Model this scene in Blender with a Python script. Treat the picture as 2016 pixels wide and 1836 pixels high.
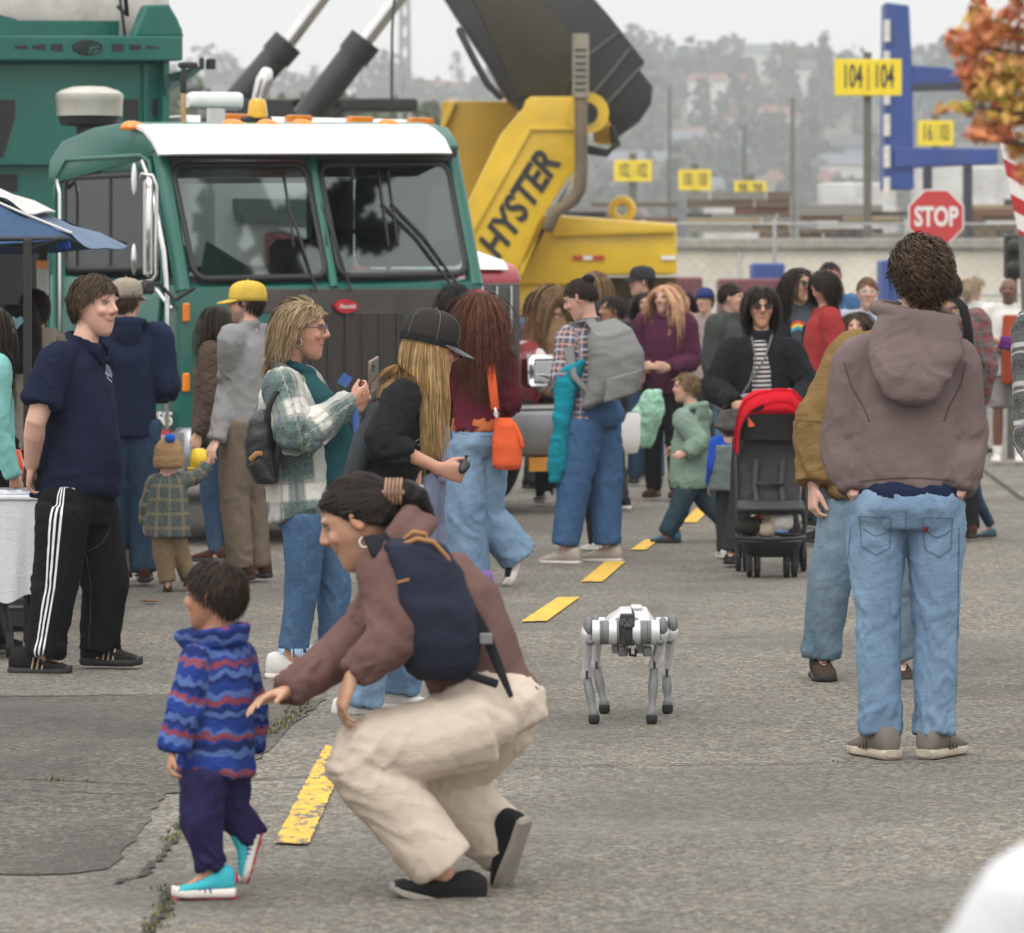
import bpy, bmesh, math, random
import numpy as np
from mathutils import Vector, Matrix, Euler
from mathutils.bvhtree import BVHTree

for o in list(bpy.data.objects): bpy.data.objects.remove(o)
random.seed(7)
SC = bpy.context.scene
COL = SC.collection
PI = math.pi
rad = math.radians

# ------------------------------------------------------------------ camera, light, exposure
FPX, CX, HY, CH = 9100.0, 1008.0, 568.0, 1.62      # focal length in pixels of a 2016 px wide picture, eye height
cd = bpy.data.cameras.new('camera')
cam = bpy.data.objects.new('camera', cd); COL.objects.link(cam)
cam.location = (0, 0, CH); cam.rotation_euler = (PI/2, 0, 0)
cd.sensor_width = 36; cd.lens = FPX/2016*36
cd.shift_y = -(918-HY)/2016
cd.clip_start = .5; cd.clip_end = 9000
cd.dof.use_dof = True; cd.dof.focus_distance = 17.8; cd.dof.aperture_fstop = 7.4
SC.camera = cam
SC.view_settings.view_transform = 'Standard'; SC.view_settings.look = 'None'
SC.view_settings.exposure = 0.12; SC.view_settings.gamma = 1
SC.view_settings.use_curve_mapping = False

SUN_EL, SUN_AZ = rad(52), rad(200)
w = bpy.data.worlds.new('World'); SC.world = w; w.use_nodes = True
nt = w.node_tree; nt.nodes.clear()
N = nt.nodes.new; L = nt.links.new
out = N('ShaderNodeOutputWorld'); bg = N('ShaderNodeBackground')
sky = N('ShaderNodeTexSky'); sky.sky_type = 'NISHITA'; sky.sun_disc = False
sky.sun_elevation = SUN_EL; sky.sun_rotation = SUN_AZ; sky.air_density = 1.0; sky.dust_density = 4
# overcast veil: a cloud layer about three times brighter overhead than at the horizon (in units of the Nishita sky)
tc = N('ShaderNodeTexCoord'); sep = N('ShaderNodeSeparateXYZ'); L(tc.outputs['Generated'], sep.inputs[0])
mr = N('ShaderNodeMapRange'); mr.inputs['From Min'].default_value = 0; mr.inputs['From Max'].default_value = 1
mr.inputs['To Min'].default_value = 11.4; mr.inputs['To Max'].default_value = 21.0
L(sep.outputs['Z'], mr.inputs['Value'])
no = N('ShaderNodeTexNoise'); no.inputs['Scale'].default_value = 2.2; no.inputs['Detail'].default_value = 4
L(tc.outputs['Generated'], no.inputs['Vector'])
mr2 = N('ShaderNodeMapRange'); mr2.inputs['To Min'].default_value = .93; mr2.inputs['To Max'].default_value = 1.07
L(no.outputs['Fac'], mr2.inputs['Value'])
mu = N('ShaderNodeMath'); mu.operation = 'MULTIPLY'; L(mr.outputs[0], mu.inputs[0]); L(mr2.outputs[0], mu.inputs[1])
vm = N('ShaderNodeVectorMath'); vm.operation = 'SCALE'; vm.inputs[0].default_value = (1.0, .985, .95)
L(mu.outputs[0], vm.inputs['Scale'])
mx = N('ShaderNodeMix'); mx.data_type = 'RGBA'; mx.inputs['Factor'].default_value = .93
L(sky.outputs[0], mx.inputs['A']); L(vm.outputs[0], mx.inputs['B'])
L(mx.outputs['Result'], bg.inputs['Color']); bg.inputs['Strength'].default_value = .1
L(bg.outputs[0], out.inputs[0])

sd = bpy.data.lights.new('sun', 'SUN'); sun = bpy.data.objects.new('sun', sd); COL.objects.link(sun)
sd.energy = 1.0; sd.angle = rad(30); sd.color = (1, .96, .9)
# Nishita rotation is measured from +Y clockwise seen from above
sdir = Vector((math.sin(SUN_AZ)*math.cos(SUN_EL), math.cos(SUN_AZ)*math.cos(SUN_EL), math.sin(SUN_EL)))
sun.rotation_euler = sdir.to_track_quat('Z', 'Y').to_euler()
SC.cycles.max_bounces = 6; SC.cycles.diffuse_bounces = 3; SC.cycles.glossy_bounces = 3
SC.cycles.transmission_bounces = 4; SC.cycles.transparent_max_bounces = 10; SC.cycles.volume_bounces = 0
SC.cycles.caustics_reflective = False; SC.cycles.caustics_refractive = False

# ------------------------------------------------------------------ small tools
def V(*a): return Vector(a)
def P(px, py, D): return Vector(((px-CX)/FPX*D, D, CH-(py-HY)/FPX*D))
def DG(py): return FPX*CH/(py-HY)
def G(px, py, z=0.0):
    D = FPX*(CH-z)/(py-HY); return Vector(((px-CX)/FPX*D, D, z))

def lin(r, g, b):
    f = lambda c: (c/255/12.92) if c <= 10 else ((c/255+.055)/1.055)**2.4
    return (f(r), f(g), f(b))

def hsh(i, j, k, seed):
    h = (i*374761393 + j*668265263 + k*2147483647 + seed*1274126177) & 0xffffffff
    h = ((h ^ (h >> 13))*1274126177) & 0xffffffff
    return ((h ^ (h >> 16)) & 0xffff)/65535.0
def vnoise(p, seed=0):
    p = np.asarray(p, dtype=np.float64); f = np.floor(p); t = p-f; t = t*t*(3-2*t)
    i = f.astype(np.int64); r = 0
    for a in (0, 1):
        for b in (0, 1):
            for c in (0, 1):
                wgt = (t[:, 0] if a else 1-t[:, 0])*(t[:, 1] if b else 1-t[:, 1])*(t[:, 2] if c else 1-t[:, 2])
                r = r + wgt*hsh(i[:, 0]+a, i[:, 1]+b, i[:, 2]+c, seed)
    return r

# ------------------------------------------------------------------ materials
MATS = {}
class NB:
    def __init__(s, name):
        s.m = bpy.data.materials.new(name); s.m.use_nodes = True
        s.nt = s.m.node_tree; s.b = s.nt.nodes['Principled BSDF']; s.out = s.nt.nodes['Material Output']
    def n(s, t, **k):
        x = s.nt.nodes.new('ShaderNode'+t)
        for a, v in k.items():
            if hasattr(x, a) and a not in ('Scale',): setattr(x, a, v)
            else: x.inputs[a].default_value = v
        return x
    def l(s, a, b): s.nt.links.new(a, b)
    def noise(s, vec, scale, detail=3, rough=.55, dist=0):
        x = s.n('TexNoise'); x.inputs['Scale'].default_value = scale; x.inputs['Detail'].default_value = detail
        x.inputs['Roughness'].default_value = rough; x.inputs['Distortion'].default_value = dist
        if vec is not None: s.l(vec, x.inputs['Vector'])
        return x.outputs['Fac']
    def rng(s, v, a, b, c=0., d=1., clamp=True):
        x = s.n('MapRange'); x.clamp = clamp
        for i, q in enumerate((a, b, c, d)): x.inputs[i+1].default_value = q
        s.l(v, x.inputs[0]); return x.outputs[0]
    def mix(s, f, a, b, mode='MIX'):
        x = s.n('Mix'); x.data_type = 'RGBA'; x.blend_type = mode
        for sock, v in (('Factor', f), ('A', a), ('B', b)):
            if isinstance(v, (int, float)): x.inputs[sock].default_value = v
            elif isinstance(v, (tuple, list)):
                x.inputs[sock].default_value = (*v[:3], 1)
            else: s.l(v, x.inputs[sock])
        return x.outputs['Result']
    def math(s, op, a, b=None, c=None):
        x = s.n('Math'); x.operation = op
        for i, v in enumerate((a, b, c)):
            if v is None: continue
            if isinstance(v, (int, float)): x.inputs[i].default_value = v
            else: s.l(v, x.inputs[i])
        return x.outputs[0]
    def bump(s, h, strength=.3, dist=.01):
        x = s.n('Bump'); x.inputs['Strength'].default_value = strength; x.inputs['Distance'].default_value = dist
        s.l(h, x.inputs['Height']); s.l(x.outputs[0], s.b.inputs['Normal'])
    def obj(s): return s.n('TexCoord').outputs['Object']
    def scl(s, vec, sc):
        x = s.n('Mapping'); x.inputs['Scale'].default_value = sc; s.l(vec, x.inputs['Vector']); return x.outputs[0]
    def attr(s, name):
        x = s.n('Attribute'); x.attribute_name = name; return x

def mul(c, k): return tuple(min(1, x*k) for x in c)
def M(name, col, rough=.6, metal=0, var=.18, scale=6, bump=.0, bscale=80, coat=0, dirt=0, spec=None):
    if name in MATS: return MATS[name]
    b = NB(name); o = b.obj()
    n1 = b.noise(o, scale, 4)
    c = b.mix(b.rng(n1, .3, .7), mul(col, 1-var), mul(col, 1+var))
    if dirt:
        d = b.noise(o, scale*.6, 6, .7)
        c = b.mix(b.math('MULTIPLY', b.rng(d, .5, .72), dirt), c, (.09, .075, .06))
    b.l(c, b.b.inputs['Base Color'])
    r = b.rng(n1, .2, .8, max(0, rough-.07), min(1, rough+.07)); b.l(r, b.b.inputs['Roughness'])
    b.b.inputs['Metallic'].default_value = metal
    if coat: b.b.inputs['Coat Weight'].default_value = coat; b.b.inputs['Coat Roughness'].default_value = .08
    if spec is not None: b.b.inputs['Specular IOR Level'].default_value = spec
    if bump: b.bump(b.noise(o, bscale, 3), bump, .004)
    MATS[name] = b.m; return b.m

def cloth(name, col, weave=380, bump=.25, var=.14, kind='plain', extra=None, rough=.92):
    """clothes: plain, denim, knit, plaid, stripe ... ; 'uvc' = (angle round limb, metres along it, radius)"""
    if name in MATS: return MATS[name]
    b = NB(name); o = b.obj(); a = b.attr('uvc').outputs['Vector']
    sp = b.n('SeparateXYZ'); b.l(a, sp.inputs[0])
    arc = b.math('MULTIPLY', sp.outputs[0], sp.outputs[2]); s_ = sp.outputs[1]
    n1 = b.noise(o, 5, 4); n2 = b.noise(o, weave, 2)
    c = b.mix(b.rng(n1, .3, .7), mul(col, 1-var), mul(col, 1+var))
    h = n2
    if kind == 'denim':
        light, dark = extra or (mul(col, 1.6), mul(col, .6))
        fd = b.noise(o, 3.2, 5, .6)
        c = b.mix(b.rng(fd, .3, .7, .35, 1), dark, col)
        c = b.mix(b.math('MULTIPLY', b.rng(b.noise(b.scl(o, (1, 1, .45)), 5, 5, .65), .48, .75), .42), c, light)
        sc = b.noise(b.scl(o, (1.2, 1.2, .18)), 260, 2)
        c = b.mix(b.rng(sc, .35, .7, 0, .2), c, light)
        h = sc
    elif kind == 'plaid' or kind == 'plaidA':
        # extra = list of (period, centre, halfwidth, colour, axis, alpha)
        for per, cen, hw, cc, ax, al in extra:
            src = arc if ax == 'u' else s_
            if kind == 'plaidA' and ax == 'u': src = b.math('MULTIPLY', sp.outputs[0], .16)
            fr = b.math('PINGPONG', b.math('ADD', src, 10-cen), per/2)
            m = b.rng(fr, hw*.8, hw*1.15, al, 0)
            c = b.mix(m, c, cc)
        tw = b.noise(o, weave*.7, 2)
        c = b.mix(b.rng(tw, .35, .75, 0, .22), c, (.75, .75, .72))
    elif kind == 'stripes_z':
        for per, cen, hw, cc, al in extra:
            wv = b.math('MULTIPLY', b.math('SINE', b.math('MULTIPLY', sp.outputs[0], 9.0)), .0035)
            nz = b.math('MULTIPLY', b.noise(o, 22, 3), .05)
            src = b.math('ADD', b.math('ADD', s_, wv), nz)
            fr = b.math('PINGPONG', b.math('ADD', src, 10-cen), per/2)
            c = b.mix(b.rng(fr, hw*.75, hw*1.25, al, 0), c, cc)
    elif kind == 'hstripe':
        per, cen, hw, cc = extra
        fr = b.math('PINGPONG', b.math('ADD', s_, 10-cen), per/2)
        c = b.mix(b.rng(fr, hw*.9, hw*1.1, 1, 0), c, cc)
    elif kind == 'side3':
        th0, = extra
        src = b.math('SUBTRACT', sp.outputs[0], th0)
        ab = b.math('ABSOLUTE', b.math('MULTIPLY', src, sp.outputs[2]))
        # three white stripes 9 mm wide
        c1 = b.rng(b.math('ABSOLUTE', b.math('SUBTRACT', ab, .019)), .0035, .005, 1, 0)
        c2 = b.rng(ab, .004, .0055, 1, 0)
        c = b.mix(b.math('MAXIMUM', c1, c2), c, (.78, .78, .8))
    elif kind == 'quilt':
        q1 = b.math('PINGPONG', b.math('ADD', b.math('ADD', s_, b.math('MULTIPLY', arc, .5)), 10), .035)
        q2 = b.math('PINGPONG', b.math('ADD', b.math('SUBTRACT', s_, b.math('MULTIPLY', arc, .5)), 10), .035)
        h = b.rng(b.math('MINIMUM', q1, q2), 0, .012)
        c = b.mix(b.rng(h, 0, .6, .45, 0), c, mul(col, .45))
    b.l(c, b.b.inputs['Base Color'])
    b.b.inputs['Roughness'].default_value = rough
    b.b.inputs['Specular IOR Level'].default_value = .12
    # small creases
    cr = b.noise(b.scl(o, (1, 1, 1.9)), 20, 4, .55, 1.2)
    hh = b.math('ADD', b.math('MULTIPLY', h, .14), b.math('MULTIPLY', cr, .6))
    b.bump(hh, min(1, bump*1.8), .010 if kind != 'quilt' else .02)
    MATS[name] = b.m; return b.m

def skin(name, col, lip=None):
    if name in MATS: return MATS[name]
    b = NB(name); o = b.obj(); at = b.attr('face')
    sp = b.n('SeparateColor'); b.l(at.outputs['Color'], sp.inputs[0])
    n = b.noise(o, 14, 5, .6)
    c = b.mix(b.rng(n, .3, .7), mul(col, .86), mul(col, 1.1))
    c = b.mix(b.math('MULTIPLY', b.rng(b.noise(o, 40, 3), .45, .7), .35), c, (min(1, col[0]*1.05), col[1]*.78, col[2]*.74))
    c = b.mix(b.math('MULTIPLY', sp.outputs[0], .75), c, lip or (col[0]*.8, col[1]*.42, col[2]*.42))
    c = b.mix(b.math('MULTIPLY', sp.outputs[1], .85), c, (.03, .018, .012))
    c = b.mix(b.math('MULTIPLY', sp.outputs[2], .45), c, (min(1, col[0]*1.05), col[1]*.62, col[2]*.58))
    b.l(c, b.b.inputs['Base Color'])
    b.b.inputs['Roughness'].default_value = .5
    b.b.inputs['Subsurface Weight'].default_value = .0
    b.bump(b.noise(o, 220, 3), .12, .003)
    MATS[name] = b.m; return b.m

def hairmat(name, dark, light):
    if name in MATS: return MATS[name]
    b = NB(name); at = b.attr('hv').outputs['Fac']; o = b.obj()
    c = b.mix(b.rng(at, .15, .85), dark, light)
    c = b.mix(b.rng(b.noise(o, 22, 3), .35, .7, 0, .55), c, mul(dark, .6))
    b.l(c, b.b.inputs['Base Color']); b.b.inputs['Roughness'].default_value = .5
    b.b.inputs['Specular IOR Level'].default_value = .14
    b.bump(b.noise(o, 300, 2), .2, .002)
    MATS[name] = b.m; return b.m

# ------------------------------------------------------------------ objects
def root(name, label, cat, loc, group=None):
    o = bpy.data.objects.new(name, None); COL.objects.link(o); o.location = loc
    o.empty_display_size = .1
    o['label'] = label; o['category'] = cat
    if group: o['group'] = group
    return o
def tag(o, label=None, cat=None, kind=None, group=None):
    if label: o['label'] = label
    if cat: o['category'] = cat
    if kind: o['kind'] = kind
    if group: o['group'] = group
    return o
def rootloc(p):
    v = Vector((0, 0, 0))
    while p: v += p.location; p = p.parent
    return v

class MB:
    """mesh buffer in world coordinates"""
    def __init__(s): s.v = []; s.f = []; s.m = []
    def add(s, vs, fs, mi=0):
        k = len(s.v); s.v += [tuple(v) for v in vs]; s.f += [tuple(i+k for i in f) for f in fs]; s.m += [mi]*len(fs); return s
    def box(s, c, size, R=None, bev=0, mi=0):
        c = Vector(c); hx, hy, hz = [q/2 for q in size]
        bev = min(bev, hx*.9, hy*.9, hz*.9)
        vs = []
        if bev <= 0:
            for z in (-hz, hz):
                for x, y in ((-hx, -hy), (hx, -hy), (hx, hy), (-hx, hy)): vs.append(Vector((x, y, z)))
            fs = [(3, 2, 1, 0), (4, 5, 6, 7), (0, 1, 5, 4), (1, 2, 6, 5), (2, 3, 7, 6), (3, 0, 4, 7)]
        else:
            idx = {}
            for sx in (-1, 1):
                for sy in (-1, 1):
                    for sz in (-1, 1):
                        for ax in range(3):
                            v = [sx*(hx-bev), sy*(hy-bev), sz*(hz-bev)]; v[ax] = (sx, sy, sz)[ax]*(hx, hy, hz)[ax]
                            idx[(sx, sy, sz, ax)] = len(vs); vs.append(Vector(v))
            fs = []
            cyc = [(-1, -1), (1, -1), (1, 1), (-1, 1)]
            for ax in range(3):
                o1, o2 = [(1, 2), (2, 0), (0, 1)][ax]
                for sg in (-1, 1):
                    q = []
                    for a, b_ in cyc:
                        k = [0, 0, 0]; k[ax] = sg; k[o1] = a; k[o2] = b_; q.append(idx[(*k, ax)])
                    fs.append(tuple(q if sg > 0 else q[::-1]))
            for ax in range(3):
                o1, o2 = [(1, 2), (2, 0), (0, 1)][ax]
                for a in (-1, 1):
                    for b_ in (-1, 1):
                        k0 = [0, 0, 0]; k1 = [0, 0, 0]
                        k0[o1] = k1[o1] = a; k0[o2] = k1[o2] = b_; k0[ax] = -1; k1[ax] = 1
                        q = [idx[(*k0, o1)], idx[(*k1, o1)], idx[(*k1, o2)], idx[(*k0, o2)]]
                        fs.append(tuple(q[::-1] if a*b_ > 0 else q))
            for sx in (-1, 1):
                for sy in (-1, 1):
                    for sz in (-1, 1):
                        q = [idx[(sx, sy, sz, k)] for k in range(3)]
                        fs.append(tuple(q if sx*sy*sz > 0 else q[::-1]))
        if R is not None: vs = [R @ v for v in vs]
        return s.add([c+v for v in vs], fs, mi)
    def loft(s, rings, n=14, cap=True, p=2.0, closed=False):
        """rings: (centre, axis u, axis v) ; superellipse power p"""
        vs = []; fs = []
        for c, u, v in rings:
            c = Vector(c); u = Vector(u); v = Vector(v)
            for k in range(n):
                a = 2*PI*k/n; ca, sa = math.cos(a), math.sin(a)
                if p != 2: ca = math.copysign(abs(ca)**(2/p), ca); sa = math.copysign(abs(sa)**(2/p), sa)
                vs.append(c+u*ca+v*sa)
        m = len(rings)
        for i in range(m if closed else m-1):
            j = (i+1) % m
            for k in range(n):
                l = (k+1) % n; fs.append((i*n+k, i*n+l, j*n+l, j*n+k))
        if cap and not closed:
            fs.append(tuple(range(n))[::-1]); fs.append(tuple((m-1)*n+k for k in range(n)))
        return s.add(vs, fs)
    def tube(s, pts, radii, n=8, side=None, ratio=1.0, roundcap=True, cap=True):
        """tube through points; radii number, list, or list of (side, front)"""
        pts = [Vector(q) for q in pts]
        if isinstance(radii, (int, float)): radii = [radii]*len(pts)
        rs = [(r, r*ratio) if isinstance(r, (int, float)) else r for r in radii]
        rings = []; prev = Vector(side) if side is not None else None
        T = []
        for i in range(len(pts)):
            t = (pts[min(i+1, len(pts)-1)]-pts[max(i-1, 0)])
            T.append(t.normalized() if t.length > 1e-9 else Vector((0, 0, 1)))
        if prev is None:
            prev = T[0].orthogonal()
        for i, q in enumerate(pts):
            t = T[i]; u = prev-t*prev.dot(t)
            if u.length < 1e-6: u = t.orthogonal()
            u.normalize()
            if side is None: prev = u
            w_ = t.cross(u)
            r1, r2 = rs[i]
            if i == 0 and roundcap:
                for e, k in ((-.9, .45), (-.55, .82)):
                    rr = min(r1, r2); rings.append((q+t*rr*e, u*r1*k, w_*r2*k))
            rings.append((q, u*r1, w_*r2))
            if i == len(pts)-1 and roundcap:
                for e, k in ((.55, .82), (.9, .45)):
                    rr = min(r1, r2); rings.append((q+t*rr*e, u*r1*k, w_*r2*k))
        return s.loft(rings, n, cap)
    def ell(s, c, r, R=None, n=12, m=8):
        c = Vector(c); rings = []
        R = R or Matrix.Identity(3)
        for i in range(m+1):
            a = -PI/2+PI*i/m; a = max(min(a, PI/2-.12), -PI/2+.12)
            k = math.cos(a); rings.append((c+R @ Vector((0, 0, r[2]*math.sin(a))), R @ Vector((r[0]*k, 0, 0)), R @ Vector((0, r[1]*k, 0))))
        return s.loft(rings, n)
    def prism(s, poly, d, plane='xz'):
        """poly: list of Vectors (a flat outline), extruded by vector d"""
        n = len(poly); vs = [Vector(q) for q in poly]+[Vector(q)+Vector(d) for q in poly]
        fs = [tuple(range(n))[::-1], tuple(range(n, 2*n))]
        for i in range(n): j = (i+1) % n; fs.append((i, j, n+j, n+i))
        return s.add(vs, fs)
    def quad(s, a, b, c, d): return s.add([a, b, c, d], [(0, 1, 2, 3)])
    def ring(s, c, u, v, r, n=20, m=6, arc=(0, 2*PI)):
        """torus-like ring: axes u,v vectors of the big ring, r tube radius"""
        c = Vector(c); full = abs(arc[1]-arc[0]-2*PI) < 1e-6
        pts = []; k = n if full else n+1
        for i in range(k):
            a = arc[0]+(arc[1]-arc[0])*i/n; pts.append(c+Vector(u)*math.cos(a)+Vector(v)*math.sin(a))
        if not full: return s.tube(pts, r, m)
        nn = Vector(u).cross(Vector(v)).normalized(); rings = []
        for q in pts: rings.append((q, (q-c).normalized()*r, nn*r))
        return s.loft(rings, m, closed=True)
    def build(s, name, mat, parent=None, smooth=False, bevel=0, kind=None, angle=35, seg=2, fix=True):
        me = bpy.data.meshes.new(name); org = rootloc(parent)
        me.from_pydata([(x-org.x, y-org.y, z-org.z) for x, y, z in s.v], [], s.f)
        mats = mat if isinstance(mat, (list, tuple)) else [mat]
        for m_ in mats: me.materials.append(m_)
        if len(mats) > 1: me.polygons.foreach_set('material_index', s.m)
        if fix or bevel:
            bm = bmesh.new(); bm.from_mesh(me)
            bmesh.ops.recalc_face_normals(bm, faces=bm.faces)
            if bevel:
                es = [e for e in bm.edges if len(e.link_faces) == 2 and e.calc_face_angle(0) > rad(angle)]
                try: bmesh.ops.bevel(bm, geom=es, offset=bevel, segments=seg, profile=.6, affect='EDGES', clamp_overlap=True)
                except Exception: pass
            bm.to_mesh(me); bm.free()
        if smooth:
            me.polygons.foreach_set('use_smooth', [True]*len(me.polygons))
            if smooth == 'auto':
                try: me.set_sharp_from_angle(angle=rad(38))
                except Exception: pass
        o = bpy.data.objects.new(name, me); COL.objects.link(o); o.parent = parent
        if kind: o['kind'] = kind
        return o

def spline(pts, vals, n):
    """Catmull-Rom resample of points with tuple values"""
    pts = [Vector(p) for p in pts]; m = len(pts)
    vals = [v if isinstance(v, (tuple, list)) else (v, v) for v in vals]
    op, ov = [], []
    for k in range(n+1):
        t = k/n*(m-1); i = min(int(t), m-2); f = t-i
        def cr(a, b, c, d): return .5*((2*b)+(c-a)*f+(2*a-5*b+4*c-d)*f*f+(3*b-a-3*c+d)*f**3)
        g = lambda arr, j: arr[max(0, min(m-1, j))]
        p0 = g(pts, i-1) if i > 0 else pts[0]*2-pts[1]
        p3 = g(pts, i+2) if i+2 < m else pts[-1]*2-pts[-2]
        op.append(.5*((2*pts[i])+(pts[i+1]-p0)*f+(2*p0-5*pts[i]+4*pts[i+1]-p3)*f*f+(3*pts[i]-p0-3*pts[i+1]+p3)*f**3))
        ov.append(tuple(max(.002, cr(g(vals, i-1)[q], g(vals, i)[q], g(vals, i+1)[q], g(vals, i+2)[q])) for q in range(len(vals[0]))))
    return op, ov

def remesh(mb, voxel, smooth=2, sf=.5):
    me = bpy.data.meshes.new('tmp'); me.from_pydata(mb.v, [], mb.f)
    ob = bpy.data.objects.new('tmp', me); COL.objects.link(ob)
    m = ob.modifiers.new('r', 'REMESH'); m.mode = 'VOXEL'; m.voxel_size = voxel; m.adaptivity = 0
    if smooth: q = ob.modifiers.new('s', 'SMOOTH'); q.factor = sf; q.iterations = smooth
    dg = bpy.context.evaluated_depsgraph_get()
    me2 = bpy.data.meshes.new_from_object(ob.evaluated_get(dg))
    bpy.data.objects.remove(ob); bpy.data.meshes.remove(me)
    return me2

def co_of(me):
    a = np.empty(len(me.vertices)*3, np.float32); me.vertices.foreach_get('co', a); return a.reshape(-1, 3).astype(np.float64)
def no_of(me):
    a = np.empty(len(me.vertices)*3, np.float32); me.vertex_normals.foreach_get('vector', a); return a.reshape(-1, 3).astype(np.float64)

def limb_coords(co, chains):
    """nearest chain segment of every vertex -> angle, metres along, radius, chain id, fraction"""
    n = len(co); best = np.full(n, 1e9); th = np.zeros(n); ss = np.zeros(n); rr = np.ones(n); ci = np.zeros(n, int); fr = np.zeros(n)
    for k, (pts, side, bias) in enumerate(chains):
        s0 = 0.; tot = sum((Vector(pts[i+1])-Vector(pts[i])).length for i in range(len(pts)-1))
        for i in range(len(pts)-1):
            a = np.array(pts[i]); b = np.array(pts[i+1]); d = b-a; Ls = np.linalg.norm(d)
            if Ls < 1e-6: continue
            d = d/Ls
            t = (co-a) @ d; tc_ = np.clip(t, 0, Ls)
            q = a+tc_[:, None]*d; off = co-q; dist = np.linalg.norm(off, axis=1)*bias
            sd_ = np.array(side); sd_ = sd_-d*(sd_ @ d); sd_ /= np.linalg.norm(sd_)+1e-9; fr_ = np.cross(d, sd_)
            m = dist < best
            o2 = co-(a+t[:, None]*d)
            ang = np.arctan2(o2 @ fr_, o2 @ sd_)
            best[m] = dist[m]; th[m] = ang[m]; ss[m] = s0+t[m]; rr[m] = np.linalg.norm(o2, axis=1)[m]; ci[m] = k; fr[m] = (s0+tc_[m])/tot
            s0 += Ls
    return th, ss, rr, ci, fr

def garment(name, mb, mat, parent, chains, voxel=.012, smooth=3, wr=.008, seed=1, freq=9., bunch=(), twist=1.5, post=None, rfix=None, thoff=None):
    me = remesh(mb, voxel, smooth)
    co = co_of(me); no = no_of(me)
    th, ss, rr, ci, fr = limb_coords(co, chains)
    wgt = np.full(len(co), .45)
    for k, f0, width, amp in bunch:
        wgt += (ci == k)*amp*np.exp(-((fr-f0)/width)**2)
    def q(f, a, tw, sd_): 
        ang = th+tw*ss*6
        return vnoise(np.stack([np.cos(ang)*a+20+ci*7, np.sin(ang)*a+20, ss*f+50], 1), sd_)
    n3 = q(freq*.5, .9, .4, seed+9); wp = q(freq*.9, 1.6, 0, seed+21)-.5
    def q2(f, a, tw, sd_):
        ang = th+tw*ss*6+wp*1.6
        pp = np.stack([np.cos(ang)*a+20+ci*7, np.sin(ang)*a+20, ss*f+50+wp*1.1], 1); pr = pp @ np.array([[.8, .36, -.48], [-.6, .48, -.64], [0, .8, .6]])
        return .5*vnoise(pp, sd_)+.5*vnoise(pr+9.3, sd_+1)
    n1 = q2(freq, 1.3, twist, seed); n2 = q2(freq*2.1, 2.2, -twist*1.3, seed+5)
    r1 = np.exp(-((n1-.5)/.13)**2); r2 = np.exp(-((n2-.5)/.13)**2)
    d = wr*.85*wgt*(r1*1.35+r2*.6+(n3-.5)*.8-.7)*.9
    co = co+no*d[:, None]
    if post is not None: co = post(co, no, th, ss, rr, ci, fr)
    org = np.array(rootloc(parent)); me.vertices.foreach_set('co', (co-org).astype(np.float32).ravel())
    for k in (thoff or {}): th = np.where(ci == k, (th+thoff[k]+PI) % (2*PI)-PI, th)
    at = me.attributes.new('uvc', 'FLOAT_VECTOR', 'POINT')
    # a steady radius per chain keeps checks even
    R0 = np.array([np.median(rr[ci == k]) if (ci == k).any() else .1 for k in range(len(chains))])
    if rfix: R0 = np.array([rfix.get(k, R0[k]) for k in range(len(chains))])
    at.data.foreach_set('vector', np.stack([th, ss, R0[ci]], 1).astype(np.float32).ravel())
    me.polygons.foreach_set('use_smooth', [True]*len(me.polygons))
    me.materials.append(mat); me.name = name; me.update()
    o = bpy.data.objects.new(name, me); COL.objects.link(o); o.parent = parent
    return o

def on_surface(target, lines, width, mat, name, parent, lift=.002, kind=None, fill=False, eye=None):
    """ribbons or patches lying on a mesh, given as pixel polylines of the photograph seen from the camera"""
    me = target.data; org = rootloc(target)
    co = co_of(me)+np.array(org)
    bvh = BVHTree.FromPolygons([Vector(c) for c in co], [tuple(p.vertices) for p in me.polygons])
    eye = eye or Vector((0, 0, CH)); mb = MB()
    def hit(x, y):
        d = (P(x, y, 10)-eye).normalized(); h, nn, i, ds = bvh.ray_cast(eye, d)
        if h is None: return None
        if nn.dot(d) > 0: nn = -nn
        return h+nn*lift, nn
    for ln in lines:
        if fill:
            # ln = 4 corners, grid filled
            a, b, c, d = ln; nn = 10; grid = []
            for i in range(nn+1):
                row = []
                for j in range(nn+1):
                    u, v = i/nn, j/nn
                    x = (a[0]*(1-u)+b[0]*u)*(1-v)+(d[0]*(1-u)+c[0]*u)*v; y = (a[1]*(1-u)+b[1]*u)*(1-v)+(d[1]*(1-u)+c[1]*u)*v
                    h = hit(x, y); row.append(h[0] if h else None)
                grid.append(row)
            for i in range(nn):
                for j in range(nn):
                    q = [grid[i][j], grid[i+1][j], grid[i+1][j+1], grid[i][j+1]]
                    if all(x is not None for x in q) and max((q[0]-q[2]).length, (q[1]-q[3]).length) < .12: mb.quad(*q)
            continue
        pts = []
        for i in range(len(ln)-1):
            (x0, y0), (x1, y1) = ln[i], ln[i+1]; k = max(1, int(math.hypot(x1-x0, y1-y0)/6))
            for j in range(k): pts.append((x0+(x1-x0)*j/k, y0+(y1-y0)*j/k))
        pts.append(ln[-1]); hs = [hit(*q) for q in pts]; hs = [h for h in hs if h]
        for i in range(len(hs)-1):
            (p0, n0), (p1, n1) = hs[i], hs[i+1]
            if (p1-p0).length > .1 or (p1-p0).length < 1e-5: continue
            s0 = (p1-p0).cross(n0).normalized()*width/2; s1 = (p1-p0).cross(n1).normalized()*width/2
            mb.quad(p0-s0, p0+s0, p1+s1, p1-s1)
    if not mb.f: return None
    return mb.build(name, mat, parent, smooth=True, fix=False, kind='stuff' if len(lines) > 1 else None)

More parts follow.
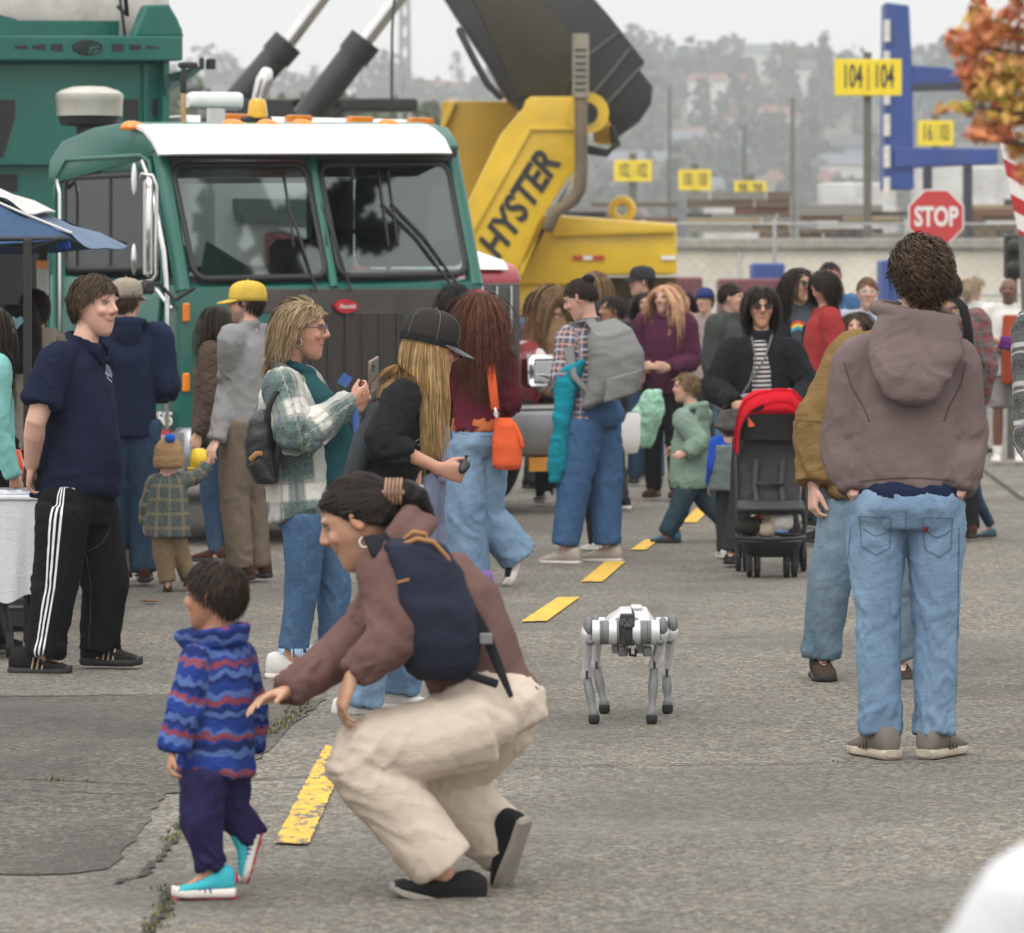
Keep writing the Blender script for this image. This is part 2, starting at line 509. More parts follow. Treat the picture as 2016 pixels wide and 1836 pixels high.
def text_mesh(txt, size, mat, name, parent, Mx, extrude=.004, offset=0., shear=0., width=1.0, align='CENTER'):
    c = bpy.data.curves.new(name, 'FONT'); c.body = txt; c.size = size; c.extrude = extrude; c.offset = offset; c.shear = shear
    c.align_x = align; c.align_y = 'CENTER'; c.resolution_u = 3
    o = bpy.data.objects.new('t', c); COL.objects.link(o)
    me = bpy.data.meshes.new_from_object(o.evaluated_get(bpy.context.evaluated_depsgraph_get()))
    bpy.data.objects.remove(o); bpy.data.curves.remove(c)
    me.transform(Matrix.Diagonal((width, 1, 1, 1))); me.transform(Mx)
    me.transform(Matrix.Translation(-rootloc(parent)))
    me.materials.clear(); me.materials.append(mat); me.name = name
    o = bpy.data.objects.new(name, me); COL.objects.link(o); o.parent = parent
    return o
# ------------------------------------------------------------------ people
def Rz(a): return Matrix.Rotation(rad(a), 3, 'Z')
def head_matrix(yaw, pitch=0, roll=0):
    """yaw 0 looks away from the camera, 90 to the photo's left, 180 at the camera; pitch > 0 looks down"""
    return Rz(yaw) @ Matrix.Rotation(rad(-pitch), 3, 'X') @ Matrix.Rotation(rad(roll), 3, 'Y')

def stand(x, D, H, yaw=180, arms='down', step=0., lean=0., spread=1., headyaw=None, hp=0, hr=0, z0=0.):
    """joints of a standing figure, local frame: +Y front, +X its right side"""
    R = Rz(yaw); h = H/1.75
    J = {}
    def S(k, a, b, c): J[k] = V(x, D, z0)+R @ Vector((a*h, b*h+lean*max(0, c-.9)*h, c*h))
    for s, n_ in ((1, 'r'), (-1, 'l')):
        st = step*s
        S('a'+n_, .10*s*spread, .22*st-.03, .085); S('k'+n_, .095*s*spread, .13*st+.02, .50); S('h'+n_, .085*s, 0, .92)
        S('t'+n_, .115*s*spread, .22*st+.155, .02)
        S('s'+n_, .185*s, -.015, 1.43)
        if arms == 'down': S('e'+n_, .235*s, -.04, 1.14); S('w'+n_, .245*s, .05, .89); S('f'+n_, .235*s, .09, .72)
        elif arms == 'front': S('e'+n_, .235*s, -.02, 1.13); S('w'+n_, .12*s, .24, 1.08); S('f'+n_, .03*s, .33, 1.10)
        elif arms == 'push': S('e'+n_, .24*s, .0, 1.15); S('w'+n_, .21*s, .25, 1.02); S('f'+n_, .17*s, .38, 1.0)
        elif arms == 'pocket': S('e'+n_, .27*s, -.10, 1.14); S('w'+n_, .20*s, .08, .95); S('f'+n_, .17*s, .14, .85)
        elif arms == 'back': S('e'+n_, .24*s, -.10, 1.14); S('w'+n_, .10*s, -.18, .96); S('f'+n_, .0*s, -.17, .93)
    S('pv', 0, 0, .96); S('ch', 0, -.01, 1.36); S('nk', 0, -.015, 1.49); S('hd', 0, .015, 1.625)
    J['R'] = head_matrix(yaw if headyaw is None else headyaw, hp, hr); J['H'] = H; J['yaw'] = yaw
    return J

def hand(mb, wrist, tip, palmn, thumb, size=.185, curl=.35, spread=.12, r=1.0):
    """palm and five fingers; palmn = direction the palm faces, thumb = side the thumb leaves"""
    d = (Vector(tip)-Vector(wrist)).normalized(); pn = Vector(palmn); pn = (pn-d*pn.dot(d)).normalized()
    th = d.cross(pn)
    if th.dot(Vector(thumb)) < 0: th = -th
    k = size/.185; w0 = Vector(wrist)
    c = w0+d*.05*k
    mb.loft([(w0-d*.02*k, th*.026*k, pn*.02*k), (w0+d*.01*k, th*.029*k, pn*.018*k), (w0+d*.05*k, th*.040*k, pn*.016*k), (w0+d*.088*k, th*.041*k, pn*.013*k), (w0+d*.097*k, th*.036*k, pn*.009*k)], 12, p=2.6)
    for i, (off, ln, rr) in enumerate(((.030, .070, .0090), (.010, .079, .0094), (-.011, .073, .0090), (-.031, .057, .0080))):
        q = w0+d*(.088-abs(off)*.12)*k+th*off*k; a = curl*(1+.12*i)
        dd = (d+th*off*spread*14).normalized(); pts = [q-dd*.012*k, q]; ang = 0
        for j, f in enumerate((.44, .32, .24)):
            ang += a*(1.0 if j == 0 else 1.25)
            pts.append(pts[-1]+(dd*math.cos(ang)+pn*math.sin(ang))*ln*f*k)
        mb.tube(pts, [rr*k*r*g for g in (1, 1.03, .95, .88, .78)], 8)
    q = w0+d*.02*k+th*.024*k
    t1 = (d*.75+th*.62+pn*.2*(1+curl)).normalized(); t2 = (d*1.0+th*.15+pn*.35*(1+curl)).normalized()
    mb.tube([q-t1*.01*k, q+t1*.035*k, q+t1*.035*k+t2*.03*k, q+t1*.035*k+t2*.055*k], [.014*k*r, .0125*k*r, .0105*k*r, .0088*k*r], 8)

def head_geo(mb, c, R, s, female=False, child=False, ears=True, smile=0):
    T = lambda x, y, z: c+R @ Vector((x*s, y*s, z*s))
    X = lambda a: R @ Vector((a*s, 0, 0)); Y = lambda a: R @ Vector((0, a*s, 0)); Z = lambda a: R @ Vector((0, 0, a*s))
    jw = .92 if female else 1.0
    rings = []
    for z, y, rx, ry in ((.118, -.012, .012, .018), (.112, -.012, .030, .042), (.092, -.012, .055, .074), (.064, -.010, .070, .092), (.03, -.006, .0765, .099), (0, -.001, .073, .093), (-.03, .006, .067, .084), (-.055, .014, .059*jw, .075), (-.078, .024, .049*jw, .063), (-.098, .036, .036*jw, .047), (-.112, .045, .022*jw, .032), (-.118, .05, .01, .016)):
        if child: rx *= 1.03; z = z*(.93 if z < 0 else 1.0)
        rings.append((T(0, y, z), X(rx), Y(ry)))
    mb.loft(rings, 22)
    ny = .0 if not child else -.008
    mb.tube([T(0, .082, .032), T(0, .096+ny, .010), T(0, .108+ny, -.010), T(0, .096+ny, -.022)], [.008*s, .010*s, .0125*s, .009*s], 8)
    for q in (-1, 1):
        mb.ell(T(.012*q, .094+ny*.7, -.016), (.009*s, .011*s, .008*s), R, 8, 6)
        mb.ell(T(.034*q, .066, -.014), (.024*s, .02*s, .022*s), R, 10, 8)
        mb.ell(T(.028*q, .080, .037), (.026*s, .010*s, .008*s), R, 8, 6)
        if ears:
            Re = R @ Matrix.Rotation(-.25*q, 3, 'Z') @ Matrix.Rotation(-.12, 3, 'X')
            mb.ell(T(.076*q, -.008, .006), (.009*s, .017*s, .031*s), Re, 8, 8)
            mb.ring(T(.082*q, -.01, .008), Re @ Vector((0, .014*s, 0)), Re @ Vector((0, 0, .027*s)), .0045*s, 12, 6)
    w_ = .024+.008*smile
    mb.tube([T(-w_, .074-.004*smile, -.050+.007*smile), T(-.012, .084, -.049), T(0, .087, -.047), T(.012, .084, -.049), T(w_, .074-.004*smile, -.050+.007*smile)], [.004*s, .0058*s, .006*s, .0058*s, .004*s], 8)
    mb.tube([T(-w_*.85, .073, -.058+.004*smile), T(0, .085, -.061), T(w_*.85, .073, -.058+.004*smile)], [.004*s, .0068*s, .004*s], 8)
    mb.ell(T(0, .072, -.092*(1 if not child else .93)), (.019*s, .016*s, .015*s), R, 10, 8)

def face_attr(me, co, c, R, s, smile=0, beard=0):
    q = (co-np.array(c)) @ np.array(R) / s           # into head frame
    x, y, z = q[:, 0], q[:, 1], q[:, 2]
    g = lambda cx, cz, sx, sz: np.exp(-(((np.abs(x)-cx)/sx)**2+((z-cz)/sz)**2))*(y > .03)
    lipc = -.054+smile*.006*(np.abs(x)/.026)**2
    lips = np.exp(-((np.abs(x)/(.026+.007*smile))**4+((z-lipc)/.0095)**2))*(y > .055)
    line = np.exp(-((np.abs(x)/(.024+.008*smile))**4+((z-lipc-.0002)/.0028)**2))*(y > .055)*.8
    bz = .040+.004*np.cos(np.abs(x)*60)
    brow = np.exp(-(((np.abs(x)-.030)/.017)**4+((z-bz)/.0045)**2))*(y > .045)
    lash = np.exp(-(((np.abs(x)-.031)/.015)**4+((z-.0255)/.0028)**2))*(y > .04)*.9
    nos = np.exp(-(((np.abs(x)-.008)/.004)**2+((z+.0245)/.004)**2))*(y > .07)*.7
    dark = np.clip(brow*.75+lash+line*.9+nos, 0, 1)
    if beard: dark = np.maximum(dark, beard*(y > .0)*(z < -.03)*np.clip((-.028-z)/.02, 0, 1)*(1-lips))
    red = g(.042, -.022, .024, .02)*.8+np.exp(-((x/.014)**2+((z+.012)/.014)**2))*(y > .09)*.7+(np.abs(x) > .074)*.9*(np.abs(z) < .05)
    inh = (np.abs(x) < .11)*(np.abs(y) < .14)*(np.abs(z) < .14)
    ca = me.attributes.new('face', 'FLOAT_COLOR', 'POINT')
    ca.data.foreach_set('color', (np.stack([lips, dark, np.clip(red, 0, 1), np.ones(len(x))], 1)*np.append(np.array([1, 1, 1]), 1)*inh[:, None]).astype(np.float32).ravel())

def skull_pts(n, rng, zf=.072, zb=-.05, side=0., miny=-9, zmax=9):
    """random scalp points in the head frame, with hairline"""
    out = []
    C = np.array([0, -.010, .022]); r = np.array([.079, .101, .101])
    while len(out) < n:
        d = rng.normal(size=(n*3, 3)); d /= np.linalg.norm(d, axis=1)[:, None]
        p = C+d*r
        hl = np.interp(p[:, 1], [-.12, -.06, -.02, .02, .045, .07, .1], [zb, zb, .002+side, .028+side, .05, zf, zf])
        p = p[(p[:, 2] > hl) & (p[:, 1] > miny) & (p[:, 2] < zmax)]; out += list(p)
    return np.array(out[:n])

def make_hair(name, parent, J, s, mat, n=500, steps=7, length=.05, width=.006, lift=.006, comb=(0, 0, 0), curl=0., cfreq=60., zf=.072, zb=-.05, side=0., puff=0.,
              grav=.5, rise=.25, crown=(0, -.035, .12), seed=1, part=None, gather=None, cap=1.035, lenvar=.3, torso=(), miny=-9, capmin=None, outer=.012, fringe=0, zmax=9, free=(.066, .10, .115)):
    rng = np.random.default_rng(seed); c = np.array(J['hd']); R = np.array(J['R'])
    p = skull_pts(n, rng, zf, zb, side, miny, zmax); C = np.array([0, -.010, .022]); ra = np.array([.079, .101, .101])
    nrm = (p-C)/ra**2; nrm /= np.linalg.norm(nrm, axis=1)[:, None]
    away = p-np.array(crown)
    if part is not None: away[:, 0] = np.where(p[:, 0] > part, .09, -.09)*1.2; away[:, 1] *= .5
    away = away-nrm*np.sum(away*nrm, 1)[:, None]; away /= np.linalg.norm(away, axis=1)[:, None]+1e-6
    fl = away+np.array(comb); fl = fl-nrm*np.sum(fl*nrm, 1)[:, None]
    ln = length*(1+lenvar*(rng.random(n)*2-1))
    if fringe: ln = np.where(p[:, 1] > .045, np.minimum(ln, fringe), ln)
    layer = rng.random(n)
    gdir = R.T @ np.array([0, 0, -1.])
    tgt = None if gather is None else np.array(gather)
    pos = p+nrm*(.002)+0; d = fl*(1-rise)+nrm*rise; d /= np.linalg.norm(d, axis=1)[:, None]
    pts = [pos.copy()]; st = (ln/(steps-1)/s)[:, None]
    ph = rng.random(n)*6.28
    acc = []
    for k in range(steps-1):
        wgt = grav*(k+1)/(steps-1)*1.4
        if tgt is not None:
            td = tgt-pos; dist = np.linalg.norm(td, axis=1)[:, None]; d = d*.35+td/(dist+1e-6)*.65
            stp = np.minimum(dist*.9, np.linalg.norm(tgt-p, axis=1)[:, None]/(steps-1)*1.25)
        else:
            d = d+gdir*wgt; stp = st
        d /= np.linalg.norm(d, axis=1)[:, None]+1e-9
        pos = pos+d*stp
        for (cc, rr) in ((C, ra), (np.array([0, .135, -.045]), np.array(free)), (np.array([0, .004, -.035]), np.array([.069, .078, .085])), (np.array([0, -.03, -.12]), np.array([.05, .05, .1]))):
            infl = (1+(lift+layer*outer+puff)/.09)[:, None]
            q = (pos-cc)/(rr*infl); l = np.linalg.norm(q, axis=1)
            m = l < 1
            if m.any():
                q2 = q[m]/l[m][:, None]; pos[m] = cc+q2*rr*infl[m]
                nn = q2/(rr*infl[m]); nn /= np.linalg.norm(nn, axis=1)[:, None]
                dm = d[m]; dm = dm-nn*np.minimum(0, np.sum(dm*nn, 1))[:, None]; d[m] = dm/(np.linalg.norm(dm, axis=1)[:, None]+1e-9)
        for (tc_, tr) in torso:
            t_ = R.T @ (np.array(tc_)-c)/s; q = pos-t_; l = np.linalg.norm(q, axis=1); rr = tr/s+layer*.012; m = l < rr
            if m.any(): pos[m] = t_+q[m]/l[m][:, None]*rr[m][:, None]
        if length > .10 and tgt is None:
            x0 = np.interp(pos[:, 2], [-.2, .045, .088], [.066, .066, 0.])*(ln > .09)*(pos[:, 1] > .015)
            sg = np.where(p[:, 0] > (part or 0.), 1, -1); m = (x0 > 0) & (sg*pos[:, 0] < x0)
            pos[m, 0] = (sg*(x0+layer*.012))[m]; d[m, 0] = 0
        pts.append(pos.copy())
    A = np.stack(pts, 1)                          # n, steps, 3 head frame
    if curl:
        tt = np.arange(steps)/(steps-1)
        am = curl*np.minimum(1, tt*2.5)
        L_ = (ln/s)[:, None]*tt[None]
        a1 = np.sin(L_*cfreq*6.28+ph[:, None])*am; a2 = np.cos(L_*cfreq*6.28+ph[:, None])*am
        dd = np.gradient(A, axis=1); dd /= np.linalg.norm(dd, axis=2)[:, :, None]+1e-9
        s1 = np.cross(dd, nrm[:, None, :]); s1 /= np.linalg.norm(s1, axis=2)[:, :, None]+1e-9; s2 = np.cross(dd, s1)
        A = A+s1*a1[:, :, None]+s2*(a2*.7)[:, :, None]
    W = (A*s) @ R.T+c
    # ribbons
    dd = np.gradient(W, axis=1); dd /= np.linalg.norm(dd, axis=2)[:, :, None]+1e-9
    outw = W-(c+R @ (C*s)); outw /= np.linalg.norm(outw, axis=2)[:, :, None]+1e-9
    sd_ = np.cross(dd, outw); sd_ /= np.linalg.norm(sd_, axis=2)[:, :, None]+1e-9
    prof = np.interp(np.arange(steps)/(steps-1), [0, .15, .6, 1], [.6, 1, .75, .08])
    tw = (rng.random(n)-.5)*.9
    sd_ = sd_*np.cos(tw)[:, None, None]+outw*np.sin(tw)[:, None, None]
    wv = (width*(.6+.8*rng.random(n)))[:, None]*prof[None]*.5
    Lf = W-sd_*wv[:, :, None]; Rt = W+sd_*wv[:, :, None]; Md = W+outw*(wv*.35)[:, :, None]
    org = np.array(rootloc(parent))
    vs = np.stack([Lf, Md, Rt], 2).reshape(-1, 3)-org       # n*steps*3
    base = (np.arange(n)[:, None]*steps+np.arange(steps-1)[None])*3
    f1 = np.stack([base, base+1, base+4, base+3], 2).reshape(-1, 4); f2 = np.stack([base+1, base+2, base+5, base+4], 2).reshape(-1, 4)
    fs = np.concatenate([f1, f2]); hv = np.repeat(np.clip(rng.normal(.5, .2, n), 0, 1), steps*3)
    # scalp shell
    nu, nv = 22, 16; sv = []; sf = []
    Ri = ra*cap
    for i in range(nv+1):
        a = -PI/2+PI*i/nv
        for j in range(nu):
            b_ = 2*PI*j/nu; sv.append(C+Ri*np.array([math.cos(a)*math.cos(b_), math.cos(a)*math.sin(b_), math.sin(a)]))
    sv = np.array(sv)
    hl = np.interp(sv[:, 1], [-.12, -.06, -.02, .02, .045, .07, .1], [zb, zb, .002+side, .028+side, .05, zf, zf])
    ok = (sv[:, 2] > hl-.004) & (sv[:, 1] > miny-.01)
    for i in range(nv):
        for j in range(nu):
            q = (i*nu+j, i*nu+(j+1) % nu, (i+1)*nu+(j+1) % nu, (i+1)*nu+j)
            if all(ok[t] for t in q): sf.append(q)
    k0 = len(vs); sw = (sv*s) @ R.T+c-org
    allv = np.concatenate([vs, sw]); allf = [tuple(map(int, f)) for f in fs]+[tuple(t+k0 for t in f) for f in sf]
    me = bpy.data.meshes.new(name); me.from_pydata(allv.tolist(), [], allf)
    at = me.attributes.new('hv', 'FLOAT', 'POINT'); at.data.foreach_set('value', np.concatenate([hv, np.full(len(sw), .3)]).astype(np.float32))
    me.polygons.foreach_set('use_smooth', [True]*len(me.polygons)); me.materials.append(mat)
    o = bpy.data.objects.new(name, me); COL.objects.link(o); o.parent = parent
    return o

EYEW = M('eye_white', (.28, .25, .23), .2, var=.03); EYED = M('eye_iris', (.035, .02, .012), .15, var=.1)
def eyes(parent, J, s, open_=1.0, iris=None):
    R = J['R']; c = J['hd']
    for q in (-1, 1):
        mb = MB(); cc = c+R @ Vector((.031*q*s, .0745*s, .0185*s)); r = .0122*s
        mb.ell(cc, (r, r*.98, r*.50*open_), R, 12, 8); k = len(mb.f)
        mb.ell(cc+R @ Vector((0, r*.62, 0)), (r*.52, r*.46, r*.47*open_), R, 10, 6)
        mb.m = [0]*k+[1]*(len(mb.f)-k)
        mb.build('eye', [EYEW, iris or EYED], parent, smooth=True)

def person_body(parent, J, mat, s, hands=True, vox=.006, female=False, child=False, smile=0, arm=1., leg=1., handspec=None, beard=0, bare=('hands', 'head'), ears=True, neck=1.0, handsize=None, eyeo=1.0, sun=False, ankles=False):
    mb = MB(); H = J['H']; h = H/1.75; nf = .88 if female else 1.
    head_geo(mb, J['hd'], J['R'], s, female, child, ears, smile)
    nb = J['hd']+J['R'] @ Vector((0, -.022*s, -.05*s)); nr = .054*nf*neck*(s if child else h)
    mb.tube([nb, (nb+J['nk'])/2, J['nk'], J['nk']*.6+J['ch']*.4], [nr*1.02, nr*.98, nr*1.12, nr*1.3], 14)
    sx = (J['sr']-J['sl'])
    up = (J['ch']-J['pv'])
    su = sx.normalized(); fv = up.cross(sx).normalized()
    hx = (J['hr']-J['hl']).normalized()
    A = J['pv']-up*.05
    mb.loft([(A, hx*.092*h, fv*.06*h), (J['pv']+up*.2, hx*.09*h, fv*.06*h), (J['pv']+up*.6, su*.095*h, fv*.062*h), (J['pv']+up*.92, su*.11*h, fv*.064*h), (J['ch']+(J['nk']-J['ch'])*.3, su*.12*h, fv*.055*h), (J['ch']+(J['nk']-J['ch'])*.75, su*.07*h, fv*.045*h), (J['nk'], su*.045*h, fv*.04*h)], 14)
    for q in 'lr':
        S, E, W_, F_ = (J[k+q] for k in 'sewf')
        mb.tube([J['ch'], S], [.035*h, .042*h*nf], 10)
        mb.tube([S, S.lerp(E, .5), E, E.lerp(W_, .3), W_], [.044*h*nf*arm, .042*h*nf*arm, .036*h*nf*arm, .038*h*nf*arm, .025*h*nf*arm], 12)
        if hands:
            hs = (handspec or {}).get(q, {})
            pn = hs.get('palm'); 
            if pn is None:
                # palm towards the thigh
                pn = ((J['pv']-W_)); pn = Vector((pn.x, pn.y, 0)); pn = pn if pn.length > .02 else Vector((0, 1, 0))
            tn = hs.get('thumb')
            if tn is None: tn = fv if fv.length else Vector((0, 1, 0))
            hand(mb, W_, F_, pn, tn, handsize or hs.get('size', .185*h*(1.0 if not child else 1.05)), hs.get('curl', .35), hs.get('spread', .12), 1.0 if not female else .92)
        hp, K, Aa, T_ = (J[k+q] for k in 'hkat')
        mb.tube([hp+up*.06, hp, hp.lerp(K, .5), K, K.lerp(Aa, .3), Aa, Aa-Vector((0, 0, .03*h))], [.045*h, .060*h*leg, .056*h*leg, .044*h*leg, .047*h*leg, .034*h*leg, .034*h*leg], 12)
        fd = (T_-Aa); 
        mb.tube([Aa-Vector((0, 0, .02*h)), Aa+fd*.55], [.032*h, .018*h], 8)
    me = remesh(mb, vox, 3, .5)
    co = co_of(me); c = np.array(J['hd']); R = np.array(J['R'])
    q = (co-c) @ R/s; x, y, z = q.T
    for sx_ in (-1, 1):
        gsn = np.exp(-(((x-.031*sx_)/.0165)**2+((z-.017)/.011)**2))*(y > .05)
        co -= (R[:, 1]*s*.0075)[None]*gsn[:, None]
    dent = np.exp(-((x/.02)**2+((z+.0545-smile*.006*(x/.026)**2)/.0032)**2))*(y > .06)
    co -= (R[:, 1]*s*.0035)[None]*dent[:, None]
    face_attr(me, co, c, R, s, smile, beard)
    me.vertices.foreach_set('co', (co-np.array(rootloc(parent))).astype(np.float32).ravel())
    me.polygons.foreach_set('use_smooth', [True]*len(me.polygons)); me.materials.append(mat); me.name = 'body'; me.update()
    o = bpy.data.objects.new('body', me); COL.objects.link(o); o.parent = parent
    if not sun: eyes(parent, J, s, eyeo)
    return o

def top_garment(name, parent, J, mat, hem=.10, ease=.018, sl=1.0, rings=None, sr=(.075, .062, .05, .042), vox=.012, wr=.007, seed=1, front=None, collar='crew', hood=None,
                cuff=None, sarm='lr', smooth=3, freq=9., neckr=.062, drop=None, twist=1.5, rfix=None, shoulder=1.0):
    """front = unit vector the chest faces; hem metres below the pelvis joint"""
    h = J['H']/1.75; mb = MB(); up = (J['ch']-J['pv']).normalized(); sx = (J['sr']-J['sl']).normalized(); hx = (J['hr']-J['hl']).normalized()
    fs_ = up.cross(sx).normalized(); fh = up.cross(hx).normalized()
    hemp = drop if drop is not None else J['pv']-up*hem
    line = [hemp, J['pv'], J['pv'].lerp(J['ch'], .5), J['ch'], J['nk']]
    rings = rings or [(0, .118*h+ease, .085*h+ease), (.35, .108*h+ease, .080*h+ease), (.7, .120*h+ease, .083*h+ease), (.86, .125*h+ease, .075*h+ease*.8), (.94, .095*h+ease*.4, .062*h+ease*.3), (1.0, .058*h, .052*h)]
    lp, _ = spline(line, [1]*5, 24)
    acc = [0]
    for i in range(24): acc.append(acc[-1]+(lp[i+1]-lp[i]).length)
    def at(t):
        L_ = t*acc[-1]
        for i in range(24):
            if acc[i+1] >= L_: return lp[i].lerp(lp[i+1], (L_-acc[i])/(acc[i+1]-acc[i]+1e-9))
        return lp[-1]
    rr = []
    for tup in rings:
        t, w_, d_ = tup[:3]; of = tup[3] if len(tup) > 3 else 0
        u = hx.lerp(sx, min(1, t*1.3)).normalized(); f = fh.lerp(fs_, min(1, t*1.3)).normalized()
        rr.append((at(t)+f*of, u*w_, f*d_))
    mb.loft(rr, 22, p=2.25)
    chains = [([at(0), at(.5), at(1.0)], hx, 1/((rings[2][1]+rings[2][2])*.5))]
    bunch = [(0, 0., .12, .9), (0, .95, .1, -.2)]
    for q in sarm:
        S, E, W_ = J['s'+q], J['e'+q], J['w'+q]
        mb.tube([J['nk']-up*.015*h, J['nk'].lerp(S, .5)-up*.012*h, S], [(.05*h, .05*h), (.058*h+ease*.4, .05*h), (sr[0]*h*.9*shoulder, sr[0]*h*.85)], 12, side=sx)
        S2 = S+(J['nk']-S)*.28
        end = E.lerp(W_, (sl-.5)*2) if sl > .5 else S.lerp(E, sl*2)
        pts = [S2, S] + ([S.lerp(E, .5), E] if sl > .5 else []) + [end]
        r0, r1, r2, r3 = [v*h for v in sr]
        rad_ = [r0*.85, r0*shoulder] + ([(r0+r1)/2, r1] if sl > .5 else []) + [r3]
        if sl > .5: pts.insert(-1, E.lerp(end, .55)); rad_.insert(-1, r2)
        if sl > .5:
            P_, R_ = spline(pts, rad_, 14); 
        else: P_, R_ = spline(pts, rad_, 7)
        sd_ = up.cross((W_-S).normalized()); sd_ = sd_ if sd_.length > .1 else sx
        if cuff: R_[-1] = (cuff*h, cuff*h); R_[-2] = (R_[-2][0]*.5+cuff*h*.5,)*2
        mb.tube(P_, [r[0] for r in R_], 14, side=sd_, roundcap=False)
        ci = len(chains); chains.append(([S]+([E] if sl > .5 else [])+[end], sd_, 1/((sr[0]+sr[1])*.5*h)))
        L1 = (E-S).length; L2 = (end-E).length if sl > .5 else 0
        ef = L1/(L1+L2) if sl > .5 else 9
        bunch += [(ci, ef, .16, 1.0), (ci, .95, .16, .9), (ci, 0, .12, .3)]
    nkd = ((J['hd']-J['nk']).normalized()*.6+up*.4).normalized()
    nu = sx; nf_ = nkd.cross(nu)*-1 if nkd.cross(nu).dot(fs_) < 0 else nkd.cross(nu)
    cc = J['nk']+up*.01*h
    if collar == 'crew': mb.ring(cc+fs_*.004, nu*neckr*h, nf_*neckr*.95*h-up*.012*h, .011*h, 22, 8)
    elif collar == 'high':
        for k in range(3): mb.ring(cc+nkd*(.012*k-.004)*h, nu*neckr*h*(1-.03*k), nf_*neckr*.95*h-up*.01*h, .013*h, 22, 8)
    elif collar == 'polo':
        mb.ring(cc+nkd*.006*h, nu*neckr*1.02*h, nf_*neckr*h-up*.02*h, .012*h, 22, 8); mb.ring(cc-nkd*.008*h, nu*neckr*1.15*h, nf_*neckr*1.2*h-up*.03*h, .010*h, 22, 8)
    if hood:
        b0 = cc-fs_*.045*h
        k_ = hood
        mb.ring(b0+up*.01*h, nu*.098*h*k_, fs_*.075*h*k_-up*.01*h, .03*h*k_, 22, 8, arc=(PI*.80, PI*2.20))
        mb.ell(b0-fs_*.065*h*k_-up*.045*h*k_, (.095*h*k_, .035*h*k_, .095*h*k_), Matrix((nu, -fs_, up)).transposed(), 14, 8)
    return garment(name, mb, mat, parent, chains, vox, smooth, wr*h, seed, freq, bunch, twist, rfix=rfix)

def pants_garment(name, parent, J, mat, r=(.095, .078, .068), waist=.10, hemlift=.0, vox=.012, wr=.007, seed=3, hw=.125, hd=.095, smooth=3, freq=8., seat=.0, stack=.9, twist=1.2, short=None, crotch=.0, rfix=None, wtop=None, thoff=None):
    h = J['H']/1.75; mb = MB(); up = (J['ch']-J['pv']).normalized(); hx = (J['hr']-J['hl']).normalized(); sx = (J['sr']-J['sl']).normalized()
    f = up.cross(hx).normalized()
    wt = J['pv']+up*waist*h; wu = hx*.6+sx*.4; wu.normalize()
    low = J['pv']-up*.09*h
    wtt = wtop or (hw*.88, hd*.86)
    mb.loft([(low-up*.01*h-f*seat*.5*h, hx*hw*.72*h, f*(hd*.9)*h), (J['pv']-up*.03*h-f*seat*h, hx*hw*1.02*h, f*(hd+seat*.3)*h), (J['pv']+up*.02*h-f*seat*.7*h, hx*hw*h, f*hd*h), (wt, wu*wtt[0]*h, f*wtt[1]*h)], 20, p=2.3)
    chains = []; bunch = []
    if seat:
        for q in 'lr': mb.ell(J['h'+q]-f*(.035+seat)*h-up*.0*h, (.075*h, .065*h, .085*h), Matrix((hx, f, up)).transposed(), 12, 8)
    for q in 'lr':
        hp, K, A = J['h'+q], J['k'+q], J['a'+q]
        end = A+(K-A).normalized()*(hemlift*h)
        if short is not None: end = hp.lerp(K, short)
        r0, r1, r2 = [v*h for v in r]
        if short is None:
            pts = [hp+(hp-K).normalized()*.03*h, hp, hp.lerp(K, .5), K, K.lerp(end, .5), end]
            rs = [r0*.9, r0, (r0*1.02+r1)/2, r1, (r1+r2)/2, r2]
        else: pts = [hp+(hp-K).normalized()*.03*h, hp, hp.lerp(end, .5), end]; rs = [r0*.9, r0, r0*.95, r1]
        P_, R_ = spline(pts, rs, 16)
        # keep the cut edge of the leg level with the limb
        mb.tube(P_, [x[0] for x in R_], 14, side=hx, roundcap=False)
        ci = len(chains); chains.append(([hp]+([K] if short is None else [])+[end], hx, 1/r0))
        L1 = (K-hp).length; L2 = (end-K).length; kf = L1/(L1+L2)
        bunch += [(ci, kf, .10, .6), (ci, .96, .12, stack*.75), (ci, .05, .14, .4)]
    chains.append(([wt, low], hx, 1/(hd*h)))
    return garment(name, mb, mat, parent, chains, vox, smooth, wr*h, seed, freq, bunch, twist, rfix=rfix, thoff=thoff)

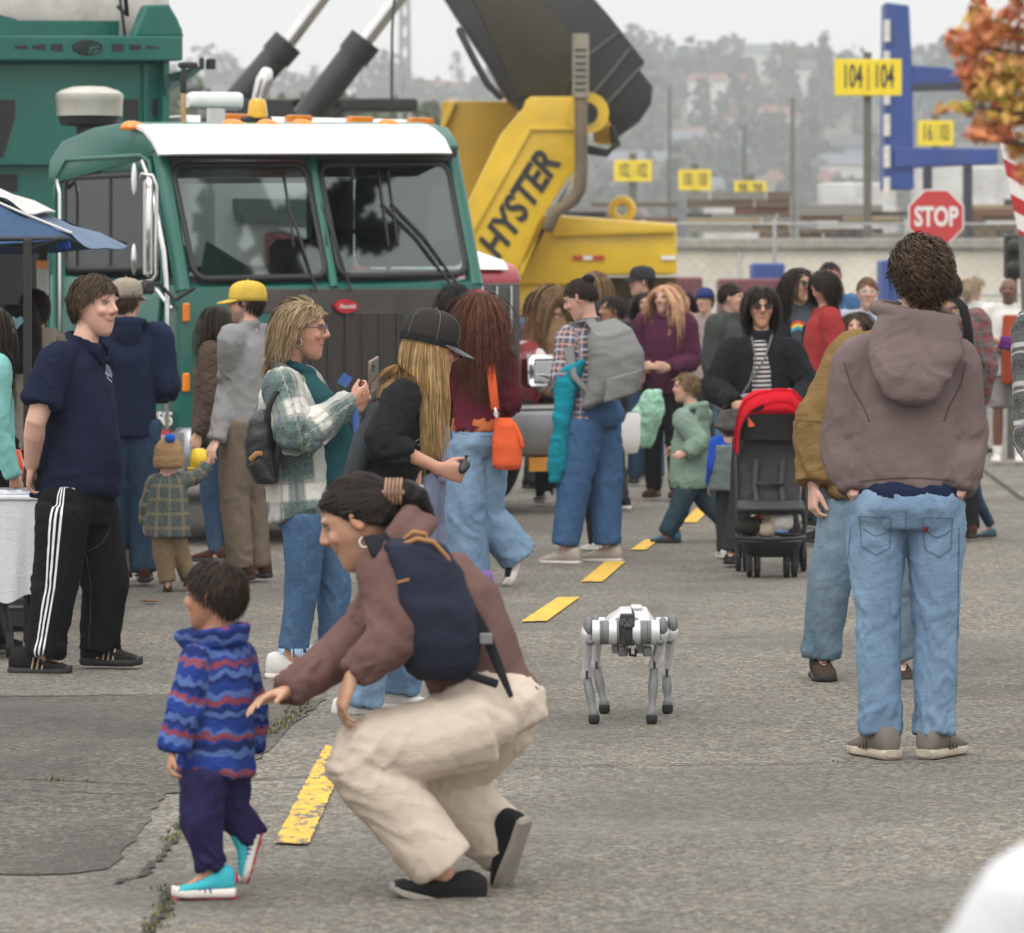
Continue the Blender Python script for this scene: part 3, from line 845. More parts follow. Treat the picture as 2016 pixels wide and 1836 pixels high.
def shoe(parent, A, T_, up=None, L=.27, upper=None, solem=None, accent=None, high=.0, h=1., thick=.027, name='shoe', lacem=None, wid=1.0, scoop=True):
    """A = ankle joint, T_ = toe tip on the sole plane"""
    A = Vector(A); T_ = Vector(T_); up0 = Vector(up) if up is not None else Vector((0, 0, 1))
    d = T_-A; d = d-up0*d.dot(up0); d.normalize(); s = up0.cross(d).normalized(); u = d.cross(s).normalized()*1
    if u.dot(up0) < 0: u = -u
    heel = T_-d*L
    k = L/.27; th = thick*k
    ws = [(0, .024), (.03, .033), (.14, .037), (.34, .0355), (.52, .040), (.70, .0475), (.84, .045), (.94, .033), (.985, .018), (1.0, .006)]
    mb = MB()
    rs = []
    for t, w_ in ws:
        lift = .010*k*max(0, (t-.75)/.25)**2+.004*k*max(0, (.06-t)/.06)
        rs.append((heel+d*t*L+u*(th/2+lift), s*w_*wid*k*1.04, u*th/2*(1 if .02 < t < .99 else .6)))
    mb.loft(rs, 18, p=3.2)
    up_ = [(.015, .022, .070+high), (.05, .031, .098+high), (.14, .035, .108+high), (.25, .036, .110+high*.9), (.36, .036, .100+high*.4), (.48, .038, .086), (.62, .042, .070), (.76, .045, .058), (.88, .042, .047), (.95, .031, .036), (.985, .016, .026)]
    m2 = MB(); rs = []
    for t, w_, hh in up_:
        H_ = hh*k; lo = th*.55+.010*k*max(0, (t-.8)/.2)**2
        rs.append((heel+d*t*L+u*(lo+H_)/2, s*w_*wid*k, u*(H_-lo)/2))
    m2.loft(rs, 16, p=2.5)
    o = m2.build(name, upper, parent, smooth=True)
    so = mb.build('sole', solem, o, smooth='auto')
    if accent is not None:
        m3 = MB()
        for q in (-1, 1):
            for t in (.40, .48, .56): m3.tube([heel+d*(t-.0)*L+u*(.03*k)+s*q*.0395*wid*k, heel+d*(t+.03)*L+u*(.080-.05*(t-.4))*k+s*q*.032*k], .0042*k, 6)
        m3.build('trim', accent, o, smooth=True, kind='stuff')
    if lacem is not None:
        m4 = MB()
        for i in range(5):
            t = .36+.07*i; z = np.interp(t, [.36, .48, .62, .76], [.100, .086, .070, .058])*k+.001
            m4.tube([heel+d*(t)*L+u*(z-.012*k)+s*.022*k, heel+d*(t+.02)*L+u*(z+.002), heel+d*t*L+u*(z-.012*k)-s*.022*k], .0028*k, 6)
        m4.build('laces', lacem, o, smooth=True, kind='stuff')
    return o

def sock(parent, J, q, mat, h, top_=.05, r=.036):
    mb = MB(); A, K = J['a'+q], J['k'+q]; mb.tube([A-(K-A).normalized()*.03*h, A, A+(K-A).normalized()*top_*h], [r*h, r*h, r*1.03*h], 12, roundcap=False)
    mb.build('sock', mat, parent, smooth=True)

def cap_hat(parent, J, s, mat, brimmat=None, brimyaw=0, name='cap', h=1.0, down=0., brim=True, mesh=None):
    R = J['R'] @ Matrix.Rotation(rad(brimyaw), 3, 'Z') @ Matrix.Rotation(rad(down), 3, 'X'); c = J['hd']+J['R'] @ Vector((0, -.008*s, .035*s))
    T = lambda x, y, z: c+R @ Vector((x*s, y*s, z*s))
    mb = MB(); rings = []
    for z, k in ((-.012, 1.0), (.012, 1.0), (.04, .985), (.065, .92), (.085, .78), (.098, .55), (.104, .28), (.106, .05)):
        rings.append((T(0, -.004, z*h), R @ Vector((.088*k*s, 0, 0)), R @ Vector((0, .112*k*s, 0))))
    mb.loft(rings, 24)
    o = mb.build(name, mat, parent, smooth=True)
    m3 = MB(); m3.ell(T(0, -.004, .108*h), (.007*s, .007*s, .005*s), R, 8, 5)
    for a in range(6):
        an = a*PI/3; pts = [T(math.cos(an)*.0885*k, -.004+math.sin(an)*.1125*k, z*h) for z, k in ((-.0, 1.0), (.04, .99), (.065, .925), (.085, .785), (.098, .555), (.105, .2))]
        m3.tube(pts, .0016*s, 5)
    m3.build('cap_seam', brimmat or mat, o, smooth=True, kind='stuff')
    if brim:
        m2 = MB(); top = []; n = 12
        for i in range(n+1):
            a = rad(22+136*i/n); inner = T(math.cos(a)*.088, math.sin(a)*.108, -.006)
            ext = .072*math.sin((i/n)*PI)**.55
            outer = T(math.cos(a)*(.088)+math.cos(a)*ext*.1, math.sin(a)*.108+ext, -.006-.018*(ext/.072)-abs(math.cos(a))**2*.022*(ext/.072))
            top.append((inner, outer))
        up = R @ Vector((0, 0, .0032*s))
        for i in range(n):
            a0, b0 = top[i]; a1, b1 = top[i+1]
            m2.add([a0+up, b0+up, b1+up, a1+up, a0-up, b0-up, b1-up, a1-up], [(0, 1, 2, 3), (7, 6, 5, 4), (1, 5, 6, 2)]+([(0, 4, 5, 1)] if i == 0 else [])+([(3, 2, 6, 7)] if i == n-1 else []))
        m2.build('brim', brimmat or mat, o, smooth=True)
    return o

def glasses(parent, J, s, framem, lensm, r=.021, name='glasses'):
    mb = MB(); R = J['R']; c = J['hd']; T = lambda x, y, z: c+R @ Vector((x*s, y*s, z*s))
    m2 = MB()
    for q in (-1, 1):
        mb.ring(T(.032*q, .098, .016), R @ Vector((r*s, 0, 0)), R @ Vector((0, -.002*s, r*.86*s)), .0017*s, 18, 6)
        m2.loft([(T(.032*q, .0975, .016), R @ Vector((r*.96*s, 0, 0)), R @ Vector((0, 0, r*.82*s))), (T(.032*q, .0985, .016), R @ Vector((r*.96*s, 0, 0)), R @ Vector((0, 0, r*.82*s)))], 16)
        mb.tube([T(.053*q, .096, .022), T(.075*q, .07, .021), T(.079*q, .0, .018), T(.079*q, -.02, .005)], .0018*s, 6)
    mb.tube([T(-.011, .098, .02), T(0, .1, .023), T(.011, .098, .02)], .0018*s, 6)
    o = mb.build(name, framem, parent, smooth=True); m2.build('lens', lensm, o, smooth='auto', kind='stuff'); return o
# ------------------------------------------------------------------ ground
def asphalt(name, base, dark, patchy=.5, seed=0.):
    b = NB(name); o = b.obj()
    v1 = b.n('TexVoronoi'); v1.inputs['Scale'].default_value = 62; b.l(o, v1.inputs['Vector'])
    v2 = b.n('TexVoronoi'); v2.inputs['Scale'].default_value = 150; b.l(o, v2.inputs['Vector'])
    s1 = b.n('SeparateColor'); b.l(v1.outputs['Color'], s1.inputs[0]); s2 = b.n('SeparateColor'); b.l(v2.outputs['Color'], s2.inputs[0])
    chip = b.rng(s1.outputs[0], .15, .95); chip2 = b.rng(s2.outputs[1], .2, .95)
    c = b.mix(b.math('POWER', chip, 1.6), mul(base, .38), mul(base, 2.0))
    c2 = b.mix(b.math('POWER', chip2, 1.8), mul(base, .45), mul(base, 1.8))
    c = b.mix(.38, c, c2)
    warm = b.mix(s1.outputs[2], (.92, 1.0, 1.04), (1.16, 1.0, .82))
    c = b.mix(1.0, c, warm, 'MULTIPLY')
    big = b.noise(o, .55, 6, .62, .4); big2 = b.noise(b.scl(o, (1, .5, 1)), 2.4, 5, .65)
    c = b.mix(b.math('MULTIPLY', b.rng(big, .42, .66), patchy), c, dark)
    c = b.mix(b.math('MULTIPLY', b.rng(big2, .54, .74), patchy*.75), c, mul(dark, .8))
    c = b.mix(b.math('MULTIPLY', b.rng(b.noise(b.scl(o, (.3, 1.6, 1)), 1.1, 5, .6), .5, .7), .22), c, mul(base, 1.5))
    st = b.noise(o, 1.3, 6, .75, 1.0); c = b.mix(b.rng(st, .60, .72, 0, .55), c, (.05, .047, .045))
    b.l(c, b.b.inputs['Base Color']); b.b.inputs['Roughness'].default_value = .9; b.b.inputs['Specular IOR Level'].default_value = .3
    h = b.math('ADD', b.math('MULTIPLY', v1.outputs['Distance'], -1.0), b.math('MULTIPLY', v2.outputs['Distance'], -.6))
    b.bump(b.math('ADD', h, b.math('MULTIPLY', chip, .35)), .75, .006)
    return b.m
A1 = asphalt('asphalt_worn', (.186, .177, .161), (.098, .094, .087), .66)
A2 = asphalt('asphalt_dark', (.115, .110, .10), (.055, .053, .05), .9)
mb = MB(); S = 4000
mb.quad((-S, -60, 0), (S, -60, 0), (S, 2*S, 0), (-S, 2*S, 0)); gr = mb.build('ground', A1, fix=False); gr['kind'] = 'structure'

def flat(name, pts, z, mat, kind='structure', parent=None, jag=0., step=.12):
    """a flat sheet with given ground outline"""
    q = []; rng = random.Random(3)
    for i in range(len(pts)):
        a, b_ = Vector(pts[i]), Vector(pts[(i+1) % len(pts)]); k = max(1, int((b_-a).length/step)) if jag else 1
        for j in range(k):
            p_ = a.lerp(b_, j/k); q.append((p_.x+(rng.random()-.5)*jag, p_.y+(rng.random()-.5)*jag*1.6, z))
    m_ = MB(); m_.add(q, [tuple(range(len(q)))]); o = m_.build(name, mat, parent, fix=False)
    bm = bmesh.new(); bm.from_mesh(o.data); bmesh.ops.triangulate(bm, faces=bm.faces); 
    for f in bm.faces:
        if f.normal.z < 0: f.normal_flip()
    bm.to_mesh(o.data); bm.free()
    if kind: o['kind'] = kind
    return o
gp = lambda *l: [G(x, y) for x, y in l]
flat('asphalt_patch', gp((-300, 1372), (380, 1368), (640, 1378), (560, 1440), (505, 1500), (430, 1560), (330, 1562), (285, 1625), (215, 1712), (150, 1722), (-300, 1722)), .004, A2, jag=.03)

CRK = M('crack_filler', (.035, .032, .028), .95, var=.3, scale=30)
MOSS = M('moss_green', (.13, .14, .045), .95, var=.35, scale=30)
def crack(pts, wd=.012, z=.006, name='crack'):
    rng = random.Random(len(pts)*7+int(pts[0][0])); g = [G(x, y) for x, y in pts]; m_ = MB(); prev = None
    for i in range(len(g)-1):
        k = max(2, int((g[i+1]-g[i]).length/.035))
        d = (g[i+1]-g[i]).normalized(); nrm = Vector((-d.y, d.x, 0))
        for j in range(k):
            c = g[i].lerp(g[i+1], j/k)+nrm*(rng.random()-.5)*.03; hw = wd*(.3+rng.random())*.5
            cur = (Vector((c.x, c.y, z))-nrm*hw, Vector((c.x, c.y, z))+nrm*hw)
            if prev: m_.quad(prev[0], prev[1], cur[1], cur[0])
            prev = cur
    o = m_.build(name, CRK, fix=False); o['kind'] = 'structure'
for pts, wd in (([(-100, 1532), (90, 1538), (240, 1545), (330, 1548), (420, 1540), (560, 1532), (760, 1524), (1100, 1508), (1400, 1506), (1700, 1503), (2100, 1500)], .014),
            ([(0, 1556), (120, 1560), (230, 1566), (330, 1562)], .010), ([(-60, 1578), (60, 1582)], .01),
            ([(455, 1535), (400, 1590), (355, 1640), (310, 1690), (282, 1725), (210, 1745)], .022),
            ([(345, 1745), (320, 1790), (290, 1836), (270, 1900)], .03),
            ([(640, 1255), (630, 1330), (600, 1385), (560, 1430), (520, 1450)], .016),
            ([(-40, 1374), (200, 1371), (300, 1369), (480, 1369)], .016),
            ([(330, 1160), (520, 1162), (700, 1150)], .012),
            ([(1900, 900), (2016, 985)], .05)): crack(pts, wd)

def tufts(name, label, lines, mat, h0=.02, dens=60, spread=.03, seed=1):
    rng = random.Random(seed); m_ = MB()
    for pts in lines:
        g = [G(x, y) for x, y in pts]
        for i in range(len(g)-1):
            for j in range(int((g[i+1]-g[i]).length*dens)):
                if rng.random() < .35: continue
                c = g[i].lerp(g[i+1], rng.random())+Vector((rng.gauss(0, spread), rng.gauss(0, spread), .004)); hh = h0*(.4+rng.random())
                for k in range(3):
                    a = rng.random()*6.28; l = Vector((math.cos(a), math.sin(a), 0)); t = Vector((math.cos(a+1.57), math.sin(a+1.57), 0))
                    m_.add([c-t*.004, c+t*.004, c+l*hh*.8+Vector((0, 0, hh))], [(0, 1, 2)])
    o = m_.build(name, mat, fix=False); tag(o, label, 'grass', 'stuff'); return o
tufts('crack_grass', 'small green and yellow tufts of moss growing in the pavement cracks', [[(640, 1262), (625, 1300)], [(600, 1385), (560, 1430), (520, 1448)], [(380, 1612), (355, 1640)], [(400, 1590), (340, 1660)], [(335, 1745), (300, 1836)], [(380, 1370), (460, 1369)], [(100, 1538), (160, 1541)], [(1640, 1504), (1670, 1504)]], MOSS, .014, 110, .02)
LEAF = M('dry_leaf_brown', (.25, .1, .04), .8)
for x, y in ((300, 1185), (288, 1184)):
    m_ = MB(); c = G(x, y, .012); m_.add([c+V(-.05, 0, 0), c+V(-.01, .03, .012), c+V(.05, .01, .002), c+V(.0, -.03, .01)], [(0, 1, 2, 3)])
    tag(m_.build('fallen_leaf', LEAF, fix=False), 'dry brown leaf on the asphalt behind the toddler, %s of two' % ('right' if x == 300 else 'left'), 'leaf', group='dry leaves on the asphalt')

def paint_mat(name, wear, col=(.66, .41, .045)):
    b = NB(name); o = b.obj()
    c = b.mix(b.rng(b.noise(o, 9, 5), .3, .7), mul(col, .82), mul(col, 1.1))
    f = b.noise(b.scl(o, (1, .35, 1)), 26, 6, .75, .4); g = b.noise(o, 3.0, 3)
    m1 = b.rng(b.math('ADD', f, b.math('MULTIPLY', b.math('SUBTRACT', g, .5), .5)), wear, wear+.06)
    c = b.mix(m1, c, (.12, .11, .10)); b.l(c, b.b.inputs['Base Color']); b.b.inputs['Roughness'].default_value = .75
    v = b.n('TexVoronoi'); v.inputs['Scale'].default_value = 85; b.l(o, v.inputs['Vector']); b.bump(v.outputs['Distance'], .4, .005)
    return b.m
YP = paint_mat('yellow_road_paint', .63); YW = paint_mat('yellow_road_paint_worn', .52)
for pts, m_ in (([(540, 1663), (606, 1666), (690, 1480), (640, 1470)], YW), ([(1026, 1226), (1076, 1225), (1141, 1178), (1098, 1178)], YP),
            ([(1144, 1147), (1186, 1147), (1232, 1107), (1192, 1107)], YP), ([(1241, 1084), (1272, 1084), (1300, 1062), (1270, 1064)], YP),
            ([(1342, 1030), (1372, 1030), (1445, 955), (1418, 955)], YP), ([(1290, 1062), (1312, 1060), (1345, 1040), (1325, 1042)], YP)):
    flat('lane_marking', gp(*pts), .008, m_, jag=.004 if m_ is YP else .008, step=.03)
# ------------------------------------------------------------------ far setting: hills, wood, houses, rail yard, signs
HILL = NB('hillside'); o_ = HILL.obj(); c_ = HILL.mix(HILL.rng(HILL.noise(o_, .012, 6, .65), .4, .6), (.045, .055, .035), (.14, .13, .09)); HILL.l(c_, HILL.b.inputs['Base Color']); HILL.b.inputs['Roughness'].default_value = .95
def hz_(x, y):
    """terrain height"""
    px = CX+x/y*FPX
    top = np.interp(px, [-400, 300, 700, 1100, 1300, 1500, 1700, 2000, 2400], [43, 44, 41, 46, 52, 54, 51, 54, 52])
    t = max(0, min(1, (y-700)/900)); t = t*t*(3-2*t)
    return top*t*1.35+3*math.sin(x*.013+y*.01)*t-.5
mb = MB(); nx, ny = 90, 30; vs = []
for j in range(ny+1):
    y = 640+(2600-640)*j/ny
    for i in range(nx+1):
        x = (-.2+.4*i/nx)*y; vs.append((x, y, hz_(x, y)-1.2*(j == 0)))
fs = [(j*(nx+1)+i, j*(nx+1)+i+1, (j+1)*(nx+1)+i+1, (j+1)*(nx+1)+i) for j in range(ny) for i in range(nx)]
mb.add(vs, fs); hl = mb.build('hill_terrain', HILL.m, smooth=True, fix=False); hl['kind'] = 'structure'
def leafmat(name, c1, c2):
    b = NB(name); at = b.attr('hv').outputs['Fac']; c = b.mix(at, c1, c2); b.l(c, b.b.inputs['Base Color']); b.b.inputs['Roughness'].default_value = .8; return b.m
def crown_mesh(name, mat, blobs, nleaf, size, parent=None, kind=None, seed=1, squash=1.):
    """blobs: (centre, rx, rz) ; leaf clumps spread through their volume"""
    rng = np.random.default_rng(seed); vol = np.array([b[1]**2*b[2] for b in blobs]); idx = rng.choice(len(blobs), nleaf, p=vol**.6/(vol**.6).sum())
    C_ = np.array([tuple(b[0]) for b in blobs])[idx]; R_ = np.array([[b[1], b[1], b[2]] for b in blobs])[idx]
    d = rng.normal(size=(nleaf, 3)); d /= np.linalg.norm(d, axis=1)[:, None]; r = rng.random(nleaf)**.35
    pos = C_+d*R_*r[:, None]
    a = rng.normal(size=(nleaf, 3)); a /= np.linalg.norm(a, axis=1)[:, None]; b = np.cross(a, rng.normal(size=(nleaf, 3))); b /= np.linalg.norm(b, axis=1)[:, None]
    s = (size*(.5+rng.random(nleaf)))[:, None]
    vs = np.stack([pos-a*s, pos-b*s*.6, pos+a*s, pos+b*s*.6], 1).reshape(-1, 3)-np.array(rootloc(parent))
    me = bpy.data.meshes.new(name); me.from_pydata(vs.tolist(), [], np.arange(nleaf*4).reshape(-1, 4).tolist())
    at = me.attributes.new('hv', 'FLOAT', 'POINT'); cl = vnoise(pos/(size*6), 3); at.data.foreach_set('value', np.repeat(np.clip(cl*.7+rng.random(nleaf)*.4, 0, 1), 4).astype(np.float32))
    me.materials.append(mat); o = bpy.data.objects.new(name, me); COL.objects.link(o); o.parent = parent
    if kind: o['kind'] = kind
    return o
WOOD = leafmat('far_foliage', (.018, .035, .026), (.085, .085, .035)); BARK = M('bark', (.06, .05, .04), .9)
rng = random.Random(5); bl = []
for i in range(900):
    y = rng.uniform(760, 2000); x = rng.uniform(-.125, .125)*y; z = hz_(x, y); hh = rng.uniform(6, 17)*(1.5 if rng.random() < .12 else 1)
    if rng.random() < .35: bl += [(V(x, y, z+hh*.35), hh*.20, hh*.4), (V(x, y, z+hh*.8), hh*.10, hh*.35)]
    else: bl.append((V(x, y, z+hh*.45), hh*.42, hh*.5))
w_ = crown_mesh('hillside_wood', WOOD, bl, 90000, 1.5, kind='stuff'); w_['label'] = 'hazy wood covering the hill far behind the rail yard'; w_['category'] = 'wood'
# houses on the hill
HW = [M('house_wall_'+n, c, .8) for n, c in (('white', (.62, .61, .58)), ('cream', (.5, .45, .36)), ('grey', (.26, .28, .30)), ('pink', (.45, .30, .26)), ('blue', (.20, .27, .36)), ('brown', (.2, .14, .1)))]
HR = [M('house_roof_'+n, c, .85) for n, c in (('dark', (.07, .07, .075)), ('red', (.22, .09, .07)), ('slate', (.14, .15, .17)))]
GLW = M('window_dark', (.03, .04, .05), .2)
adj = ['white', 'cream', 'grey', 'pinkish', 'pale blue', 'brown']
where = ['low on the hill', 'halfway up the hill', 'near the hill top']
def HP(px, y):
    a = 'low' if y < 1000 else 'midway' if y < 1300 else 'high'
    for x0, n_ in ((420, 'by the green hopper'), (560, 'left of the rams'), (700, 'between the rams'), (850, 'left of the boom'), (1290, 'behind the machine'), (1400, 'right of the boom end'), (1500, 'above the middle number board'), (1640, 'left of the tall number board'), (1760, 'behind the tall number board'), (1880, 'behind the blue gantry'), (2020, 'behind the autumn leaves'), (9999, 'past the right edge')):
        if px < x0: return a+' on the hill '+n_
used = set()
for i in range(135):
    y = rng.uniform(800, 1650); px = rng.uniform(340, 2100); x = (px-CX)/FPX*y; z = hz_(x, y); k = rng.choice((0, 0, 0, 1, 1, 2, 3, 4, 5)); kr = rng.randrange(3)
    wv, dv, hv = rng.uniform(8, 20), rng.uniform(7, 11), rng.uniform(4, 9)
    lb = '%s house with %s roof %s' % (adj[k], ['dark', 'red', 'slate'][kr], HP(px, y))
    if lb in used: continue
    used.add(lb)
    r = root('house', lb, 'house', (x, y, z), 'houses on the hill'); R = Rz(rng.uniform(-30, 30))
    mb = MB(); mb.box((x, y, z+hv/2-1), (wv, dv, hv+2), R); mb.build('wall', HW[k], r)
    e = .5; a = [V(-wv/2-e, -dv/2-e, 0), V(wv/2+e, -dv/2-e, 0), V(wv/2+e, dv/2+e, 0), V(-wv/2-e, dv/2+e, 0), V(-wv/2-e, 0, dv*.28), V(wv/2+e, 0, dv*.28)]
    a = [V(x, y, z+hv)+R @ q for q in a]; mb = MB(); mb.add(a, [(0, 1, 5, 4), (2, 3, 4, 5), (0, 4, 3), (1, 2, 5), (3, 2, 1, 0)]); mb.build('roof', HR[kr], r)
    nw = int(wv/3.2)
    for j in range(nw):
        for fl in range(1 if hv < 6 else 2):
            mb = MB(); mb.box(V(x, y, z)+R @ V(-wv/2+(j+.7)*wv/(nw+.4), -dv/2-.05, 1.8+fl*3), (1.5, .12, 1.3), R); mb.build('window', GLW, r)

# belt of nearer trees to the left of the machine
for i, (px, D, hh, cc) in enumerate(((400, 300, 15.5, 'a'), (440, 290, 14, 'b'), (670, 320, 16, 'c'), (705, 280, 14, 'a'), (750, 300, 14.5, 'a'), (805, 260, 12, 'b'), (850, 270, 12, 'a'), (625, 300, 14, 'c'), (1245, 420, 9, 'a'), (905, 300, 13, 'b'))):
    x = (px-CX)/FPX*D; m_ = {'a': leafmat('leaf_green%d' % i, (.035, .055, .022), (.085, .11, .04)), 'b': leafmat('leaf_olive%d' % i, (.06, .075, .03), (.13, .14, .05)), 'c': leafmat('leaf_yellow%d' % i, (.10, .10, .035), (.20, .18, .06))}[cc]
    lab = {'a': 'green tree', 'b': 'olive green tree', 'c': 'yellowing tree'}[cc]
    r = root('tree', lab+[' just right of the green hopper', ' second to the right of the green hopper', ' beyond the right hydraulic ram', ' behind the lattice mast', ' right of the lattice mast', ' left of the boom', ' under the black boom', ' between the two hydraulic rams', ' behind the boom end', ' left of the yellow tower'][i], 'tree', (x, D, 0), 'trees beyond the yard')
    mb = MB(); mb.tube([(x, D, 0), (x+.2, D, hh*.5), (x, D, hh*.85)], [.35, .25, .08], 8)
    for a in range(5): mb.tube([(x, D, hh*(.35+.1*a)), (x+math.cos(a*2.4)*hh*.25, D+math.sin(a*2.4)*hh*.25, hh*(.55+.09*a))], [.12, .04], 6)
    mb.build('trunk', BARK, r, smooth=True)
    rr = random.Random(i); bl = [(V(x+rr.uniform(-.28, .28)*hh, D+rr.uniform(-.2, .2)*hh, hh*rr.uniform(.42, .88)), hh*.17, hh*.16) for _ in range(9)]
    crown_mesh('crown', m_, bl, 4200, .36, r, seed=i)

# rail yard: wall of pale containers, stacked beams, fence
CONC = M('concrete_pale', (.66, .62, .53), .85, dirt=.25, scale=.8); CONT = [M('container_'+n, c, .6, dirt=.35, scale=1.2) for n, c in (('cream', (.50, .48, .43)), ('white', (.56, .56, .55)), ('blue', (.035, .075, .28)), ('maroon', (.16, .05, .06)))]
r = root('yard_wall', 'long pale concrete wall along the rail yard', 'wall', (8, 92, 0)); 
for i in range(9):
    mb = MB(); mb.box((3+i*3.05, 92, 1.2), (3.0, .3, 2.4), None, .03); mb.build('wall_panel', CONC, r)
mb = MB(); mb.box((15, 91.95, 2.52), (27.5, .5, .2), None, .02); mb.build('coping', M('concrete_grey', (.33, .31, .27), .9, dirt=.5), r)
for i, (px, c, w_c, y0, nm) in enumerate(((1510, 2, .55, 518, 'blue crate against the pale wall behind the stroller'), (1748, 2, .28, 512, 'blue panel leaning on the wall left of the curly hair'), (1515, 3, 1.7, 548, 'long maroon container in front of the pale wall'), (1350, 3, .5, 545, 'maroon box at the end of the yellow machine'))):
    D = 80-i*2; zt = CH-(y0-HY)/FPX*D; x = (px-CX)/FPX*D
    r = root('crate', nm, 'crate', (x, D, 0)); mb = MB(); mb.box((x, D, zt/2), (w_c, 1.2, zt), None, .03); mb.build('crate_body', CONT[c], r)
    for k in range(max(2, int(w_c/.5))):
        mb = MB(); mb.box((x-w_c/2+(k+.5)*w_c/max(2, int(w_c/.5)), D-.63, zt/2), (.08, .05, zt*.95)); mb.build('rib', CONT[c], r)
# chain link fence in front of the wall
GALV = M('galvanised', (.34, .35, .35), .45, .6)
r = root('chain_link_fence', 'galvanised chain link fence in front of the pale yard wall', 'fence', (12, 88, 0))
for i in range(12): 
    mb = MB(); x = 2.5+i*2.5; mb.tube([(x, 88, 0), (x, 88, 2.9)], .04, 8); mb.build('post', GALV, r, smooth=True)
for z in (2.85, 1.5): mb = MB(); mb.tube([(2.5, 88, z), (30, 88, z)], .025, 6); mb.build('rail', GALV, r, smooth=True)
mb = MB()
for i in range(-12, 112):
    x0 = 2.5+i*.25
    for sg in (1, -1):
        a = x0; b_ = x0+sg*2.8; za, zb_ = .05, 2.85
        mb.tube([(a, 88+.02*sg, za), (b_, 88+.02*sg, zb_)], .003, 3, roundcap=False)
mb.build('mesh_wire', GALV, r, kind='stuff')
# stacks of timber and steel beams on flat wagons
BM = [M('beam_'+n, c, .8, dirt=.5, scale=.6) for n, c in (('brown', (.13, .09, .055)), ('rust', (.17, .085, .05)), ('grey', (.22, .21, .19)), ('tan', (.30, .24, .15)), ('dark', (.05, .05, .05)))]
rr = random.Random(11)
for w_i, (px0, px1, D, lab) in enumerate(((1340, 1560, 118, 'flat wagon stacked with brown beams behind the yellow counterweight'), (1560, 1800, 121, 'flat wagon loaded with weathered timber left of the stop sign'), (1800, 2100, 119, 'flat wagon loaded with tan timber right of the stop sign'), (1100, 1340, 125, 'flat wagon of mixed beams behind the boom support'))):
    xa, xb = (px0-CX)/FPX*D, (px1-CX)/FPX*D; z0 = CH-(470-HY)/FPX*D
    r = root('flat_wagon', lab, 'wagon', ((xa+xb)/2, D, 0), 'flat wagons in the rail yard')
    mb = MB(); mb.box(((xa+xb)/2, D, z0-.15), (xb-xa-.15, 2.4, .3), None, .02); mb.build('deck', BM[2], r)
    for k in range(4):
        xw = xa+.5+k*(xb-xa-1)/3; mb = MB(); mb.tube([(xw, D-1, .45), (xw, D+1, .45)], .45, 14, roundcap=False); mb.build('wheel', BM[4], r, smooth='auto')
        mb = MB(); mb.box((xw, D-.9, (z0+.6)/2), (.16, .16, z0-.6)); mb.build('strut', BM[4], r)
    z = z0
    for k in range(7):
        hh = rr.uniform(.10, .22); xx = xa+.1
        while xx < xb-.3:
            ln = rr.uniform(.6, 2.8); ln = min(ln, xb-.1-xx)
            if rr.random() < .88 and ln > .15:
                mb = MB(); mb.box((xx+ln/2, D-1.0+rr.uniform(-.15, .15), z+hh/2), (ln-.04, .3, hh)); mb.build('beam', BM[rr.choice((0, 0, 1, 2, 2, 3, 4))], r)
            xx += ln
        z += hh
# yellow number boards on poles
SY = M('sign_yellow', (.82, .62, .01), .5, var=.06); SKB = M('sign_black', (.02, .02, .02), .6); POLE = M('pole_grey', (.12, .115, .10), .7)
def board(px, py, w_px, h_px, D, txt, lab, ypole=560, topx=0, pole=True):
    s = FPX/D; x = (px-CX)/s; z = CH-(py-HY)/s
    r = root('number_board', lab, 'sign', (x, D, 0), 'yellow number boards on poles')
    mb = MB(); mb.box((x, D, z), (w_px/s, .05, h_px/s), None, .01); mb.build('board', SY, r)
    if pole: mb = MB(); zt = z+(h_px/2+14)/s; mb.box((x, D+.14, zt/2), (.13*D/100*1.3, .12, zt)); mb.build('pole', POLE, r)
    h2 = h_px/s*.74
    mb = MB(); mb.box((x, D-.035, z), (.012*w_px/s, .01, h2)); mb.build('divider', SKB, r)
    for q, tx in zip((-1, 1), txt):
        text_mesh(tx, h2*1.22, SKB, 'digits', r, Matrix.Translation((x+q*w_px/s*.235, D-.032, z)) @ Matrix.Rotation(PI/2, 4, 'X'), .004, offset=h2*.018, width=.82*(w_px/s*.42)/(h2*1.22*.56*max(2, len(tx))))
board(1709, 152, 132, 72, 92, ('104', '104'), 'large yellow number board reading 104 104 on a tall post')
board(1842, 262, 70, 50, 150, ('16', '103'), 'dull yellow number board hanging between the blue gantry beams')
board(1246, 336, 74, 42, 165, ('102', '102'), 'yellow number board just right of the exhaust pipe')
board(1368, 354, 64, 40, 185, ('100', '100'), 'yellow number board in the middle of the row of three')
board(1477, 370, 62, 28, 200, ('98', '98'), 'lowest and smallest yellow number board right of the middle one')
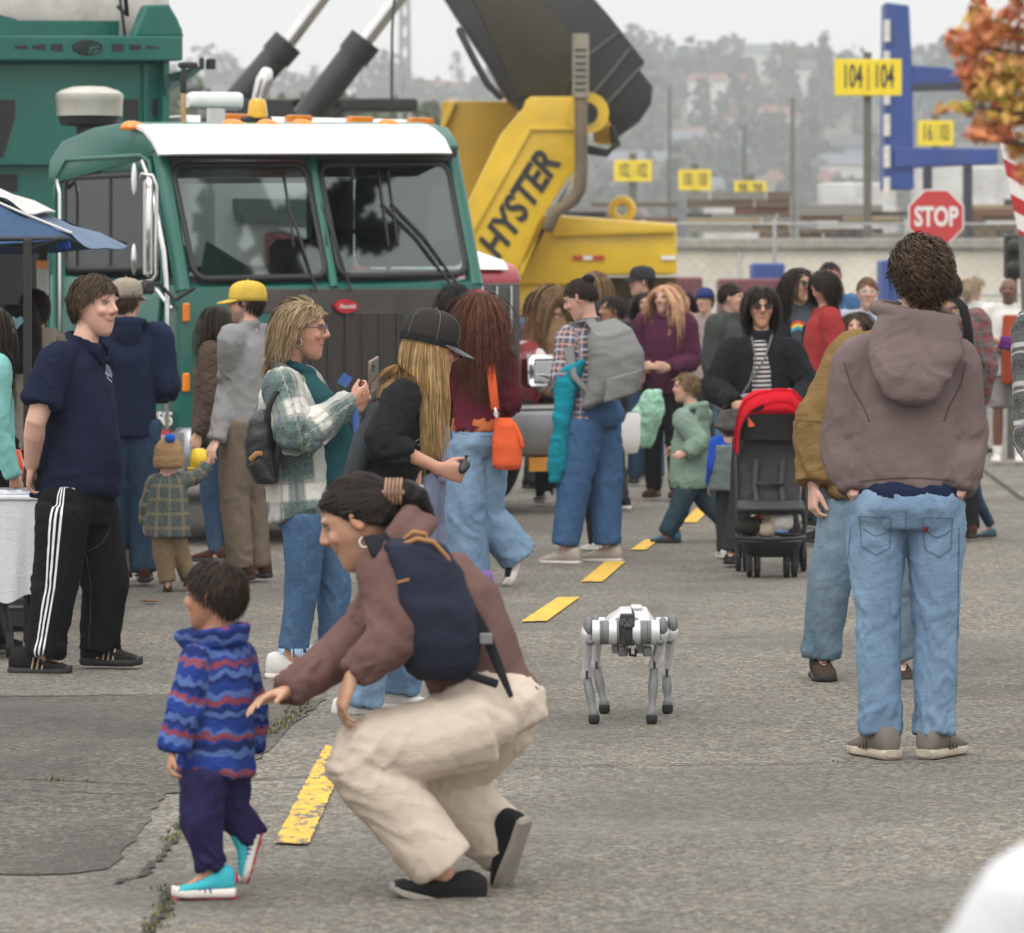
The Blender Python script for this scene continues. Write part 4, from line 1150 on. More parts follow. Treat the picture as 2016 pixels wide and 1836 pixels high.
# blue gantry
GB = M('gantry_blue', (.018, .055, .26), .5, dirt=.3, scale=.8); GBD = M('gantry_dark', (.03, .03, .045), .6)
D = 105; s = FPX/D
r = root('gantry_crane', 'blue steel gantry frame standing behind the number boards', 'crane', ((1775-CX)/s, D, 0))
pp = lambda px, py, d=0: P(px, py, D+d)
mb = MB(); mb.prism([pp(1740, 372), pp(1800, 372), pp(1797, 150), pp(1790, 10), pp(1743, 4), pp(1742, 150)], (0, 1.2, 0)); mb.build('column', GB, r, bevel=.03)
mb = MB(); mb.prism([pp(1797, 128), pp(1862, 132), pp(1915, 150), pp(1915, 175), pp(1797, 175)], (0, 1., 0)); mb.build('upper_beam', GB, r, bevel=.03)
mb = MB(); mb.prism([pp(1797, 166, -.05), pp(1925, 158, -.05), pp(1925, 172, -.05), pp(1797, 178, -.05)], (0, .8, 0)); mb.build('beam_shadow_plate', GBD, r)  # dark sheet drawn in for the shade along the upper beam's lower edge
mb = MB(); mb.prism([pp(1760, 290, -.1), pp(1965, 292, -.1), pp(1965, 322, -.1), pp(1760, 330, -.1)], (0, 1.2, 0)); mb.build('lower_beam', GB, r, bevel=.03)
for k in range(6): mb = MB(); mb.box(pp(1746, 60+k*62, -.1), (.14, .12, .5)); mb.build('ladder_bracket', HW[0], r)
for px in (1826, 1905): mb = MB(); mb.box(((px-CX)/s, D, (CH-(325-HY)/s)/2), (.2, .2, CH-(325-HY)/s)); mb.build('leg', GBD, r)
# white trailers under the gantry
D = 140; s = FPX/D
for i, (p0, p1, yt) in enumerate(((1800, 1990, 328), (1640, 1790, 352), (1420, 1600, 366))):
    xa, xb = (p0-CX)/s, (p1-CX)/s; zt = CH-(yt-HY)/s
    r = root('trailer', ['white trailer under the blue gantry beam', 'white trailer left of the blue gantry', 'long white trailer behind the lowest number board'][i], 'trailer', ((xa+xb)/2, D+i*6, 0), 'white trailers in the yard')
    mb = MB(); mb.box(((xa+xb)/2, D+i*6, zt/2+.5), (xb-xa, 2.5, zt-1), None, .05); mb.build('trailer_body', CONT[1], r)
    for k in range(3): mb = MB(); mb.tube([(xa+.8+k*1.1, D+i*6-1.2, .5), (xa+.8+k*1.1, D+i*6-.9, .5)], .5, 14, roundcap=False); mb.build('wheel', M('tyre', (.02, .02, .02), .8), r, smooth='auto')
# poles and lattice mast
def mast(px, y0, D, wd, lab):
    s = FPX/D; x = (px-CX)/s; zt = CH-(y0-HY)/s; r = root('lattice_mast', lab, 'mast', (x, D, 0))
    for a, b_ in ((-1, -1), (1, -1), (1, 1), (-1, 1)): mb = MB(); mb.tube([(x+a*wd, D+b_*wd, 0), (x+a*wd*.5, D+b_*wd*.5, zt)], .09, 6); mb.build('leg', GALV, r, smooth=True)
    mb = MB(); n = 16
    for k in range(n):
        z0, z1 = zt*k/n, zt*(k+1)/n; w0, w1 = wd*(1-.5*k/n), wd*(1-.5*(k+1)/n)
        for b_ in (-1, 1): mb.tube([(x-w0, D+b_*w0, z0), (x+w1, D+b_*w1, z1)], .05, 4); mb.tube([(x+w0, D+b_*w0, z0), (x-w1, D+b_*w1, z1)], .05, 4)
    mb.build('bracing', GALV, r, kind='stuff')
mast(797, -20, 210, .32, 'faint lattice mast between the ram and the black boom')
for px, y0, D, lab in ((1560, 195, 230, 'tall grey pole in the rail yard beyond the boom end'), (1465, 250, 260, 'shorter grey pole above the smallest number board'), (1318, 170, 300, 'pale pole right of the boom end')):
    s = FPX/D; x = (px-CX)/s; r = root('utility_pole', lab, 'pole', (x, D, 0)); zt = CH-(y0-HY)/s
    mb = MB(); mb.tube([(x, D, 0), (x, D, zt)], [.16, .10], 8); mb.build('pole_shaft', POLE, r, smooth=True)
# stop sign
D = 62; s = FPX/D; c = P(1843, 427, D); SR = M('sign_red', (.50, .035, .04), .45, var=.06); SWT = M('sign_white', (.72, .70, .68), .5, var=.04)
r = root('stop_sign', 'red octagonal stop sign above the curly haired man', 'sign', (c.x, D, 0))
mb = MB(); oc = lambda k, y: [c+V(math.cos(PI/8+i*PI/4)*k, y, math.sin(PI/8+i*PI/4)*k) for i in range(8)]
mb.prism(oc(.405, 0), (0, .012, 0)); mb.build('sign_border', SWT, r); mb = MB(); mb.prism(oc(.382, -.008), (0, .006, 0)); mb.build('sign_face', SR, r)
text_mesh('STOP', .36, SWT, 'sign_text', r, Matrix.Translation(c+V(0, -.012, -.005)) @ Matrix.Rotation(PI/2, 4, 'X'), .002, offset=.012, width=.68)
mb = MB(); mb.box((c.x, D+.05, (c.z+.3)/2), (.06, .04, c.z+.3)); mb.build('post', GALV, r)
# crossing arm with red and white bands, and its signal
D = 40; r = root('crossing_arm', 'raised red and white striped barrier arm at the right edge', 'barrier', tuple(P(2030, 600, D)[:2])+(0,))
a, b_ = P(1914, -60, D), P(2022, 470, D); d = (b_-a).normalized(); L_ = (b_-a).length; n_ = V(-d.z, 0, d.x) if True else None; wd = .062
k = 0; t = 0; RDB = M('band_red', (.42, .015, .02), .5)
while t < L_:
    t1 = min(L_, t+.155); q0, q1 = a+d*t, a+d*t1; sk = d*.10
    mb = MB(); mb.prism([q0-n_*wd-sk*.5, q1-n_*wd-sk*.5, q1+n_*wd+sk*.5, q0+n_*wd+sk*.5], (0, .03, 0)); mb.build('band', RDB if k % 2 else SWT, r); t = t1; k += 1
mb = MB(); q = P(2020, 460, D); mb.tube([q+V(0, .05, 0), (q.x+.08, D+.05, 0)], .06, 8); mb.build('post', POLE, r, smooth=True)
r = root('signal_lamp', 'black crossing signal housing at the right edge behind the bald man', 'signal', tuple(P(1994, 600, 44)[:2])+(0,))
mb = MB(); q = P(1994, 505, 44); mb.box(q, (.16, .2, .42), None, .02); mb.build('housing', SKB, r)
for dz in (-.1, .1): mb = MB(); mb.tube([q+V(0, -.1, dz), q+V(0, -.2, dz)], .07, 10); mb.build('visor', SKB, r, smooth='auto')
mb = MB(); mb.tube([(q.x, 44.05, 0), (q.x, 44.05, q.z)], .05, 8); mb.build('post', POLE, r, smooth=True)
# autumn tree on the right
AUT = NB('leaf_autumn'); at = AUT.attr('hv').outputs['Fac']; rp = AUT.n('ValToRGB'); e = rp.color_ramp.elements; e[0].color = (.60, .10, .07, 1); e[1].color = (.34, .42, .08, 1); e2 = e.new(.3); e2.color = (.66, .25, .08, 1); e3 = e.new(.5); e3.color = (.55, .20, .13, 1); e4 = e.new(.68); e4.color = (.66, .40, .09, 1)
AUT.l(at, rp.inputs[0]); AUT.l(rp.outputs[0], AUT.b.inputs['Base Color']); AUT.b.inputs['Roughness'].default_value = .7
D = 8.4; r = root('autumn_tree', 'tree with red, orange and green autumn leaves at the top right', 'tree', tuple(P(2330, 600, D)[:2])+(0,))
tx = P(2330, 600, D).x; mb = MB(); mb.tube([(tx, D, 0), (tx-.03, D, 1.2), (tx-.06, D, 2.0), (tx-.08, D, 2.9)], [.07, .055, .04, .02], 10)
for (px, py) in ((1905, 85), (1900, 205), (1970, 200), (1950, 270), (2020, 330), (2000, 60), (2080, 140), (2100, 300), (2300, 60), (2450, 200), (2400, 330)): mb.tube([(tx-.05, D, 2.0+(330-py)/600), P((px+2250)/2, py+30, D), P(px, py, D)], [.014, .008, .003], 6)
mb.build('trunk', BARK, r, smooth=True)
bl = [(P(px, py, D+dz*.3), rx/FPX*D, rz/FPX*D) for px, py, rx, rz, dz in ((1900, 85, 42, 36, 0), (1925, 20, 20, 25, .1), (1905, 140, 26, 24, 0), (1950, 175, 55, 26, 0), (1985, 120, 45, 60, .2), (2000, 40, 40, 45, .2), (1960, 235, 45, 22, 0), (1905, 212, 40, 10, 0), (1855, 216, 14, 8, 0), (1995, 215, 40, 40, .3), (1945, 262, 52, 16, 0), (2000, 290, 26, 30, .1), (2010, 340, 14, 20, 0), (2080, 100, 80, 90, .4), (2090, 250, 70, 90, .4), (2200, 60, 120, 110, .3), (2250, 260, 120, 90, 0), (2150, -80, 130, 90, 0), (2030, -60, 90, 60, 0), (1935, 60, 45, 45, 0), (1960, 140, 50, 40, 0), (2000, 170, 50, 60, 0))]
crown_mesh('crown', AUT.m, bl, 5600, .0105, r, seed=3)
# a conifer behind the camera that the truck windscreen mirrors
PIN = leafmat('needle_green', (.012, .022, .012), (.03, .045, .022))

cx_, cy_ = 13.5, 22.5; r = root('conifer', 'tall dark conifer standing out of frame to the right, mirrored in the truck windscreen', 'tree', (cx_, cy_, 0))
mb = MB(); mb.tube([(cx_, cy_, 0), (cx_, cy_, 12), (cx_, cy_, 24)], [.4, .25, .05], 10); bl = []; rr = random.Random(9)
for k in range(46):
    z = 4+k*.42; ln = (24.5-z)*.26*rr.uniform(.6, 1.1); a = k*2.4; e = V(cx_+math.cos(a)*ln, cy_+math.sin(a)*ln, z-.25*ln)
    mb.tube([(cx_, cy_, z), e], [.07, .02], 5)
    for t in (.35, .6, .85, 1.0): bl.append((V(cx_, cy_, z).lerp(e, t), .30*(1.3-t*.5), .12))
mb.build('trunk', BARK, r, smooth=True); crown_mesh('crown', PIN, bl, 30000, .10, r, seed=2)
# air between here and the hill
hz = NB('haze_air'); hz.nt.nodes.remove(hz.b); pv = hz.n('VolumePrincipled'); pv.inputs['Color'].default_value = (.92, .965, 1.0, 1); pv.inputs['Density'].default_value = .0005; pv.inputs['Anisotropy'].default_value = 0; hz.l(pv.outputs[0], hz.out.inputs['Volume'])
mb = MB(); mb.box((0, 1290, 79), (3400, 2680, 160)); h_ = mb.build('haze', hz.m); h_['kind'] = 'stuff'; h_['label'] = 'pale bluish haze over the yard and hill'; h_['category'] = 'haze'
# ------------------------------------------------------------------ people in the photograph, nearest first
def JP(D, pts, yaw, H, hyaw=None, hp=0, hr=0):
    J = {k: P(v[0], v[1], D+(v[2] if len(v) > 2 else 0)) for k, v in pts.items()}
    J['R'] = head_matrix(yaw if hyaw is None else hyaw, hp, hr); J['H'] = H; J['yaw'] = yaw
    return J
def foot_root(label, J, group=None):
    p = (J['al']+J['ar'])/2; return root('person', label, 'person', (p.x, p.y, 0), group)

SK_L = skin('skin_fair', (.56, .33, .24)); SK_P = skin('skin_pink', (.60, .36, .28)); SK_T = skin('skin_tan', (.42, .22, .13)); SK_A = skin('skin_light_olive', (.50, .29, .19)); SK_B = skin('skin_deep', (.16, .075, .045))
RUB_B = M('rubber_black', (.018, .018, .02), .7); RUB_W = M('rubber_white', (.62, .60, .56), .6, dirt=.4); RUB_T = M('rubber_cream', (.45, .39, .32), .7, dirt=.5)
METAL = M('metal_bright', (.6, .6, .6), .3, 1, .05)

# man in the hoodie, seen from behind
J = JP(15.95, dict(hd=(1812, 545), nk=(1800, 632), ch=(1785, 700), pv=(1783, 978), sl=(1688, 716), sr=(1880, 716), el=(1664, 868, .02), er=(1898, 868, .02), wl=(1680, 968, -.06), wr=(1888, 968, -.06),
    fl=(1690, 1010, .06), fr=(1880, 1005, .06), hl=(1724, 1000), hr=(1842, 1000), kl=(1728, 1215, .0), kr=(1842, 1215, .0), al=(1734, 1440), ar=(1838, 1440), tl=(1683, 1497, .19), tr=(1890, 1497, .19)), 0, 1.84, hyaw=14, hp=6, hr=4)
for k in ('tl', 'tr'): J[k].z = .0
for k in ('al', 'ar'): J[k].z = .085
r_ = foot_root('young man seen from behind in a taupe hoodie and loose light blue jeans', J)
person_body(r_, J, SK_P, 1.03, smile=0, neck=1.0)
HOOD = cloth('hoodie_taupe', (.155, .117, .115), 420, .22)
top = top_garment('hoodie', r_, J, HOOD, hem=.0, rings=[(0, .175, .115), (.06, .19, .125), (.16, .205, .13), (.4, .195, .13), (.65, .205, .13), (.84, .20, .11), (.93, .145, .09), (1, .07, .065)],
    drop=P(1783, 962, 15.95), sr=(.084, .080, .076, .056), wr=.007, seed=4, hood=None, collar='crew', vox=.010, freq=6, cuff=.05)
hb = MB(); up = V(0, 0, 1)
hb.loft([(P(1796, 800, 15.95-.165), V(.03, 0, 0), V(0, .015, .0)), (P(1796, 785, 15.95-.175), V(.09, 0, 0), V(0, .03, 0)), (P(1796, 745, 15.95-.165), V(.132, 0, 0), V(0, .042, 0)), (P(1800, 700, 15.95-.13), V(.162, 0, 0), V(0, .055, 0)), (P(1802, 660, 15.95-.09), V(.160, 0, 0), V(0, .065, 0)), (P(1802, 625, 15.95-.07), V(.13, 0, .0), V(0, .07, 0))], 20, p=2.2)
hb.ring(P(1803, 618, 15.95-.02), V(.135, 0, -.022), V(0, .095, .01), .026, 24, 8)
garment('hood', hb, HOOD, r_, [([P(1796, 800, 15.8), P(1800, 620, 15.85)], V(1, 0, 0), 1)], .009, 3, .014, 8, 7.)
SEAM_D = M('seam_dark', (.07, .052, .05), .95)
on_surface(top, [[(1662, 712), (1676, 760), (1700, 800), (1712, 830)], [(1902, 712), (1890, 760), (1868, 800), (1858, 830)], [(1690, 948), (1740, 942), (1790, 940), (1840, 942), (1880, 948)]], .005, SEAM_D, 'seams', top, .002)
JEAN_L = cloth('denim_light', (.175, .27, .40), 420, .3, kind='denim', extra=((.33, .46, .58), (.09, .16, .27)))
pn = pants_garment('jeans', r_, J, JEAN_L, r=(.104, .074, .068), waist=.0, hw=.168, hd=.125, seat=.02, wr=.010, seed=6, hemlift=.0, vox=.010, stack=1.3, freq=9)
NAVYC = cloth('navy_cotton', (.012, .018, .045), 420)
mb = MB(); mb.loft([(P(1783, 990, 15.95), V(.200, 0, 0), V(0, .150, 0)), (P(1783, 962, 15.95), V(.196, 0, 0), V(0, .145, 0)), (P(1783, 930, 15.95), V(.17, 0, 0), V(0, .11, 0))], 20, p=2.2)
garment('shirt_hem', mb, NAVYC, r_, [([P(1783, 1000, 15.95), P(1783, 930, 15.95)], V(1, 0, 0), 1)], .010, 2, .008, 5, 8.)
STITCH = M('stitch_tan', (.10, .15, .22), .9); 
on_surface(pn, [[(1692, 1016), (1752, 1018)], [(1692, 1016), (1697, 1075), (1725, 1092), (1752, 1078), (1754, 1018)], [(1815, 1018), (1875, 1020)], [(1815, 1018), (1822, 1082), (1850, 1096), (1872, 1080), (1875, 1020)],
    [(1784, 1005), (1784, 1060), (1790, 1110)], [(1700, 1040), (1722, 1055), (1740, 1050), (1750, 1040)], [(1822, 1045), (1842, 1058), (1860, 1052), (1872, 1042)], [(1675, 1040), (1668, 1120), (1680, 1250), (1692, 1400)], [(1888, 1040), (1886, 1200), (1882, 1400)]], .0045, STITCH, 'pocket_stitching', pn, .002)
RT = M('tag_red', (.35, .02, .03), .7); on_surface(pn, [[(1823, 1036), (1823, 1046)]], .012, RT, 'red_tab', pn, .004)
SH1 = cloth('shoe_grey', (.17, .15, .13), 300, .2)
for q in 'lr':
    shoe(r_, J['a'+q], J['t'+q], L=.30, upper=SH1, solem=RUB_T, accent=M('shoe_grey_dark', (.09, .08, .07), .9), lacem=RUB_T, thick=.034, wid=1.06)
make_hair('hair', r_, J, 1.03, hairmat('hair_brown_curly', (.022, .013, .008), (.11, .068, .040)), n=2500, steps=12, length=.058, width=.0062, lift=.001, puff=.0, curl=.0105, cfreq=25, rise=.4, grav=.2, zb=-.07, zf=.08, seed=4, cap=1.08, outer=.014, lenvar=.35)
# crouching woman reaching for the toddler
D0 = 12.45
J = JP(D0, dict(hd=(706, 1028), nk=(768, 1098), ch=(826, 1140), pv=(966, 1392), sl=(756, 1120, -.15), sr=(812, 1098, .15), el=(775, 1250, -.22), wl=(693, 1330, -.24), fl=(668, 1402, -.24),
    er=(705, 1262, .02), wr=(562, 1362, -.24), fr=(478, 1388, -.35), hl=(938, 1430, -.10), hr=(975, 1415, .10), kl=(705, 1490, -.16), kr=(862, 1545, .14), al=(872, 1704, -.13), ar=(1004, 1668, .12),
    tl=(762, 1758, -.15), tr=(992, 1754, .26)), 74, 1.66, hyaw=84, hp=24, hr=0)
r_ = foot_root('crouching woman in a mauve jumper and cream trousers reaching out to the toddler', J)
person_body(r_, J, SK_A, 1.02, vox=.0055, female=True, smile=.9, eyeo=.4, handspec=dict(l=dict(palm=V(1, .3, 0), thumb=V(-1, 0, -.3), curl=.35), r=dict(palm=V(0, -.6, -1), thumb=V(-.3, -1, .2), curl=.18, spread=.2)))
SWE = cloth('sweater_mauve', (.145, .083, .075), 420, .2)
tg = top_garment('sweater', r_, J, SWE, hem=.02, rings=[(0, .150, .125), (.12, .145, .132), (.35, .130, .138, -.02), (.6, .142, .14, -.03), (.82, .150, .115, -.02), (.93, .10, .075), (1, .06, .055)], drop=P(982, 1402, D0), sr=(.078, .072, .060, .042), wr=.010, seed=14, vox=.009, freq=8, collar='high')
mb = MB(); f_ = (J['hd']-J['nk']).normalized()
mb.ring(P(772, 1062, D0), V(.055, .0, .075), V(0, .105, 0), .032, 22, 8); mb.ring(P(800, 1078, D0), V(.05, 0, .07), V(0, .11, 0), .034, 22, 8)
garment('hood', mb, SWE, r_, [([P(770, 1050, D0), P(810, 1085, D0)], V(0, 1, 0), 1)], .009, 3, .010, 3, 9.)
CREAM = cloth('cotton_cream', (.60, .51, .43), 380, .3, var=.07)
pn = pants_garment('trousers', r_, J, CREAM, r=(.122, .100, .098), waist=.10, hw=.165, hd=.13, seat=.02, wr=.009, seed=21, vox=.009, hemlift=-.0, freq=6, twist=2.0, wtop=(.150, .12), stack=.3)
SHB = cloth('shoe_black', (.018, .018, .02), 200, .3)
SOLEG = M('sole_grey', (.30, .27, .24), .8, dirt=.5)
a_ = J['al']; shoe(r_, a_, J['tl'], up=V(.28, 0, .95), L=.262, upper=SHB, solem=SOLEG, lacem=M('lace_pale', (.4, .3, .28), .9), high=.01)
shoe(r_, P(1042, 1662, D0+.0), P(992, 1758, D0+.08), up=V(-.72, .50, .45), L=.235, upper=SHB, solem=SOLEG)
# tread of the raised shoe is the dark rubber below
HB = hairmat('hair_black', (.008, .006, .005), (.035, .026, .022))
make_hair('hair', r_, J, 1.02, HB, n=1900, steps=9, length=.16, width=.006, lift=.002, gather=(0, -.125, .035), zf=.078, zb=-.04, seed=2, cap=1.055, outer=.008, side=-.005)
Jp = dict(J); Jp['hd'] = J['hd']+J['R'] @ V(0, -.125, .035)
mb = MB(); c = Jp['hd']; mb.ell(c+V(.02, 0, -.005), (.05, .045, .04), None, 12, 8); mb.tube([c, c+V(.06, -.01, -.02), c+V(.10, -.01, -.07)], [.04, .036, .012], 10)
garment('hair_bun', mb, HB, r_, [([c, c+V(.1, 0, -.07)], V(0, 1, 0), 1)], .007, 2, .008, 3, 30.)
CLIP = M('clip_tortoise', (.30, .17, .11), .3, var=.5, scale=40)
mb = MB(); c = P(774, 968, D0-.02)
for k in range(5): mb.tube([c+V(-.02+.01*k, -.03, -.03), c+V(-.02+.01*k, -.042, .0), c+V(-.018+.01*k, -.02, .035)], .0045, 6)
mb.tube([c+V(-.025, -.035, 0), c+V(.025, -.035, 0)], .008, 6); mb.build('hair_clip', CLIP, r_, smooth=True, kind='stuff')
SIL = M('silver_hoop', (.7, .68, .64), .25, 1, .03)
mb = MB(); mb.ring(J['hd']+J['R'] @ V(-.08, -.005, -.055), V(0.0, .004, .014), V(.013, 0, 0), .002, 18, 6); mb.build('earring', SIL, r_, smooth=True)
# her backpack
NVB = cloth('nylon_navy', (.020, .024, .042), 500, .35, rough=.75); TANL = M('leather_tan', (.30, .14, .045), .6); STRP = cloth('webbing_black', (.018, .02, .024), 500, .2)
bp = root('backpack', 'small navy backpack with tan trim worn by the crouching woman', 'backpack', P(850, 1340, D0-.15))
mb = MB(); n_ = V(.35, -.93, .15)
ax = (P(868, 1330, D0)-P(812, 1068, D0)).normalized(); sd = V(.93, .35, 0); nn = ax.cross(sd).normalized()
if nn.y > 0: nn = -nn
def bpt(px, py, off): return P(px, py, D0-.12)+nn*off
mb.loft([(bpt(800, 1062, .02), sd*.06, nn*.03), (bpt(806, 1075, .03), sd*.085, nn*.06), (bpt(822, 1130, .04), sd*.105, nn*.085), (bpt(838, 1200, .05), sd*.112, nn*.10), (bpt(850, 1270, .05), sd*.110, nn*.10), (bpt(858, 1315, .04), sd*.095, nn*.085), (bpt(862, 1336, .03), sd*.06, nn*.05)], 22, p=2.8)
bo = garment('bag_body', mb, NVB, bp, [([bpt(800, 1062, .02), bpt(862, 1336, .03)], sd, 1)], .008, 3, .012, 5, 9.)
mb = MB(); mb.tube([bpt(757, 1120, .055), bpt(760, 1090, .075), bpt(775, 1072, .085), bpt(800, 1062, .09), bpt(832, 1068, .085), bpt(862, 1098, .075), bpt(884, 1150, .06)], .0065, 8); mb.build('piping', TANL, bp, smooth=True)
mb = MB(); mb.tube([bpt(785, 1062, .05), bpt(800, 1048, .06), bpt(822, 1052, .06), bpt(830, 1068, .05)], .007, 8); mb.build('grab_loop', TANL, bp, smooth=True)
mb = MB(); mb.tube([P(873, 1125, D0-.14), P(905, 1180, D0-.19), P(940, 1230, D0-.19), P(962, 1262, D0-.18), P(985, 1320, D0-.18), P(1006, 1370, D0-.2)], [(.026, .006), (.026, .006), (.022, .006), (.014, .005), (.012, .004), (.007, .004)], 8, side=V(.8, 0, .5)); mb.build('strap', STRP, bp, smooth=True)
mb = MB(); mb.tube([P(880, 1308, D0-.14), P(930, 1330, D0-.2), P(978, 1346, D0-.2)], [(.012, .004)]*3, 8, side=V(0, 0, 1)); mb.build('strap', STRP, bp, smooth=True)
mb = MB(); mb.tube([P(745, 1090, D0-.2), P(728, 1068, D0-.19), P(775, 1060, D0-.12)], [(.026, .005)]*3, 8, side=V(.8, 0, -.6)); mb.build('strap', STRP, bp, smooth=True)
mb = MB(); mb.box(P(957, 1257, D0-.2), (.035, .012, .03), None, .003); mb.build('buckle', M('plastic_grey', (.16, .16, .17), .4), bp)
on_surface(bo, [[(783, 1146), (806, 1140)]], .008, TANL, 'woven_label', bp, .003)

# toddler in the blue fleece
D0 = 12.3
J = JP(D0, dict(hd=(421, 1176), nk=(428, 1258), ch=(430, 1300), pv=(424, 1500), sl=(388, 1300, -.07), sr=(470, 1292, .07), el=(362, 1400, -.10), wl=(340, 1478, -.12), fl=(333, 1520, -.14),
    er=(496, 1400, .09), wr=(490, 1478, .08), fr=(482, 1520, .06), hl=(402, 1520, -.05), hr=(448, 1515, .05), kl=(397, 1612, -.05), kr=(452, 1590, .06), al=(414, 1712, -.03), ar=(504, 1648, .08),
    tl=(337, 1768, -.04), tr=(486, 1742, .07)), 62, .86, hyaw=72, hp=4)
r_ = foot_root('toddler walking left in a blue and red wave patterned fleece and navy joggers', J)
SK_K = skin('skin_child_tan', (.46, .235, .15))
person_body(r_, J, SK_K, .80, vox=.005, child=True, arm=1.1, handspec=dict(l=dict(palm=V(1, 0, 0), thumb=V(-.3, -1, 0), curl=.5), r=dict(palm=V(-1, 0, 0), thumb=V(0, 1, 0), curl=.5)), handsize=.105)
FLC = cloth('fleece_waves', (.022, .050, .24), 260, .6, kind='stripes_z', extra=[(.095, .03, .016, (.014, .022, .09), .8), (.052, .0, .0085, (.10, .17, .40), .75), (.095, .062, .0075, (.26, .055, .055), .85)])
top_garment('fleece_jacket', r_, J, FLC, drop=P(423, 1522, D0), rings=[(0, .108, .098), (.15, .105, .095), (.45, .100, .09), (.75, .098, .08), (.9, .08, .065), (1, .05, .05)], sr=(.094, .088, .084, .078), wr=.014, seed=31, vox=.007, collar=None, freq=12, twist=1, smooth=3)
mb = MB()
for k, z in enumerate((1262, 1252, 1242)): mb.ring(P(424-k*3, z, D0), V(.078+.006*k, 0, .012), V(0, .068+.004*k, 0), .014, 22, 8)
mb.tube([P(372, 1262, D0-.03), P(362, 1245, D0-.03)], .014, 8)
garment('collar', mb, FLC, r_, [([P(424, 1300, D0), P(424, 1225, D0)], V(1, 0, 0), 1)], .007, 2, .004, 3, 12.)
NVJ = cloth('jersey_navy', (.030, .024, .085), 420, .3)
pants_garment('joggers', r_, J, NVJ, r=(.130, .112, .074), waist=.06, hw=.17, hd=.15, wr=.02, seed=9, vox=.007, hemlift=.012, freq=12, stack=1.2)
TEAL = cloth('shoe_teal', (.055, .42, .50), 250, .3); PALE = M('sole_white', (.72, .66, .62), .6); PINKR = M('rubber_raspberry', (.50, .02, .06), .6); BLU = M('shoe_blue_trim', (.05, .10, .30), .7)
for q, up in (('l', V(0, 0, 1)), ('r', V(-.88, -.15, .25))):
    so = shoe(r_, J['a'+q], J['t'+q], up=up, L=.172 if q == 'l' else .16, upper=TEAL, solem=PALE, accent=BLU, lacem=PALE, thick=.045, wid=1.3, high=.03)
    d = (J['t'+q]-J['a'+q]); upn = up.normalized(); d = (d-upn*d.dot(upn)).normalized(); s_ = upn.cross(d); L_ = .172 if q == 'l' else .16
    mb = MB(); k = L_/.27
    for i in range(6):
        t = .06+.17*i; mb.box(J['t'+q]-d*L_*(1-t)+upn*.001, (.022, .05*(1-.2*abs(i-3)/3), .008), Matrix((d, s_, upn)).transposed(), .002)
    mb.build('tread', PINKR, so, kind='stuff')
    mb = MB(); mb.ell(J['t'+q]-d*L_*.97+upn*.05, (.012, .016, .02), Matrix((d, s_, upn)).transposed(), 8, 6); mb.build('pull_tab', PINKR, so, smooth=True)
make_hair('hair', r_, J, .80, hairmat('hair_dark_brown', (.012, .008, .006), (.055, .036, .026)), n=3200, steps=6, length=.034, width=.0038, lift=.001, rise=.16, grav=.2, comb=(0, .1, 0), zf=.075, zb=-.045, seed=5, cap=1.06, outer=.007)

# young man in the navy polo shirt
D0 = 19.6
J = JP(D0, dict(hd=(187, 604), nk=(166, 676), ch=(152, 735), pv=(152, 985), sr=(112, 712, -.14), sl=(192, 712, .15), er=(70, 832, -.20), wr=(62, 915, -.10), fr=(56, 965, -.06), el=(150, 850, .30), wl=(100, 905, .06), fl=(62, 893, -.04),
    hr=(124, 1008, -.10), hl=(184, 1008, .10), kr=(110, 1150, -.10), kl=(206, 1145, .10), ar=(86, 1288, -.1), al=(196, 1278, .12), tr=(142, 1330, -.12), tl=(281, 1312, .08)), -108, 1.72, hyaw=-124, hp=2, hr=0)
r_ = foot_root('young man in a navy polo shirt and black track pants with white side stripes', J)
person_body(r_, J, SK_P, 1.05, vox=.0055, smile=1.0, arm=1.25, handspec=dict(r=dict(palm=V(1, 0, 0), thumb=V(0, .6, -.5), curl=.4), l=dict(palm=V(0, 1, -.2), thumb=V(0, 0, 1), curl=.7)), eyeo=.55)
POLO = cloth('polo_navy', (.010, .014, .036), 420, .22)
tg = top_garment('polo_shirt', r_, J, POLO, drop=P(143, 976, D0), rings=[(0, .155, .185), (.12, .150, .182), (.3, .150, .185, .012), (.5, .155, .172, .008), (.72, .175, .145), (.86, .17, .115), (.94, .115, .08), (1, .07, .062)], sl=.36, sr=(.082, .088, .085, .092), wr=.010, seed=17, vox=.009, collar='polo', freq=7, neckr=.066)
mb = MB(); nk = J['nk']; fw = V(.9, -.42, 0)
mb.tube([nk+V(-.07, .02, .015), nk+V(-.02, -.085, .01), nk+V(.07, -.075, -.03), nk+V(.095, -.045, -.085)], [(.028, .006)]*3+[(.022, .005)], 8, side=V(0, 0, 1))
mb.tube([nk+V(-.03, .085, .02), nk+V(.05, .06, 0), nk+V(.10, .0, -.035), nk+V(.105, -.03, -.08)], [(.026, .006)]*4, 8, side=V(0, 0, 1))
garment('collar', mb, POLO, r_, [([nk, nk+V(0, 0, -.1)], V(1, 0, 0), 1)], .006, 2, .001)
LOGO = M('embroidery_pale', (.45, .45, .6), .8)
on_surface(tg, [[(206, 716), (212, 722), (219, 733)], [(207, 728), (212, 735), (219, 742)], [(207, 722), (213, 729), (220, 739)], [(209, 742), (219, 752)], [(206, 733), (213, 741)]], .006, LOGO, 'embroidered_logo', tg, .003)
on_surface(tg, [[(181, 690), (184, 722), (186, 745)]], .004, M('placket_edge', (.006, .009, .03), .9), 'placket', tg, .003)
TRK = cloth('track_black', (.010, .010, .012), 420, .22, kind='side3', extra=(-.35,))
